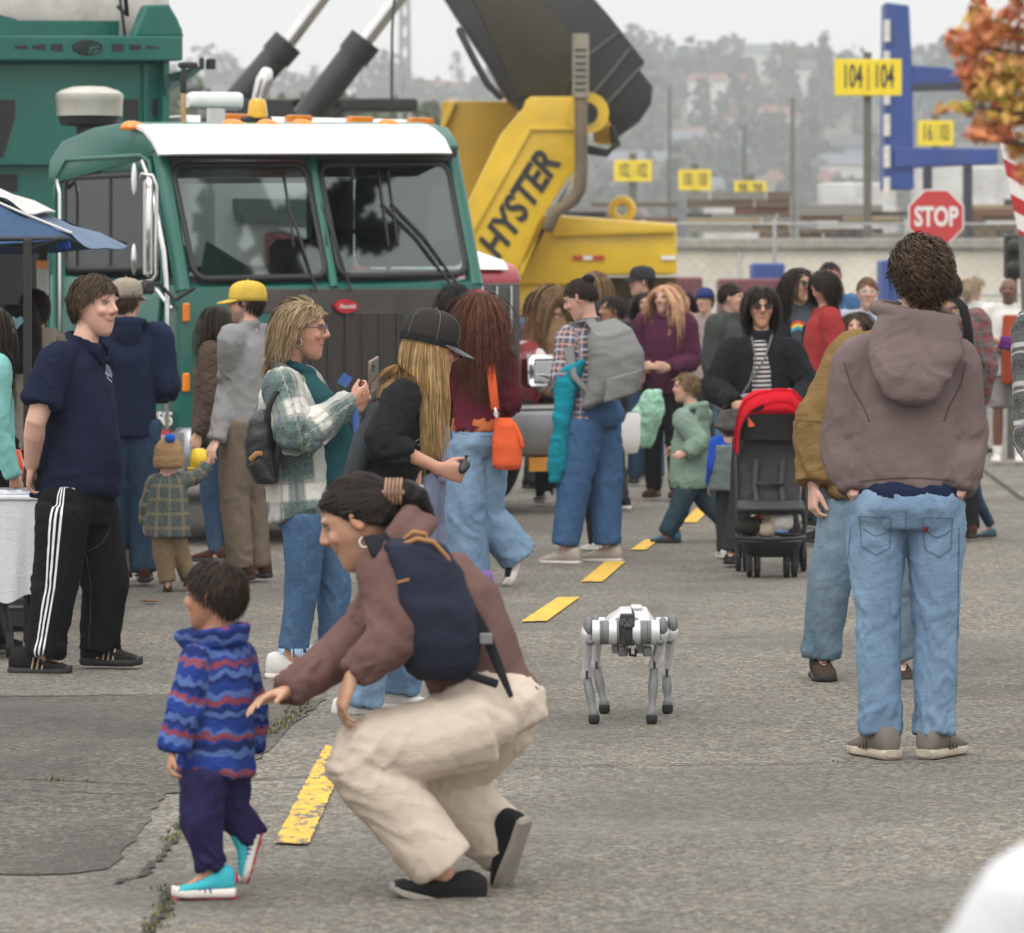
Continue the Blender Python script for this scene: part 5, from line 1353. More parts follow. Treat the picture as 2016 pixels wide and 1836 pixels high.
pn = pants_garment('track_pants', r_, J, TRK, r=(.118, .100, .082), waist=.06, hw=.182, hd=.15, wr=.012, seed=23, vox=.009, freq=6, stack=1.1, rfix={0: .10, 1: .10}, thoff={0: PI})
SHOE2 = cloth('shoe_black_knit', (.02, .019, .018), 200, .4); GOLD = M('trim_gold', (.42, .33, .2), .6)
for q in 'lr': shoe(r_, J['a'+q], J['t'+q], L=.275, upper=SHOE2, solem=RUB_B, accent=GOLD, lacem=SHB, thick=.036, high=.01)
make_hair('hair', r_, J, 1.05, hairmat('hair_brown_short', (.030, .019, .011), (.105, .068, .040)), n=3600, steps=7, length=.038, width=.0045, lift=.002, rise=.2, grav=.15, comb=(1.4, .2, 0), zf=.070, zb=-.045, seed=6, cap=1.08, outer=.011, side=.004, free=(.06, .06, .09))

# woman in the green check overshirt taking a picture
D0 = 19.3
J = JP(D0, dict(hd=(596, 652), nk=(566, 728), ch=(566, 776), pv=(600, 1000), sr=(556, 762, -.16), sl=(600, 760, .15), er=(586, 862, -.24), wr=(690, 792, -.10), fr=(734, 764, -.05), el=(650, 868, .18), wl=(700, 808, .08), fl=(738, 778, .03),
    hr=(600, 1020, -.08), hl=(625, 1020, .09), kr=(596, 1150, -.07), kl=(656, 1150, .10), ar=(574, 1300, -.05), al=(656, 1286, .12), tr=(640, 1336, -.05), tl=(716, 1316, .10)), -88, 1.62, hyaw=-96, hp=3)
r_ = foot_root('woman with glasses in a green and white check overshirt photographing with a phone', J)
SK_W = skin('skin_weathered', (.52, .27, .19))
person_body(r_, J, SK_W, 1.0, vox=.0055, female=True, smile=.3, ankles=True, handspec=dict(r=dict(palm=V(.1, .8, .5), thumb=V(0, -.3, 1), curl=.55), l=dict(palm=V(0, -.8, .4), thumb=V(0, .2, 1), curl=.6)), handsize=.175, eyeo=.8)
GR = (.035, .085, .080); WH = (.62, .60, .56); TN = (.33, .29, .25); PU = (.05, .045, .10)
PLD = cloth('check_green_white', (.12, .17, .16), 260, .5, kind='plaid', extra=[(.22, .0, .036, WH, 'v', .95), (.22, .11, .042, GR, 'v', .92), (.22, .11, .006, PU, 'v', .7), (.22, .042, .008, TN, 'v', .7), (.22, .03, .036, WH, 'u', .6), (.22, .14, .034, GR, 'u', .75), (.22, .14, .006, PU, 'u', .6), (.22, .077, .006, TN, 'u', .6)])
tg = top_garment('overshirt', r_, J, PLD, drop=P(592, 1022, D0), rings=[(0, .165, .135, .0), (.1, .165, .145), (.3, .160, .15), (.55, .165, .155), (.75, .175, .14), (.88, .16, .105), (.95, .10, .07), (1, .065, .06)], sr=(.092, .086, .078, .060), wr=.012, seed=41, vox=.009, collar=None, freq=6)
nk = J['nk']; mb = MB()
mb.tube([nk+V(-.06, .06, .02), nk+V(-.065, -.04, .02), nk+V(-.02, -.085, .0), nk+V(.06, -.075, -.05), nk+V(.095, -.06, -.09)], [(.03, .008), (.036, .008), (.036, .008), (.032, .007), (.02, .006)], 8, side=V(-.3, 0, 1))
mb.tube([nk+V(-.06, .06, .02), nk+V(.0, .09, .0), nk+V(.075, .07, -.045), nk+V(.11, .04, -.08)], [(.03, .007)]*4, 8, side=V(0, 0, 1))
garment('collar', mb, PLD, r_, [([nk, nk+V(.1, 0, -.15)], V(0, 1, 0), 1)], .006, 2, .002)
TLT = cloth('knit_teal', (.018, .075, .085), 300, .3)
mb = MB(); fwd = V(1, 0, 0)
mb.loft([(P(650, 985, D0), V(0, .10, 0), V(.10, 0, 0)), (P(655, 930, D0), V(0, .11, 0), V(.105, 0, 0)), (P(645, 850, D0), V(0, .10, 0), V(.10, 0, 0)), (P(622, 780, D0), V(0, .09, 0), V(.085, 0, 0)), (P(600, 745, D0), V(0, .07, 0), V(.06, 0, 0)), (P(590, 722, D0), V(0, .06, 0), V(.055, 0, 0))], 18)
mb.ring(P(590, 722, D0), V(0, .06, 0), V(.055, 0, -.02), .016, 20, 8)
garment('cowl_top', mb, TLT, r_, [([P(650, 985, D0), P(590, 722, D0)], V(0, 1, 0), 1)], .009, 3, .010, 12, 9.)
DEN2 = cloth('denim_mid', (.060, .125, .235), 420, .3, kind='denim', extra=((.20, .31, .45), (.030, .065, .13)))
pn = pants_garment('cropped_jeans', r_, J, DEN2, r=(.098, .076, .068), waist=.05, hw=.14, hd=.13, wr=.010, seed=28, vox=.009, hemlift=.05, stack=.1, freq=5)
FRAY = M('frayed_denim', (.30, .42, .58), .9)
mb = MB(); rng = random.Random(4)
for q in 'lr':
    e = J['a'+q]+(J['k'+q]-J['a'+q]).normalized()*.05
    for i in range(46):
        a = rng.random()*6.28; p0 = e+V(math.cos(a)*.082, math.sin(a)*.082, .006); ln = .02+rng.random()*.025
        t = V(-math.sin(a), math.cos(a), 0)*.005; mb.add([p0-t, p0+t, p0+V(math.cos(a)*.01, math.sin(a)*.01, -ln)], [(0, 1, 2)])
mb.build('frayed_hem', FRAY, pn, fix=False, kind='stuff')
SHW = M('shoe_white', (.66, .64, .62), .6)
so = shoe(r_, J['ar'], J['tr'], L=.25, upper=SHW, solem=PALE, lacem=PALE, high=.015); shoe(r_, J['al'], J['tl'], L=.25, upper=SHW, solem=PALE, lacem=PALE)
text_mesh('adidas', .026, M('print_black', (.02, .02, .02), .7), 'shoe_print', so, Matrix.Translation(P(581, 1319, D0-.10)) @ Matrix.Rotation(rad(90), 4, 'X') @ Matrix.Rotation(rad(22), 4, 'Z'), .0008)
HBL = hairmat('hair_blonde_ash', (.17, .11, .06), (.46, .34, .20))
tor = [(J['nk']+V(-.0, 0, -.06), .10), (J['sr'], .08), (J['sl'], .08), (J['ch'], .12)]
make_hair('hair', r_, J, 1.0, HBL, n=4200, steps=11, length=.16, width=.005, lift=.002, puff=.001, rise=.2, grav=.35, curl=.004, cfreq=9, comb=(0, -1.4, 0), zf=.064, zb=-.085, seed=8, cap=1.08, outer=.009, torso=tor, part=.02, fringe=.042, lenvar=.35, side=-.01)
GLS = M('frame_purple', (.05, .03, .10), .3); b = NB('lens_clear'); b.b.inputs['Alpha'].default_value = .22; b.b.inputs['Roughness'].default_value = .05; b.b.inputs['Base Color'].default_value = (.5, .55, .6, 1); LENS = b.m
glasses(r_, J, 1.0, GLS, LENS, .021)
mb = MB(); mb.ring(J['hd']+J['R'] @ V(.082, -.004, -.045), V(.015, 0, 0), V(0, .003, .016), .002, 18, 6); mb.build('earring', METAL, r_, smooth=True)
GLD = M('gold_ring', (.6, .38, .1), .25, 1); mb = MB(); mb.ring(J['fr'].lerp(J['wr'], .42)+V(0, -.02, 0), V(.006, 0, .009), V(0, .011, 0), .002, 12, 5); mb.build('ring', GLD, r_, smooth=True)
PH = M('phone_case_gold', (.30, .22, .18), .25, .6); PHB = M('phone_back', (.20, .19, .19), .2, .3)
ph = root('phone', 'clear cased phone held up by the woman in the check overshirt', 'phone', P(735, 745, D0))
Rp = Rz(-28) @ Matrix.Rotation(rad(12), 3, 'Y') @ Matrix.Rotation(rad(18), 3, 'X')
mb = MB(); mb.box(P(735, 738, D0), (.012, .074, .152), Rp, .006); mb.build('phone_case', PH, ph, smooth='auto')
mb = MB(); mb.box(P(735, 738, D0)+Rp @ V(-.0015, 0, 0)*0, (.0135, .066, .144), Rp, .004); mb.build('phone_panel', PHB, ph, smooth='auto')
mb = MB()
for y, z in ((-.018, .05), (-.018, .03), (-.004, .04)):
    for sx in (-1, 1): mb.ell(P(735, 738, D0)+Rp @ V(.007*sx, y, z), (.002, .006, .006), Rp, 8, 6)
mb.build('camera_lens', SHB, ph, smooth=True, kind='stuff')
# lanyard card and black rucksack of the same woman
cdm = M('card_blue', (.03, .09, .30), .5); ld = root('lanyard', 'blue printed lanyard hanging from the hand of the woman photographing', 'lanyard', P(700, 830, D0))
mb = MB(); mb.tube([P(698, 800, D0-.14), P(702, 850, D0-.15), P(706, 885, D0-.14)], [(.014, .002)]*3, 6, side=V(1, 0, 0)); mb.build('strap', cdm, ld)
mb = MB(); mb.box(P(679, 748, D0-.10), (.045, .004, .05), Matrix.Rotation(rad(35), 3, 'Y')); mb.build('card', cdm, ld)
LEA = M('leather_black', (.014, .014, .016), .42, var=.2, bump=.3, bscale=90)
bp = root('backpack', 'black leather rucksack hanging behind the woman in the check overshirt', 'backpack', P(515, 950, D0-.1))
mb = MB(); mb.loft([(P(524, 806, D0-.12), V(.03, 0, .0), V(0, .09, 0)), (P(518, 822, D0-.12), V(.055, 0, .01), V(0, .13, 0)), (P(514, 865, D0-.12), V(.07, 0, 0), V(0, .145, 0)), (P(517, 915, D0-.12), V(.068, 0, 0), V(0, .145, 0)), (P(525, 950, D0-.12), V(.045, 0, 0), V(0, .11, 0))], 20, p=2.8)
bo = garment('bag_body', mb, LEA, bp, [([P(524, 806, D0), P(525, 950, D0)], V(1, 0, 0), 1)], .008, 2, .008, 4, 10.)
mb = MB(); mb.loft([(P(505, 905, D0-.24), V(.035, 0, .02), V(0, .04, 0)), (P(522, 945, D0-.22), V(.05, 0, -.01), V(0, .05, 0))], 14); garment('pocket', mb, LEA, bp, [([P(505, 905, D0), P(522, 945, D0)], V(1, 0, 0), 1)], .008, 2, .004)
mb = MB(); mb.tube([P(493, 905, D0-.28), P(505, 893, D0-.285), P(516, 893, D0-.27)], [(.012, .004)]*3, 6, side=V(0, 0, 1)); mb.build('leather_tab', TANL, bp, smooth=True)
mb = MB(); mb.tube([P(546, 770, D0-.26), P(530, 800, D0-.25), P(524, 830, D0-.25)], [(.012, .004)]*3, 6, side=V(1, 0, 0)); mb.tube([P(552, 850, D0-.24), P(548, 890, D0-.25), P(540, 920, D0-.22)], [(.014, .004)]*3, 6, side=V(1, 0, 0)); mb.build('strap', LEA, bp, smooth=True, kind='stuff')

# woman in the trucker cap holding the robot's controller
D0 = 17.7
J = JP(D0, dict(hd=(848, 690), nk=(806, 752), ch=(790, 790), pv=(735, 985), sr=(790, 788, -.15), sl=(838, 782, .14), er=(756, 872, -.22), wr=(866, 922, -.22), fr=(918, 934, -.22), el=(815, 895, .18), wl=(818, 965, .05), fl=(852, 1022, .04),
    hr=(738, 1005, -.08), hl=(765, 1000, .09), kr=(752, 1190, -.08), kl=(800, 1180, .12), ar=(712, 1385, -.06), al=(790, 1362, .16), tr=(775, 1424, -.10), tl=(850, 1398, .12)), -82, 1.68, hyaw=-72, hp=8, hr=0)
r_ = foot_root('woman in a black trucker cap and dark shirt leaning forward to hold a controller', J)
person_body(r_, J, SK_W, 1.0, vox=.0055, female=True, smile=.4, handspec=dict(r=dict(palm=V(.3, .8, .1), thumb=V(.2, -.2, 1), curl=1.0), l=dict(palm=V(-.6, 0, -.6), thumb=V(0, -.5, .5), curl=.4)), handsize=.18)
BLK = cloth('jersey_black', (.016, .016, .017), 420, .25); CHAR = cloth('jersey_charcoal', (.038, .043, .048), 420, .2)
tg = top_garment('shirt', r_, J, BLK, drop=P(742, 962, D0), rings=[(0, .15, .135, .01), (.12, .145, .135), (.4, .135, .125, .01), (.7, .150, .125), (.86, .155, .10), (.94, .10, .07), (1, .062, .058)], sl=.74, sr=(.080, .076, .068, .056), wr=.010, seed=51, vox=.009, collar='crew', freq=7)
mb = MB(); mb.loft([(P(700, 935, D0-.03), V(.05, 0, .0), V(0, .13, 0)), (P(722, 880, D0-.03), V(.065, 0, 0), V(0, .13, 0)), (P(755, 800, D0-.03), V(.06, 0, 0), V(0, .12, 0)), (P(782, 752, D0-.02), V(.035, 0, 0), V(0, .08, 0))], 18)
garment('back_panel', mb, CHAR, r_, [([P(700, 935, D0), P(782, 750, D0)], V(0, 1, 0), 1)], .009, 3, .006, 12, 8.)
on_surface(tg, [[(812, 872), (822, 864), (838, 862)], [(815, 880), (826, 872), (836, 868)], [(818, 886), (830, 888), (838, 882)]], .004, M('print_white', (.6, .6, .6), .8), 'shirt_print', tg, .004)
pants_garment('jeans', r_, J, JEAN_L, r=(.100, .088, .080), waist=.05, hw=.14, hd=.13, wr=.011, seed=29, vox=.010, hemlift=.0, stack=1.1, seat=.02)
for q in 'lr': shoe(r_, J['a'+q], J['t'+q], L=.25, upper=SHW, solem=PALE, lacem=PALE)
tor = [(J['nk']+V(-.02, 0, -.06), .105), (J['sr'], .085), (J['sl'], .085), (J['ch'], .13), (J['ch']+V(-.03, -.05, -.1), .12)]
HGO = hairmat('hair_golden', (.20, .115, .045), (.60, .41, .19))
make_hair('hair', r_, J, 1.0, HGO, n=3200, steps=15, length=.36, width=.005, lift=.001, rise=.02, grav=1.2, curl=.003, cfreq=4, comb=(0, -.1, 0), zf=.04, zb=-.08, seed=18, cap=1.02, outer=.009, torso=tor, lenvar=.3, side=-.035, zmax=.035)
MESHG = cloth('cap_mesh_black', (.035, .032, .03), 300, .4); BRIM = cloth('cap_brim_grey', (.14, .145, .15), 120, .5, var=.4)
o = cap_hat(r_, J, 1.04, MESHG, BRIM, name='trucker_cap', h=1.12, down=-6)
mb = MB(); Rr = J['R'] @ Matrix.Rotation(rad(-6), 3, 'X'); cc = J['hd']+J['R'] @ V(0, -.008, .037); mb.loft([(cc+Rr @ V(0, -.004, -.014), Rr @ V(.093, 0, 0), Rr @ V(0, .118, 0)), (cc+Rr @ V(0, -.004, .012), Rr @ V(.093, 0, 0), Rr @ V(0, .118, 0))], 24); mb.build('cap_band', SHB, o, smooth='auto')
mb = MB(); mb.loft([(J['wl']+V(-.004, 0, .012), V(.032, 0, .012), V(0, .027, 0)), (J['wl']+V(.004, 0, -.012), V(.032, 0, .012), V(0, .027, 0))], 14); mb.build('watch', METAL, r_, smooth='auto')
ct = root('controller', 'black handheld controller in the fist of the woman in the trucker cap', 'controller', P(918, 920, D0-.22))
mb = MB(); c = P(916, 914, D0-.22); mb.tube([c+V(-.01, -.045, -.018), c+V(.0, -.03, .0), c+V(.003, 0, .006), c+V(0, .03, 0), c+V(-.01, .045, -.018)], [.018, .021, .019, .021, .018], 10)
garment('controller_body', mb, M('plastic_black', (.02, .022, .025), .45), ct, [([c, c+V(0, .05, 0)], V(1, 0, 0), 1)], .005, 2, 0)
for q in (-.02, .02):
    mb = MB(); mb.tube([c+V(0, q, .01), c+V(.004, q, .03)], .004, 6); mb.ell(c+V(.005, q, .032), (.009, .009, .004), None, 8, 5); mb.build('thumbstick', RUB_B, ct, smooth=True)

# man in the tan work jacket, mostly hidden behind the hoodie
D0 = 19.2
J = JP(D0, dict(hd=(1808, 560), nk=(1785, 640), ch=(1760, 690), pv=(1716, 985), sr=(1678, 700), sl=(1850, 705), er=(1610, 832, .02), wr=(1602, 955, -.04), fr=(1600, 1018, -.06), el=(1865, 850), wl=(1850, 960, -.05), fl=(1845, 1010, -.05),
    hr=(1662, 1005), hl=(1760, 1005), kr=(1634, 1140, -.05), kl=(1768, 1150, .05), ar=(1616, 1290), al=(1770, 1292, .1), tr=(1628, 1346, -.18), tl=(1782, 1350, -.05)), 176, 1.78, hyaw=180)
r_ = foot_root('man in a tan canvas work jacket and faded jeans standing behind the taupe hoodie', J)
person_body(r_, J, SK_P, 1.0, vox=.006, handspec=dict(r=dict(palm=V(1, .3, 0), thumb=V(.3, -1, 0), curl=.55)), handsize=.20, arm=1.1)
CANV = cloth('canvas_tan', (.20, .125, .050), 300, .5, var=.2)
tg = top_garment('work_jacket', r_, J, CANV, drop=P(1725, 975, D0), rings=[(0, .21, .14), (.3, .21, .14), (.7, .22, .14), (.86, .2, .11), (.95, .12, .08), (1, .07, .065)], sr=(.100, .092, .085, .072), wr=.010, seed=61, vox=.010, cuff=.076, freq=9, sl=.98)
on_surface(tg, [[(1560, 826), (1600, 829), (1640, 832)], [(1563, 943), (1600, 946), (1642, 944)]], .004, M('stitch_brown', (.11, .065, .03), .9), 'cuff_seam', tg, .003)
pants_garment('jeans', r_, J, cloth('denim_faded', (.13, .19, .25), 420, .3, kind='denim', extra=((.33, .38, .38), (.05, .11, .18))), r=(.098, .086, .080), waist=.05, hw=.15, hd=.12, wr=.010, seed=63, vox=.010, stack=.9)
SHBR = cloth('suede_brown', (.05, .035, .025), 200, .4)
for q in 'lr': shoe(r_, J['a'+q], J['t'+q], L=.30, upper=SHBR, solem=RUB_B, lacem=SHB)
make_hair('hair', r_, J, 1.0, hairmat('hair_brown_plain', (.03, .018, .01), (.1, .065, .035)), n=500, steps=6, length=.05, width=.008, rise=.2)
# ------------------------------------------------------------------ the crowd behind
STY = dict(
 short=dict(n=420, steps=5, length=.035, width=.009, lift=.001, rise=.2, grav=.2, zf=.072, zb=-.045, cap=1.06, outer=.009),
 bob=dict(n=520, steps=8, length=.17, width=.010, lift=.003, rise=.1, grav=.6, zf=.062, zb=-.06, cap=1.08, outer=.012, part=0., fringe=.07, side=-.02),
 long=dict(n=600, steps=11, length=.34, width=.011, lift=.001, rise=.05, grav=.85, zf=.068, zb=-.07, cap=1.05, outer=.011, part=.01, curl=.004, cfreq=6, side=-.02, free=(.08, .11, .13), comb=(0, -.5, 0)),
 wavy=dict(n=700, steps=14, length=.40, width=.012, lift=.008, rise=.2, grav=.6, zf=.068, zb=-.07, cap=1.08, outer=.026, curl=.009, cfreq=11, side=-.02, free=(.085, .11, .13), comb=(0, -.5, 0)),
 tied=dict(n=420, steps=7, length=.12, width=.009, lift=.001, gather=(0, -.12, .02), zf=.078, zb=-.04, cap=1.06, outer=.008),
 fluffy=dict(n=500, steps=7, length=.085, width=.010, lift=.004, rise=.3, grav=.3, zf=.07, zb=-.06, cap=1.1, outer=.016, comb=(0, -.6, 0)))
HM = dict(black=HB, brown=hairmat('hair_brown', (.022, .013, .008), (.085, .05, .03)), dbrown=hairmat('hair_deep_brown', (.010, .006, .004), (.034, .019, .012)), gold=hairmat('hair_light_brown', (.10, .06, .03), (.30, .19, .095)),
          red=hairmat('hair_auburn', (.045, .014, .008), (.16, .055, .03)), straw=hairmat('hair_strawberry', (.50, .27, .15), (.85, .52, .32)), blonde=hairmat('hair_pale_blonde', (.28, .20, .12), (.58, .47, .33)), ging=hairmat('hair_ginger', (.09, .045, .022), (.25, .13, .06)))
def C(n, c, **k): return cloth(n, c, 300, .25, **k)
def crowd(label, hx, hy, D, yaw, top, bottom, hair=('brown', 'short'), skin_=None, foot=SHB, arms='down', H=None, hyaw=None, hp=0, female=False, build=1.0, child=False, step=.0, sole=None, sl=1.0, short=None, hem=.10,
          hood=None, collar='crew', smile=0, px=None, top_ex=0., group=None, hs=None, legs=(.095, .075, .065), beard=0, spread=1., mod=None, seed=None, lean=0., legwear=None, cuffw=None, vox=.013, sun=False):
    hz = CH-(hy-HY)/FPX*D; H = H or hz/1.625*1.75; x = (hx-CX)/FPX*D
    J = stand(x, D, H, yaw, arms, step, lean, spread, hyaw, hp)
    h = H/1.75
    J['hd'].x = x
    if mod: mod(J)
    s = hs or (.97 if not female else .95)*max(.82, min(1.05, h)) if not child else (hs or .80)
    r = root('person', label, 'person', (x, D, 0), group)
    seed = seed or int(abs(hx*7+hy))
    person_body(r, J, skin_ or SK_P, s, vox=.008 if vox < .014 else .010, female=female, child=child, smile=smile, arm=build, leg=build, beard=beard, sun=sun)
    k = build
    sr = tuple(v*k for v in (.074, .063, .054, .046))
    e = .018*k+top_ex
    rg = [(0, (.118*k)*h+e, (.090*k)*h+e), (.35, .110*k*h+e, .088*k*h+e), (.7, .122*k*h+e, .088*k*h+e), (.86, .128*k*h+e, .078*h+e*.8), (.94, .098*h+e*.4, .062*h+e*.3), (1.0, .058*h, .052*h)]
    t = top_garment(top[1], r, J, top[0], hem=hem*h, rings=rg, sr=sr, wr=.009, seed=seed, vox=vox, hood=hood, collar=collar, sl=sl, cuff=cuffw)
    b_ = pants_garment(bottom[1], r, J, bottom[0], r=tuple(v*k for v in legs), waist=.06, hw=.128*k, hd=.098*k, wr=.009, seed=seed+1, vox=vox, short=short, stack=.8)
    for q in 'lr': shoe(r, J['a'+q], J['t'+q], L=.27*h if not child else .22*h+.03, upper=foot, solem=sole or RUB_B, wid=1.0, thick=.032)
    if hair:
        st = dict(STY[hair[1]]); fk = 2.2 if D < 32 else 1.3; st['n'] = int(st['n']*fk); st['width'] *= .62 if D < 32 else .8; tor = [(J['nk']+V(0, 0, -.07*h), .10*h), (J['sr'], .09*h), (J['sl'], .09*h), (J['ch'], .125*h), (J['ch']+(J['pv']-J['ch'])*.3, .13*h)]
        if hair[1] in ('long', 'wavy', 'bob'): st['torso'] = tor
        if len(hair) > 2: st.update(hair[2])
        make_hair('hair', r, J, s, HM[hair[0]], seed=seed, **st)
    return r, J, s, t, b_

JN_D = cloth('denim_dark', (.030, .060, .115), 420, .3, kind='denim', extra=((.09, .15, .23), (.015, .030, .06)))
JN_S = cloth('denim_stone', (.115, .20, .31), 420, .3, kind='denim', extra=((.22, .33, .45), (.06, .12, .22)))
KH = C('chino_taupe', (.165, .128, .098)); KHT = C('chino_tan', (.23, .165, .10)); BK = C('trousers_black', (.013, .013, .014)); DG_ = C('trousers_charcoal', (.04, .041, .045))
BRN = C('leather_brown', (.055, .025, .016)); BEI = C('shoe_beige', (.42, .36, .31)); WHS = C('shoe_offwhite', (.6, .58, .56))
PUR = C('shoe_purple', (.20, .12, .38)); BKS = C('shoe_black_mesh', (.02, .02, .022))

# navy hoodie man behind the polo shirt
r, J, s, t, b_ = crowd('man in a navy hoodie and beige cap with his back turned to the camera', 250, 594, 25.2, 8, (C('hoodie_navy', (.014, .021, .052)), 'hoodie'), (JN_D, 'jeans'), ('brown', 'short'), foot=BRN, build=1.10, hood=.9, arms='front', top_ex=.02, hyaw=-20, legs=(.105, .085, .075))
cap_hat(r, J, s*1.02, C('cap_beige', (.30, .26, .21)), name='cap', brimyaw=-10)
# brown quilted jacket woman
r, J, s, t, b_ = crowd('woman with long brown hair in a brown quilted jacket facing the green truck', 424, 636, 27.2, 78, (cloth('quilt_brown', (.085, .058, .045), 200, .6, kind='quilt'), 'quilted_jacket'), (JN_D, 'skinny_jeans'), ('dbrown', 'long'), SK_L, foot=BRN, female=True, hem=.16, top_ex=.03, legs=(.080, .058, .042), hyaw=75, arms='down', build=1.08, collar='high')
# yellow cap man
r, J, s, t, b_ = crowd('bearded man in a yellow cap and grey fleece holding the small child by the hand', 484, 600, 25.5, 62, (C('fleece_grey', (.25, .25, .255)), 'fleece_jacket'), (KH, 'chinos'), ('dbrown', 'short'), SK_P, foot=BRN, build=1.12, hem=.13, top_ex=.02, beard=.6, hyaw=80, collar='high', arms='down', legs=(.098, .08, .07),
    mod=lambda J: J.update(el=P(452, 765, 25.45), wl=P(425, 868, 25.3), fl=P(406, 908, 25.2)))
YC = C('cap_yellow', (.58, .40, .07)); cap_hat(r, J, s*1.05, YC, name='cap')
# small child with bobble hat
D0 = 24.7
J = JP(D0, dict(hd=(332, 905), nk=(332, 930), ch=(330, 945), pv=(330, 1032), sl=(304, 948), sr=(358, 946), el=(290, 990, .02), wl=(286, 1030, .04), fl=(283, 1052, .04), er=(388, 938, .04), wr=(408, 915, .06), fr=(412, 900, .08),
    hl=(317, 1040), hr=(344, 1040), kl=(322, 1092), kr=(355, 1090, .04), al=(330, 1145), ar=(372, 1138, .08), tl=(330, 1166, -.02), tr=(375, 1158, .02)), 5, .86)
r = foot_root('small child in a tan bobble hat and green check shirt seen from behind', J)
person_body(r, J, SK_P, .78, vox=.007, child=True, handsize=.09)
CK = cloth('check_green_navy', (.030, .036, .042), 300, .4, kind='plaid', extra=[(.075, .0, .009, (.17, .14, .07), 'v', .75), (.075, .03, .008, (.02, .07, .065), 'v', .6), (.07, .0, .009, (.17, .14, .07), 'u', .7), (.07, .03, .008, (.02, .07, .065), 'u', .5)])
top_garment('check_shirt', r, J, CK, drop=P(330, 1056, D0), rings=[(0, .125, .095), (.3, .12, .09), (.7, .105, .08), (.88, .09, .065), (1, .045, .04)], sr=(.09, .085, .078, .066), wr=.012, vox=.009, seed=5)
pants_garment('trousers', r, J, KHT, r=(.12, .105, .085), waist=.05, hw=.17, hd=.14, wr=.016, vox=.010, seed=6)
for q in 'lr': shoe(r, J['a'+q], J['t'+q], L=.15, upper=BRN, solem=BRN)
KN = cloth('knit_tan', (.32, .20, .105), 120, .9); mb = MB(); R = J['R']; c = J['hd']
mb.loft([(c+V(0, 0, z), V(rx, 0, 0), V(0, ry, 0)) for z, rx, ry in ((-.045, .072, .084), (-.03, .082, .096), (.012, .083, .098), (.018, .079, .092), (.06, .076, .086), (.09, .062, .07), (.118, .036, .04), (.128, .01, .01))], 22)
bo_ = garment('knitted_hat', mb, KN, r, [([c, c+V(0, 0, .1)], V(1, 0, 0), 1)], .006, 1, .003, 3, 20)
mb = MB(); mb.ell(c+V(.012, -.055, .118), (.028, .028, .026), None, 12, 8); o = garment('bobble', mb, C('wool_blue', (.02, .12, .52)), r, [([c, c+V(0, 0, .1)], V(1, 0, 0), 1)], .005, 0, .006, 3, 120)
YPL = M('plastic_yellow', (.72, .50, .01), .35)
hh = root('toy_helmet', 'yellow plastic toy helmet held between the tan jacketed woman and the small child', 'toy helmet', P(392, 905, 24.9)); hh['label'] = 'yellow plastic toy helmet held beside the child in the bobble hat'
mb = MB(); c = P(392, 905, 24.9); mb.loft([(c+V(0, 0, -.062), V(.042, 0, 0), V(0, .07, 0)), (c+V(0, 0, -.05), V(.046, 0, 0), V(0, .09, 0)), (c, V(.048, 0, 0), V(0, .1, 0)), (c+V(0, 0, .05), V(.042, 0, 0), V(0, .085, 0)), (c+V(0, 0, .063), V(.02, 0, 0), V(0, .04, 0))], 20, p=2.8); mb.build('helmet_shell', YPL, hh, smooth=True)
mb = MB(); mb.ring(c+V(-.005, 0, -.045), V(.052, 0, 0), V(0, .098, 0), .008, 20, 6); mb.build('helmet_rim', YPL, hh, smooth=True)
# child in a hi-vis vest half hidden by the navy hoodie
r, J, s, t, b_ = crowd('child in a hi-vis yellow vest and khaki trousers half hidden behind the navy hoodie man', 262, 880, 25.6, 30, (cloth('vest_hivis', (.42, .68, .02), 300, .2, kind='hstripe', extra=(.16, .05, .022, (.5, .5, .5))), 'hivis_vest'), (KHT, 'trousers'), ('brown', 'short'), foot=BKS, sole=PALE, child=True, hs=.78, sl=.2)
J_ = J
# red haired woman walking away with the orange bag
D0 = 25.1
J = JP(D0, dict(hd=(946, 618), nk=(950, 680), ch=(948, 712), pv=(938, 862), sl=(903, 716, .05), sr=(990, 722, -.05), el=(897, 775, .08), wl=(912, 800, .32), fl=(925, 795, .40), er=(1000, 790, .02), wr=(975, 805, .26), fr=(955, 800, .34),
    hl=(918, 880, -.03), hr=(962, 882, .03), kl=(918, 1000, -.05), kr=(955, 1010, .06), al=(922, 1122, -.02), ar=(1020, 1095, .10), tl=(898, 1156, .04), tr=(1008, 1158, .06)), 28, 1.66, hyaw=20)
r = foot_root('woman with long auburn hair in a maroon jumper walking in light wide jeans', J)
person_body(r, J, SK_P, .98, vox=.007, female=True)
top_garment('jumper', r, J, C('knit_maroon', (.095, .012, .026)), drop=P(940, 838, D0), rings=[(0, .145, .115), (.15, .14, .11), (.45, .135, .10), (.75, .155, .10), (.87, .15, .085), (.95, .10, .06), (1, .06, .055)], sr=(.085, .082, .072, .06), wr=.010, vox=.011, seed=8)
mb = MB(); mb.loft([(P(940, 848, D0), V(.145, 0, 0), V(0, .115, 0)), (P(940, 820, D0), V(.135, 0, 0), V(0, .105, 0))], 18); garment('orange_hem', mb, C('cotton_orange', (.48, .15, .05)), r, [([P(940, 848, D0), P(940, 820, D0)], V(1, 0, 0), 1)], .010, 2, .006)
pn = pants_garment('wide_jeans', r, J, JEAN_L, r=(.112, .115, .120), waist=.05, hw=.150, hd=.125, seat=.02, wr=.012, vox=.011, seed=9, hemlift=-.01, stack=.6, freq=6)
on_surface(pn, [[(900, 852), (925, 856)], [(945, 858), (978, 860)]], .006, STITCH, 'seam', pn, .003)
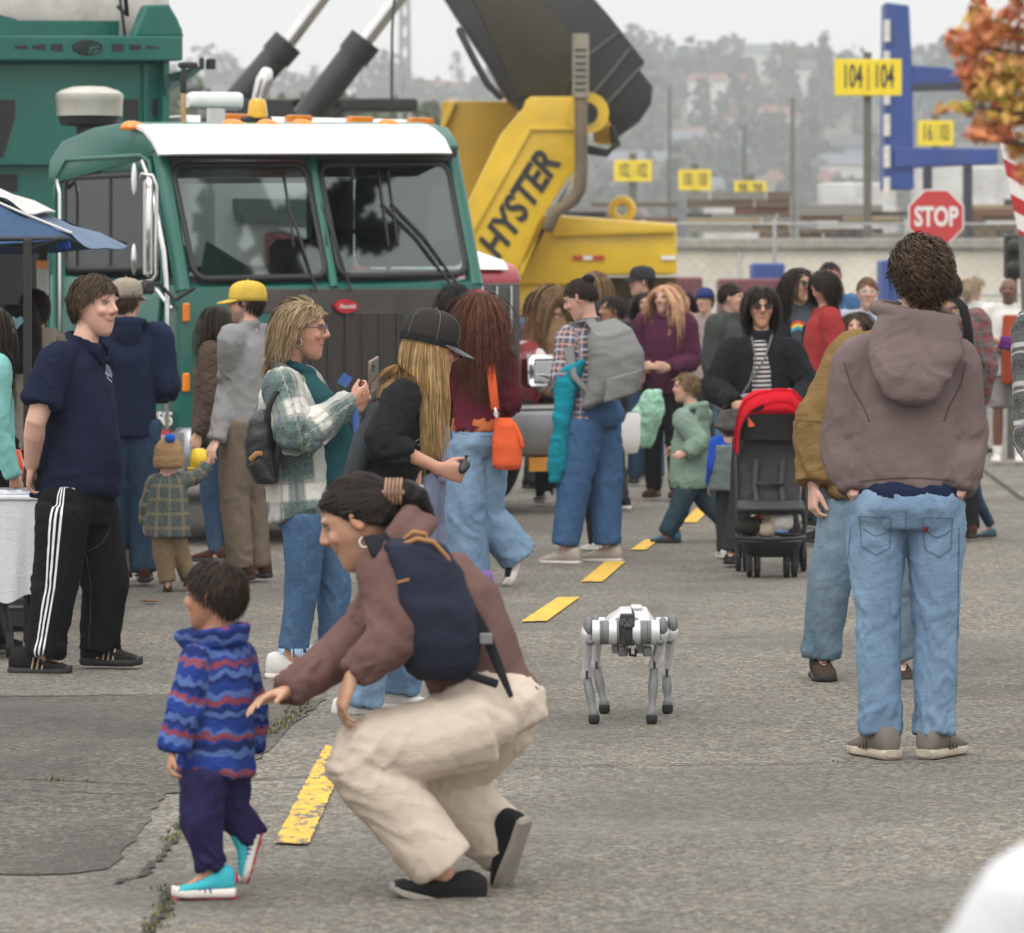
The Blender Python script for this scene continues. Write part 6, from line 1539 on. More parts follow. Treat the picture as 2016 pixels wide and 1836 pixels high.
shoe(r, J['al'], J['tl'], L=.26, upper=PUR, solem=PALE); shoe(r, J['ar'], J['tr'], up=V(-.88, -.2, .35), L=.27, upper=BKS, solem=PALE, accent=PUR, thick=.05)
tor = [(J['nk']+V(0, 0, -.07), .10), (J['sr'], .09), (J['sl'], .09), (J['ch'], .13), (J['ch']+V(0, 0, -.1), .13)]
st = dict(STY['wavy']); st.update(n=3600, length=.40, torso=tor, outer=.012, width=.005, curl=.007, cfreq=9, lift=.001, rise=.05); make_hair('hair', r, J, .98, HM['red'], seed=3, **st)
mb = MB(); R = J['R']; mb.ring(J['hd']+R @ V(0, .0, .03), R @ V(.090, 0, 0), R @ V(0, .02, .095), .010, 20, 6, arc=(0, PI)); mb.build('headband', C('band_crimson', (.45, .015, .05)), r, smooth=True)
OR = C('nylon_orange', (.66, .105, .035)); bag = root('shoulder_bag', 'orange padded shoulder bag hanging on the auburn haired woman', 'bag', P(998, 900, D0-.2))
mb = MB(); mb.loft([(P(999, 924, D0-.15), V(.06, 0, 0), V(0, .05, 0)), (P(998, 915, D0-.15), V(.078, 0, 0), V(0, .07, 0)), (P(998, 880, D0-.15), V(.082, 0, 0), V(0, .075, 0)), (P(996, 840, D0-.15), V(.066, 0, 0), V(0, .06, 0)), (P(990, 822, D0-.15), V(.045, 0, 0), V(0, .04, 0))], 20, p=2.8)
garment('bag_body', mb, OR, bag, [([P(999, 924, D0), P(990, 822, D0)], V(1, 0, 0), 1)], .008, 2, .008, 3, 9)
mb = MB(); mb.tube([P(964, 706, D0-.15), P(970, 760, D0-.19), P(975, 806, D0-.18)], [(.024, .004)]*3, 8, side=V(1, 0, 0)); mb.build('strap', OR, bag, smooth=True)
mb = MB(); mb.tube([P(975, 804, D0-.19), P(978, 822, D0-.2)], .008, 6); mb.ring(P(977, 815, D0-.2), V(.012, 0, 0), V(0, 0, .012), .004, 10, 5); mb.build('clasp', METAL, bag, smooth=True, kind='stuff')
mb = MB(); mb.tube([P(1012, 835, D0-.19), P(1024, 862, D0-.2), P(1028, 878, D0-.2)], [(.014, .01)]*3, 6, side=V(1, 0, 0)); mb.build('pull_tab', OR, bag, smooth=True)
# pair behind her
r, J, s, t, b_ = crowd('person in a black cap and grey sleeved black vest behind the auburn haired woman', 893, 600, 27.5, 25, (C('sleeves_grey', (.20, .20, .23)), 'sweatshirt'), (BK, 'trousers'), ('black', 'bob'), SK_L, female=True, hyaw=30, arms='down')
mb = MB(); mb.loft([(J['pv']+V(0, 0, -.02), V(.16, .05, 0), V(-.05, .13, 0)), (J['ch']+V(0, 0, -.15), V(.165, .05, 0), V(-.05, .13, 0)), (J['ch']+V(0, 0, .05), V(.14, .04, 0), V(-.03, .10, 0))], 18); garment('vest', mb, BK, r, [([J['pv'], J['ch']], V(1, 0, 0), 1)], .012, 2, .008)
cap_hat(r, J, s*1.04, SHB, name='cap')
r, J, s, t, b_ = crowd('child in lavender grey cargo trousers walking behind the cap wearing woman', 862, 800, 26.8, 40, (C('tee_lilac', (.25, .24, .34)), 'long_tee'), (C('cargo_lavender', (.17, .19, .28)), 'cargo_trousers'), ('dbrown', 'long'), SK_L, female=True, child=True, hs=.85, legs=(.10, .09, .085))
# woman with the plaid shirt and grey backpack
D0 = 27.4
J = JP(D0, dict(hd=(1143, 590), nk=(1162, 634), ch=(1164, 668), pv=(1172, 810), sl=(1122, 668, -.04), sr=(1200, 668, .10), el=(1112, 748, -.10), wl=(1102, 762, .16), fl=(1082, 752, .26), er=(1180, 760, .25), wr=(1130, 770, .30), fr=(1100, 760, .35),
    hl=(1150, 835, -.06), hr=(1185, 835, .07), kl=(1132, 945, -.06), kr=(1192, 945, .08), al=(1112, 1082, -.06), ar=(1196, 1080, .08), tl=(1064, 1110, .02), tr=(1140, 1106, .14)), 52, 1.69, hyaw=75, hp=22)
r = foot_root('woman in a navy and pink plaid shirt and blue jeans with a grey backpack on', J)
person_body(r, J, SK_P, .98, vox=.007, female=True, ankles=True)
PK = cloth('plaid_pink_navy', (.022, .025, .065), 300, .3, kind='plaid', extra=[(.075, .0, .007, (.50, .24, .19), 'v', .7), (.075, .032, .007, (.48, .46, .52), 'v', .7), (.07, .0, .007, (.50, .24, .19), 'u', .5), (.07, .032, .007, (.48, .46, .52), 'u', .5)])
top_garment('plaid_shirt', r, J, PK, drop=P(1165, 838, D0), rings=[(0, .165, .13), (.3, .155, .125), (.7, .155, .115), (.87, .15, .09), (.95, .1, .065), (1, .06, .055)], sr=(.088, .085, .078, .068), wr=.010, vox=.010, seed=15)
pants_garment('jeans', r, J, cloth('denim_blue', (.055, .125, .26), 420, .3, kind='denim', extra=((.12, .21, .36), (.03, .075, .17))), r=(.125, .105, .085), waist=.08, hw=.165, hd=.135, seat=.03, wr=.010, vox=.010, seed=16, hemlift=.03, stack=.3)
for q in 'lr': shoe(r, J['a'+q], J['t'+q], L=.27, upper=BEI, solem=PALE, lacem=PALE)
make_hair('hair', r, J, .98, HM['dbrown'], seed=3, **STY['tied'])
mb = MB(); mb.ell(J['hd']+J['R'] @ V(0, -.09, .095), (.04, .035, .035), None, 10, 8); garment('hair_bun', mb, HM['dbrown'], r, [([J['hd'], J['hd']+V(0, 0, .1)], V(1, 0, 0), 1)], .008, 1, .006, 3, 40)
GBP = C('canvas_grey', (.20, .205, .205)); bp = root('backpack', 'large grey backpack worn over the plaid shirt', 'backpack', P(1205, 800, D0-.2))
mb = MB()
mb.loft([(P(1188, 790, D0-.15), V(.10, 0, .05), V(0, .09, 0)), (P(1192, 785, D0-.16), V(.15, .03, .05), V(-.02, .12, 0)), (P(1212, 742, D0-.18), V(.165, .03, .04), V(-.03, .14, 0)), (P(1214, 700, D0-.18), V(.155, .03, .03), V(-.03, .14, 0)), (P(1200, 655, D0-.16), V(.125, .03, .03), V(-.02, .12, 0)), (P(1188, 632, D0-.13), V(.07, .02, .02), V(-.02, .08, 0))], 22, p=2.6)
gb = garment('bag_body', mb, GBP, bp, [([P(1188, 790, D0), P(1188, 632, D0)], V(1, 0, 0), 1)], .010, 8, .012, 4, 8)
mb = MB(); mb.loft([(P(1222, 782, D0-.30), V(.10, .02, .03), V(0, .06, 0)), (P(1230, 735, D0-.31), V(.11, .02, .03), V(0, .06, 0))], 16, p=3); garment('pocket', mb, GBP, bp, [([P(1222, 782, D0), P(1230, 735, D0)], V(1, 0, 0), 1)], .009, 2, .008)
mb = MB(); mb.tube([P(1178, 650, D0-.2), P(1160, 628, D0-.1), P(1130, 640, D0-.06), P(1120, 690, D0-.14), P(1130, 740, D0-.2), P(1165, 778, D0-.22)], [(.035, .008)]*4+[(.02, .006)]*2, 8, side=V(1, 0, .2)); mb.build('strap', GBP, bp, smooth=True)
TJ = C('jersey_turquoise', (.010, .24, .32)); tj = root('turquoise_jacket', 'turquoise jacket hanging down over the arm beside the plaid shirt', 'jacket', P(1100, 940, D0-.1))
mb = MB(); mb.loft([(P(1120, 720, D0-.12), V(.10, 0, .04), V(0, .06, 0)), (P(1115, 760, D0-.13), V(.07, 0, 0), V(0, .06, 0)), (P(1106, 840, D0-.12), V(.055, 0, 0), V(0, .06, 0)), (P(1097, 920, D0-.11), V(.06, 0, 0), V(0, .05, 0)), (P(1092, 948, D0-.1), V(.03, 0, .0), V(0, .03, 0))], 16)
garment('jacket_cloth', mb, TJ, tj, [([P(1120, 720, D0), P(1092, 948, D0)], V(1, 0, 0), 1)], .010, 2, .02, 6, 9)
nb = root('notebook', 'white paper held up by the woman in the plaid shirt', 'paper', P(1078, 745, D0)); mb = MB(); mb.box(P(1080, 742, D0+.2), (.10, .16, .006), Rz(20) @ Matrix.Rotation(rad(20), 3, 'Y')); mb.build('page', M('paper_white', (.7, .7, .75), .8), nb)
# small child beyond her legs
r, J, s, t, b_ = crowd('small child in a black and white check shirt beyond the plaid shirt woman', 1165, 885, 28.6, 70, (cloth('check_mono', (.5, .5, .52), 300, .3, kind='plaid', extra=[(.07, 0, .014, (.03, .03, .035), 'v', .8), (.07, 0, .014, (.03, .03, .035), 'u', .7)]), 'check_shirt'), (BK, 'leggings'), ('dbrown', 'short'), foot=WHS, sole=PALE, child=True, hs=.76, legs=(.075, .055, .045), hem=.16)
# boy in the sage hoodie
D0 = 29.5
J = JP(D0, dict(hd=(1350, 765), nk=(1362, 802), ch=(1362, 820), pv=(1360, 945), sl=(1345, 826, -.10), sr=(1382, 820, .10), el=(1376, 870, -.14), wl=(1350, 893, -.17), fl=(1334, 897, -.19), er=(1350, 870, .12), wr=(1328, 880, .14), fr=(1318, 888, .14),
    hl=(1352, 960, -.05), hr=(1372, 955, .05), kl=(1336, 1002, -.05), kr=(1396, 992, .06), al=(1312, 1052, -.05), ar=(1430, 1028, .06), tl=(1280, 1068, -.05), tr=(1416, 1064, .06)), 88, 1.12, hyaw=95)
r = foot_root('boy in a sage green hoodie and dark teal trousers striding left', J)
person_body(r, J, SK_P, .80, vox=.008, child=True, smile=.6, handsize=.11)
top_garment('hoodie', r, J, C('hoodie_sage', (.20, .285, .235)), drop=P(1361, 958, D0), rings=[(0, .125, .125), (.1, .135, .135), (.5, .13, .125), (.8, .115, .10), (.92, .08, .07), (1, .05, .05)], sr=(.115, .105, .095, .07), wr=.012, vox=.010, seed=3, hood=1.2)
pants_garment('trousers', r, J, C('trousers_teal', (.030, .055, .075)), r=(.115, .105, .09), waist=.04, hw=.15, hd=.14, wr=.014, vox=.011, seed=4)
for q in 'lr': shoe(r, J['a'+q], J['t'+q], L=.20, upper=M('shoe_teal_dark', (.02, .10, .13), .6), solem=RUB_B, accent=M('trim_coral', (.62, .06, .04), .6), up=V(0, 0, 1) if q == 'l' else V(-.35, 0, .93))
make_hair('hair', r, J, .80, HM['gold'], seed=3, **STY['short'])

# woman pushing the stroller
D0 = 26.9
J = JP(D0, dict(hd=(1498, 606), nk=(1500, 660), ch=(1498, 692), pv=(1498, 850), sr=(1442, 694), sl=(1556, 694), er=(1410, 762, -.02), wr=(1445, 795, -.28), fr=(1470, 815, -.35), el=(1590, 765), wl=(1560, 800, -.28), fl=(1535, 815, -.35),
    hr=(1470, 870), hl=(1526, 870), kr=(1460, 985), kl=(1540, 985), ar=(1440, 1085), al=(1565, 1080, .2), tr=(1436, 1112, -.1), tl=(1572, 1108)), 180, 1.66, hyaw=184, hp=3)
r = foot_root('woman with a black bob and sunglasses in a black jacket pushing the stroller', J)
person_body(r, J, SK_A, .97, vox=.006, female=True, sun=True)
top_garment('jacket', r, J, C('jacket_black', (.014, .015, .018)), drop=P(1498, 800, D0), rings=[(0, .165, .10), (.3, .165, .10), (.7, .165, .11), (.87, .16, .10), (.95, .10, .065), (1, .06, .05)], sr=(.09, .085, .075, .06), wr=.010, vox=.010, seed=7, collar='high')
mb = MB(); mb.loft([(P(1500, 800, D0-.05), V(.075, 0, 0), V(0, .09, 0)), (P(1498, 730, D0-.05), V(.068, 0, 0), V(0, .095, 0)), (P(1496, 670, D0-.03), V(.045, 0, 0), V(0, .07, 0))], 16)
garment('striped_top', mb, cloth('stripe_mono', (.52, .48, .50), 300, .2, kind='hstripe', extra=(.026, 0, .0065, (.05, .045, .05))), r, [([P(1500, 800, D0), P(1496, 665, D0)], V(1, 0, 0), 1)], .010, 1, .003)
mb = MB(); mb.ring(P(1500, 782, D0), V(.17, 0, .02), V(0, .115, 0), .035, 22, 8); mb.ell(P(1505, 782, D0-.13), (.05, .04, .04), None, 10, 8); garment('tied_jacket', mb, cloth('linen_paleblue', (.32, .40, .46), 200, .4, var=.4), r, [([P(1500, 800, D0), P(1500, 760, D0)], V(1, 0, 0), 1)], .010, 2, .014, 5, 14)
mb = MB(); mb.tube([P(1480, 664, D0-.11), P(1488, 710, D0-.155), P(1472, 765, D0-.15)], .005, 6); mb.tube([P(1520, 660, D0-.10), P(1506, 705, D0-.155), P(1462, 775, D0-.15)], .006, 6); mb.build('neck_cords', M('cord_olive', (.12, .14, .11), .8), r, smooth=True, kind='stuff')
pants_garment('trousers', r, J, DG_, r=(.09, .075, .065), waist=.05, hw=.15, hd=.11, vox=.012, seed=8)
for q in 'lr': shoe(r, J['a'+q], J['t'+q], L=.25, upper=SHB, solem=RUB_B)
st = dict(STY['bob']); st.update(n=1100, width=.008, length=.175, torso=[], free=(.050, .09, .085), grav=.7, outer=.016); make_hair('hair', r, J, .97, HB, seed=3, **st)
b = NB('lens_dark'); b.b.inputs['Base Color'].default_value = (.05, .03, .03, 1); b.b.inputs['Roughness'].default_value = .12; SUNL = b.m
glasses(r, J, .97, M('frame_brown', (.10, .05, .03), .3), SUNL, .023, 'sunglasses')
CAMO = cloth('camo_grey', (.10, .10, .10), 60, .3, var=.7); cb = root('shoulder_bag', 'grey patterned bag hanging from the stroller handle', 'bag', P(1432, 850, 26.6))
mb = MB(); mb.loft([(P(1436, 846, 26.6), V(.05, 0, 0), V(0, .05, 0)), (P(1432, 838, 26.6), V(.078, 0, .01), V(0, .06, 0)), (P(1440, 805, 26.6), V(.06, 0, .01), V(0, .05, 0))], 16, p=3); garment('bag_body', mb, CAMO, cb, [([P(1436, 846, 26.6), P(1440, 805, 26.6)], V(1, 0, 0), 1)], .008, 2, .006)
mb = MB(); mb.tube([P(1424, 805, 26.6), P(1445, 775, 26.62), P(1455, 800, 26.6)], .006, 6); mb.build('strap', DG_, cb, smooth=True)
r, J, s, t, b_ = crowd('child in a blue sleeved grey top walking away just left of the stroller', 1436, 838, 27.7, 10, (C('sleeves_blue', (.02, .09, .50)), 'long_tee'), (DG_, 'trousers'), ('brown', 'short'), SK_P, foot=WHS, sole=PALE, child=True, hs=.78)
mb = MB(); mb.loft([(J['pv']+V(0, 0, -.06), V(.13, 0, 0), V(0, .12, 0)), (J['ch']+V(0, 0, .02), V(.11, 0, 0), V(0, .10, 0))], 16); garment('grey_pinafore', mb, C('cotton_greygreen', (.17, .21, .21)), r, [([J['pv'], J['ch']], V(1, 0, 0), 1)], .012, 2, .01)

# sunglasses woman and the group round her
r, J, s, t, b_ = crowd('woman with long dark hair and round sunglasses in a grey tee with a rainbow print', 1572, 562, 31.2, -160, (C('tee_slate', (.060, .072, .088)), 'tee'), (DG_, 'trousers'), ('dbrown', 'long', dict(n=900)), SK_A, female=True, hyaw=-142, sun=True, hem=.1)
glasses(r, J, s, M('frame_black', (.02, .02, .02), .3), SUNL, .024, 'sunglasses')
mb = MB(); 
for k, (cc, nm) in enumerate((((.6, .05, .04), 'red'), ((.7, .5, .03), 'yellow'), ((.03, .35, .45), 'blue'))):
    on_surface(t, [[(1556, 640+k*6), (1570, 632+k*6), (1584, 638+k*6)]], .02, M('print_'+nm, cc, .8), 'rainbow_print', t, .004)
for q in (-1, 1):
    mb = MB(); x_ = 1568+q*34; mb.loft([(P(x_, 760, 31.1), V(.09, 0, 0), V(0, .13, 0)), (P(x_, 700, 31.1), V(.085, 0, 0), V(0, .13, 0)), (P(x_-q*6, 640, 31.15), V(.06, 0, 0), V(0, .10, 0))], 14); garment('cardigan_front', mb, C('jacket_black', (0, 0, 0)), r, [([P(x_, 760, 31.1), P(x_, 640, 31.1)], V(1, 0, 0), 1)], .013, 2, .01)
r, J, s, t, b_ = crowd('dark haired child in a red jacket carried high beside the hoodie man', 1622, 605, 29.2, 95, (C('puffer_red', (.30, .035, .035)), 'padded_jacket'), (JN_D, 'jeans'), ('dbrown', 'bob'), SK_L, child=True, hs=.86, hyaw=120, hp=25, top_ex=.03, H=1.75)
crowd('red faced man in a blue jacket laughing at the back of the crowd', 1634, 548, 36.5, 185, (C('jacket_blue', (.06, .14, .28)), 'jacket'), (JN_D, 'jeans'), ('black', 'short'), skin('skin_ruddy', (.55, .22, .17)), smile=1, build=1.1, hyaw=190)
r, J, s, t, b_ = crowd('girl with brown hair peeping over the hoodie man shoulder', 1684, 612, 31.0, 175, (C('top_rust', (.25, .08, .05)), 'top'), (JN_D, 'jeans'), ('brown', 'long'), SK_L, female=True, H=1.46, hs=.86)
r, J, s, t, b_ = crowd('ginger haired woman with glasses behind the hoodie man', 1707, 578, 33.2, 180, (C('top_pale', (.35, .38, .45)), 'top'), (JN_D, 'jeans'), ('ging', 'tied'), SK_P, female=True)
glasses(r, J, s, METAL, LENS, .02)
# right hand side
r, J, s, t, b_ = crowd('man in a dark red and grey flannel shirt with a black rucksack strap', 1866, 572, 29.6, 25, (cloth('flannel_red', (.06, .05, .055), 300, .3, kind='plaid', extra=[(.085, 0, .016, (.20, .02, .03), 'v', .85), (.085, .043, .008, (.10, .12, .13), 'v', .7), (.08, 0, .016, (.20, .02, .03), 'u', .6), (.08, .04, .008, (.10, .12, .13), 'u', .6)]), 'flannel_shirt'), (BK, 'trousers'), ('dbrown', 'short'), SK_A, build=1.1, hem=.1, foot=BRN, top_ex=.015, mod=lambda J: [J[k].__setitem__(0, J[k].x+.03) for k in J if isinstance(J[k], Vector) and k != 'hd'])
bk = root('rucksack', 'black rucksack with wide strap on the flannel shirt man', 'backpack', P(1860, 760, 29.3))
mb = MB(); mb.loft([(P(1858, 790, 29.4), V(.13, 0, 0), V(0, .08, 0)), (P(1858, 700, 29.35), V(.14, 0, 0), V(0, .10, 0)), (P(1860, 640, 29.4), V(.10, 0, 0), V(0, .06, 0))], 18, p=3); garment('bag_body', mb, BK, bk, [([P(1858, 790, 29.4), P(1860, 640, 29.4)], V(1, 0, 0), 1)], .012, 2, .008)
mb = MB(); mb.tube([P(1884, 590, 29.5), P(1896, 604, 29.4), P(1906, 650, 29.4), P(1908, 700, 29.4)], [(.032, .008)]*4, 8, side=V(1, 0, 0)); mb.build('strap', BK, bk, smooth=True)
r, J, s, t, b_ = crowd('child in dark jeans and coral heeled trainers walking behind the hoodie man', 1900, 800, 29.9, 110, (C('top_grey', (.1, .1, .1)), 'top'), (JN_D, 'jeans'), ('brown', 'short'), SK_P, child=True, hs=.85, foot=M('shoe_teal_dark', (0, 0, 0)), step=1.0,
      mod=lambda J: J.update(kl=P(1925, 985, 29.9), al=P(1950, 1032, 30.0), tl=P(1924, 1058, 29.95), kr=P(1898, 985, 29.9), ar=P(1900, 1030, 29.9), tr=P(1885, 1050, 29.8)))
crowd('blonde woman with her hair up beside the man in the white shirt', 1915, 570, 45, -60, (C('top_white', (.5, .5, .5)), 'top'), (JN_S, 'jeans'), ('blonde', 'fluffy'), SK_P, female=True)
r, J, s, t, b_ = crowd('bald man in an open white shirt over a rust tee with grey shorts', 1985, 572, 42.5, 172, (C('shirt_white', (.62, .61, .60)), 'open_shirt'), (C('shorts_grey', (.24, .23, .22)), 'shorts'), None, SK_B, foot=WHS, sole=PALE, build=1.12, short=.92, hem=.14, top_ex=.03, arms='front', beard=.4)
mb = MB(); mb.loft([(P(1992, 755, 42.3), V(.10, 0, 0), V(0, .12, 0)), (P(1992, 680, 42.25), V(.10, 0, 0), V(0, .14, 0)), (P(1990, 620, 42.3), V(.07, 0, 0), V(0, .10, 0))], 16); garment('rust_tee', mb, C('tee_rust', (.30, .055, .025)), r, [([P(1992, 755, 42.3), P(1990, 620, 42.3)], V(1, 0, 0), 1)], .013, 2, .006)
for q in 'lr': sock(r, J, q, WHS, J['H']/1.75, .10, .042)
crowd('person reaching in from the right edge with a purple sleeve', 2090, 600, 35, 90, (C('knit_purple', (.11, .02, .14)), 'jumper'), (JN_D, 'jeans'), ('brown', 'long'), SK_L, female=True, mod=lambda J: J.update(el=P(2020, 685, 34.9), wl=P(1968, 672, 34.9), fl=P(1942, 668, 34.9)))
FLW = cloth('flannel_mono', (.045, .047, .052), 300, .4, kind='plaid', extra=[(.16, 0, .010, (.42, .42, .43), 'v', .85), (.16, .03, .005, (.42, .42, .43), 'v', .7), (.16, .08, .022, (.012, .012, .014), 'v', .8), (.16, 0, .010, (.42, .42, .43), 'u', .7), (.16, .03, .005, (.42, .42, .43), 'u', .6)])
crowd('person in a black and white flannel shirt standing at the right edge', 2112, 560, 18.7, 150, (FLW, 'flannel_shirt'), (BK, 'trousers'), ('dbrown', 'short'), SK_P, H=1.78, build=1.1, top_ex=.02, mod=lambda J: J.update(er=P(2030, 850, 18.7), wr=P(2060, 930, 18.5), fr=P(2070, 985, 18.45)))
crowd('child in a purple jacket at the right edge', 2065, 985, 19.6, 100, (C('jacket_purple', (.075, .03, .28)), 'jacket'), (BK, 'leggings'), ('brown', 'short'), SK_P, child=True, hs=.8, top_ex=.02)
# middle distance
crowd('woman in a burgundy jumper with long strawberry blonde hair facing the camera', 1308, 590, 35.4, 160, (C('knit_burgundy', (.075, .018, .045)), 'jumper'), (BK, 'leggings'), ('straw', 'long', dict(n=1300, length=.36, curl=.006, width=.008, outer=.024)), SK_P, female=True, build=1.2, arms='front', hyaw=150, smile=.4, legs=(.085, .065, .05), foot=BRN)
mj = root('mint_jacket', 'mint green jacket draped over a folded pushchair', 'jacket', P(1270, 930, 34.8))
mb = MB(); mb.loft([(P(1268, 880, 34.8), V(.05, 0, 0), V(0, .08, 0)), (P(1272, 855, 34.8), V(.09, 0, .05), V(0, .1, 0)), (P(1276, 810, 34.8), V(.12, 0, .0), V(0, .12, 0)), (P(1285, 768, 34.8), V(.06, 0, 0), V(0, .08, 0))], 14); garment('jacket_cloth', mb, C('fleece_mint', (.34, .60, .47)), mj, [([P(1268, 880, 34.8), P(1285, 768, 34.8)], V(1, 0, 0), 1)], .012, 3, .03, 5, 9)
crowd('woman with long golden hair in a tan jacket seen from behind', 1094, 590, 34.5, 15, (C('jacket_tan', (.23, .14, .075)), 'jacket'), (BK, 'trousers'), ('gold', 'long', dict(n=800, length=.50, outer=.03)), SK_L, female=True, build=1.08, foot=WHS, sole=PALE, top_ex=.02)
crowd('dark haired woman in a denim jacket beside the red truck', 1064, 600, 37, -130, (C('jacket_denim', (.07, .14, .23)), 'jacket'), (DG_, 'trousers'), ('dbrown', 'long'), SK_L, female=True, H=1.62)
crowd('person with black hair in a dark hooded jacket behind the grey backpack', 1205, 612, 33.5, 60, (C('jacket_navyblack', (.02, .022, .03)), 'jacket'), (DG_, 'trousers'), ('black', 'short'), SK_T, hood=.9, foot=BKS, sole=PALE, hyaw=100)
crowd('woman with brown hair tied back in front of the yellow machine', 1168, 562, 38, 120, (C('top_navy', (.03, .035, .06)), 'top'), (BK, 'trousers'), ('gold', 'long'), SK_L, female=True)
r, J, s, t, b_ = crowd('man in a charcoal cap facing left below the yellow machine', 1262, 556, 39.5, 100, (C('jacket_stone', (.17, .16, .15)), 'jacket'), (DG_, 'trousers'), ('dbrown', 'short'), SK_P)
cap_hat(r, J, s*1.03, C('cap_charcoal', (.035, .035, .04)), name='cap')
crowd('girl with long brown hair behind the burgundy jumper', 1272, 590, 38, 175, (C('top_pinkgrey', (.20, .12, .13)), 'top'), (JN_D, 'jeans'), ('dbrown', 'long'), SK_P, female=True, H=1.6)
r, J, s, t, b_ = crowd('person in a navy knitted hat and pale scarf in the distance', 1388, 590, 42, 150, (C('jacket_pale', (.30, .24, .23)), 'jacket'), (DG_, 'trousers'), ('dbrown', 'short'), SK_L, H=1.62)
mb = MB(); c = J['hd']; R = J['R']; mb.loft([(c+V(0, 0, z), V(rx, 0, 0), V(0, rx*1.15, 0)) for z, rx in ((.03, .088), (.07, .085), (.11, .065), (.13, .02))], 16); mb.build('knitted_hat', C('knit_navy', (.025, .04, .14)), r, smooth=True)
crowd('woman with tied hair in a dark grey jacket turning right behind the stroller', 1440, 588, 34.2, -130, (C('jacket_darkgrey', (.055, .06, .058)), 'jacket'), (JN_S, 'jeans'), ('dbrown', 'tied'), SK_P, female=True, hyaw=-105, build=1.08, hem=.12, collar='high', top_ex=.02)
crowd('person in a rose coloured top far behind the crowd', 1345, 600, 44, 200, (C('top_rose', (.35, .14, .16)), 'top'), (JN_D, 'jeans'), ('dbrown', 'long'), SK_P, female=True, H=1.6)
# left edge
r, J, s, t, b_ = crowd('person in a cream hoodie with their back turned at the table on the left', 66, 640, 23.6, 30, (C('hoodie_cream', (.30, .27, .225)), 'hoodie'), (BK, 'trousers'), ('dbrown', 'short'), SK_L, hood=.9, build=1.1, H=1.62, top_ex=.02)
bk = root('backpack', 'black backpack with a pale blue heart patch behind the tent pole', 'backpack', P(38, 720, 23.2))
mb = MB(); mb.loft([(P(38, 735, 23.25), V(.10, 0, 0), V(0, .07, 0)), (P(36, 720, 23.22), V(.125, 0, 0), V(0, .10, 0)), (P(36, 650, 23.2), V(.12, 0, 0), V(0, .10, 0)), (P(40, 600, 23.25), V(.08, 0, 0), V(0, .07, 0))], 18, p=2.6); bo = garment('bag_body', mb, BK, bk, [([P(38, 735, 23.2), P(40, 600, 23.2)], V(1, 0, 0), 1)], .012, 2, .006)
c = P(33, 634, 23.05); mb = MB(); mb.add([c+V(-.0, 0, -.035), c+V(.032, 0, .0), c+V(.034, 0, .02), c+V(.018, 0, .03), c+V(0, 0, .018), c+V(-.018, 0, .03), c+V(-.034, 0, .02), c+V(-.032, 0, 0)], [tuple(range(8))]); mb.build('heart_patch', M('patch_blue', (.25, .5, .58), .8), bk, fix=False)
r, J, s, t, b_ = crowd('person with dark hair in a mint green top at the left edge', -12, 660, 20.6, -60, (C('top_mint', (.19, .44, .42)), 'long_top'), (BK, 'trousers'), ('dbrown', 'long'), SK_T, female=True, hem=.32, top_ex=.03, H=1.55, mod=lambda J: [J[k].__setitem__(0, J[k].x-.04) for k in J if isinstance(J[k], Vector) and k != 'hd'])
tb = root('tote_bag', 'orange bag with white skull pattern hanging above the table', 'bag', P(14, 950, 20.9))
ORB = NB('fabric_orange_skull'); o_ = ORB.obj(); vo = ORB.n('TexVoronoi'); vo.inputs['Scale'].default_value = 13; ORB.l(o_, vo.inputs['Vector']); vo.inputs['Randomness'].default_value = .3
cc = ORB.mix(ORB.rng(vo.outputs['Distance'], .40, .44, 1, 0), (.62, .07, .02), (.7, .68, .64)); cc = ORB.mix(ORB.rng(vo.outputs['Distance'], .16, .2, 1, 0), cc, (.03, .03, .03)); ORB.l(cc, ORB.b.inputs['Base Color'])
mb = MB(); mb.loft([(P(15, 950, 20.9), V(.065, 0, 0), V(0, .05, 0)), (P(15, 915, 20.9), V(.075, 0, 0), V(0, .06, 0)), (P(15, 885, 20.9), V(.06, 0, 0), V(0, .04, 0))], 16, p=3.5); mb.build('bag_body', ORB.m, tb, smooth=True)
mb = MB(); mb.tube([P(3, 888, 20.9), P(12, 850, 20.9), P(27, 888, 20.9)], .006, 6); mb.build('handle', ORB.m, tb, smooth=True)
# blurred figure close to the camera
r, J, s, t, b_ = crowd('out of focus shoulder of a person in a white coat at the bottom right corner', 2335, 1600, 4.4, 60, (C('coat_white', (.66, .67, .70), var=.03), 'coat'), (BK, 'trousers'), ('brown', 'short'), SK_P, H=1.36, child=True, hs=.85, top_ex=.10, build=1.5, hem=.2)
# ------------------------------------------------------------------ green refuse truck
TEALP = M('paint_teal', (.003, .115, .090), .38, 0, .12, 2, coat=.22, dirt=.3); WHT = M('paint_white', (.74, .74, .75), .35, 0, .04, 2, coat=.4)
CHR = M('chrome', (.62, .62, .62), .18, 1, .05); DARK = M('trim_black', (.015, .015, .016), .55); AMB = M('amber_lens', (.75, .22, .008), .2, var=.1, coat=.5); TYRE = M('tyre_rubber', (.018, .018, .018), .85, bump=.4, bscale=40)
INT = M('cab_interior_grey', (.055, .06, .065), .8); REDP = M('paint_red', (.33, .02, .035), .3, coat=.5); STEEL = M('bumper_steel', (.30, .31, .33), .35, .85, .15, 3); REDE = M('emblem_red', (.42, .01, .02), .3)
b = NB('windscreen_glass'); b.nt.nodes.remove(b.b); tr = b.n('BsdfTransparent'); tr.inputs[0].default_value = (.46, .52, .50, 1); gl = b.n('BsdfGlossy'); gl.inputs['Roughness'].default_value = .02; gl.inputs['Color'].default_value = (.9, .95, .97, 1)
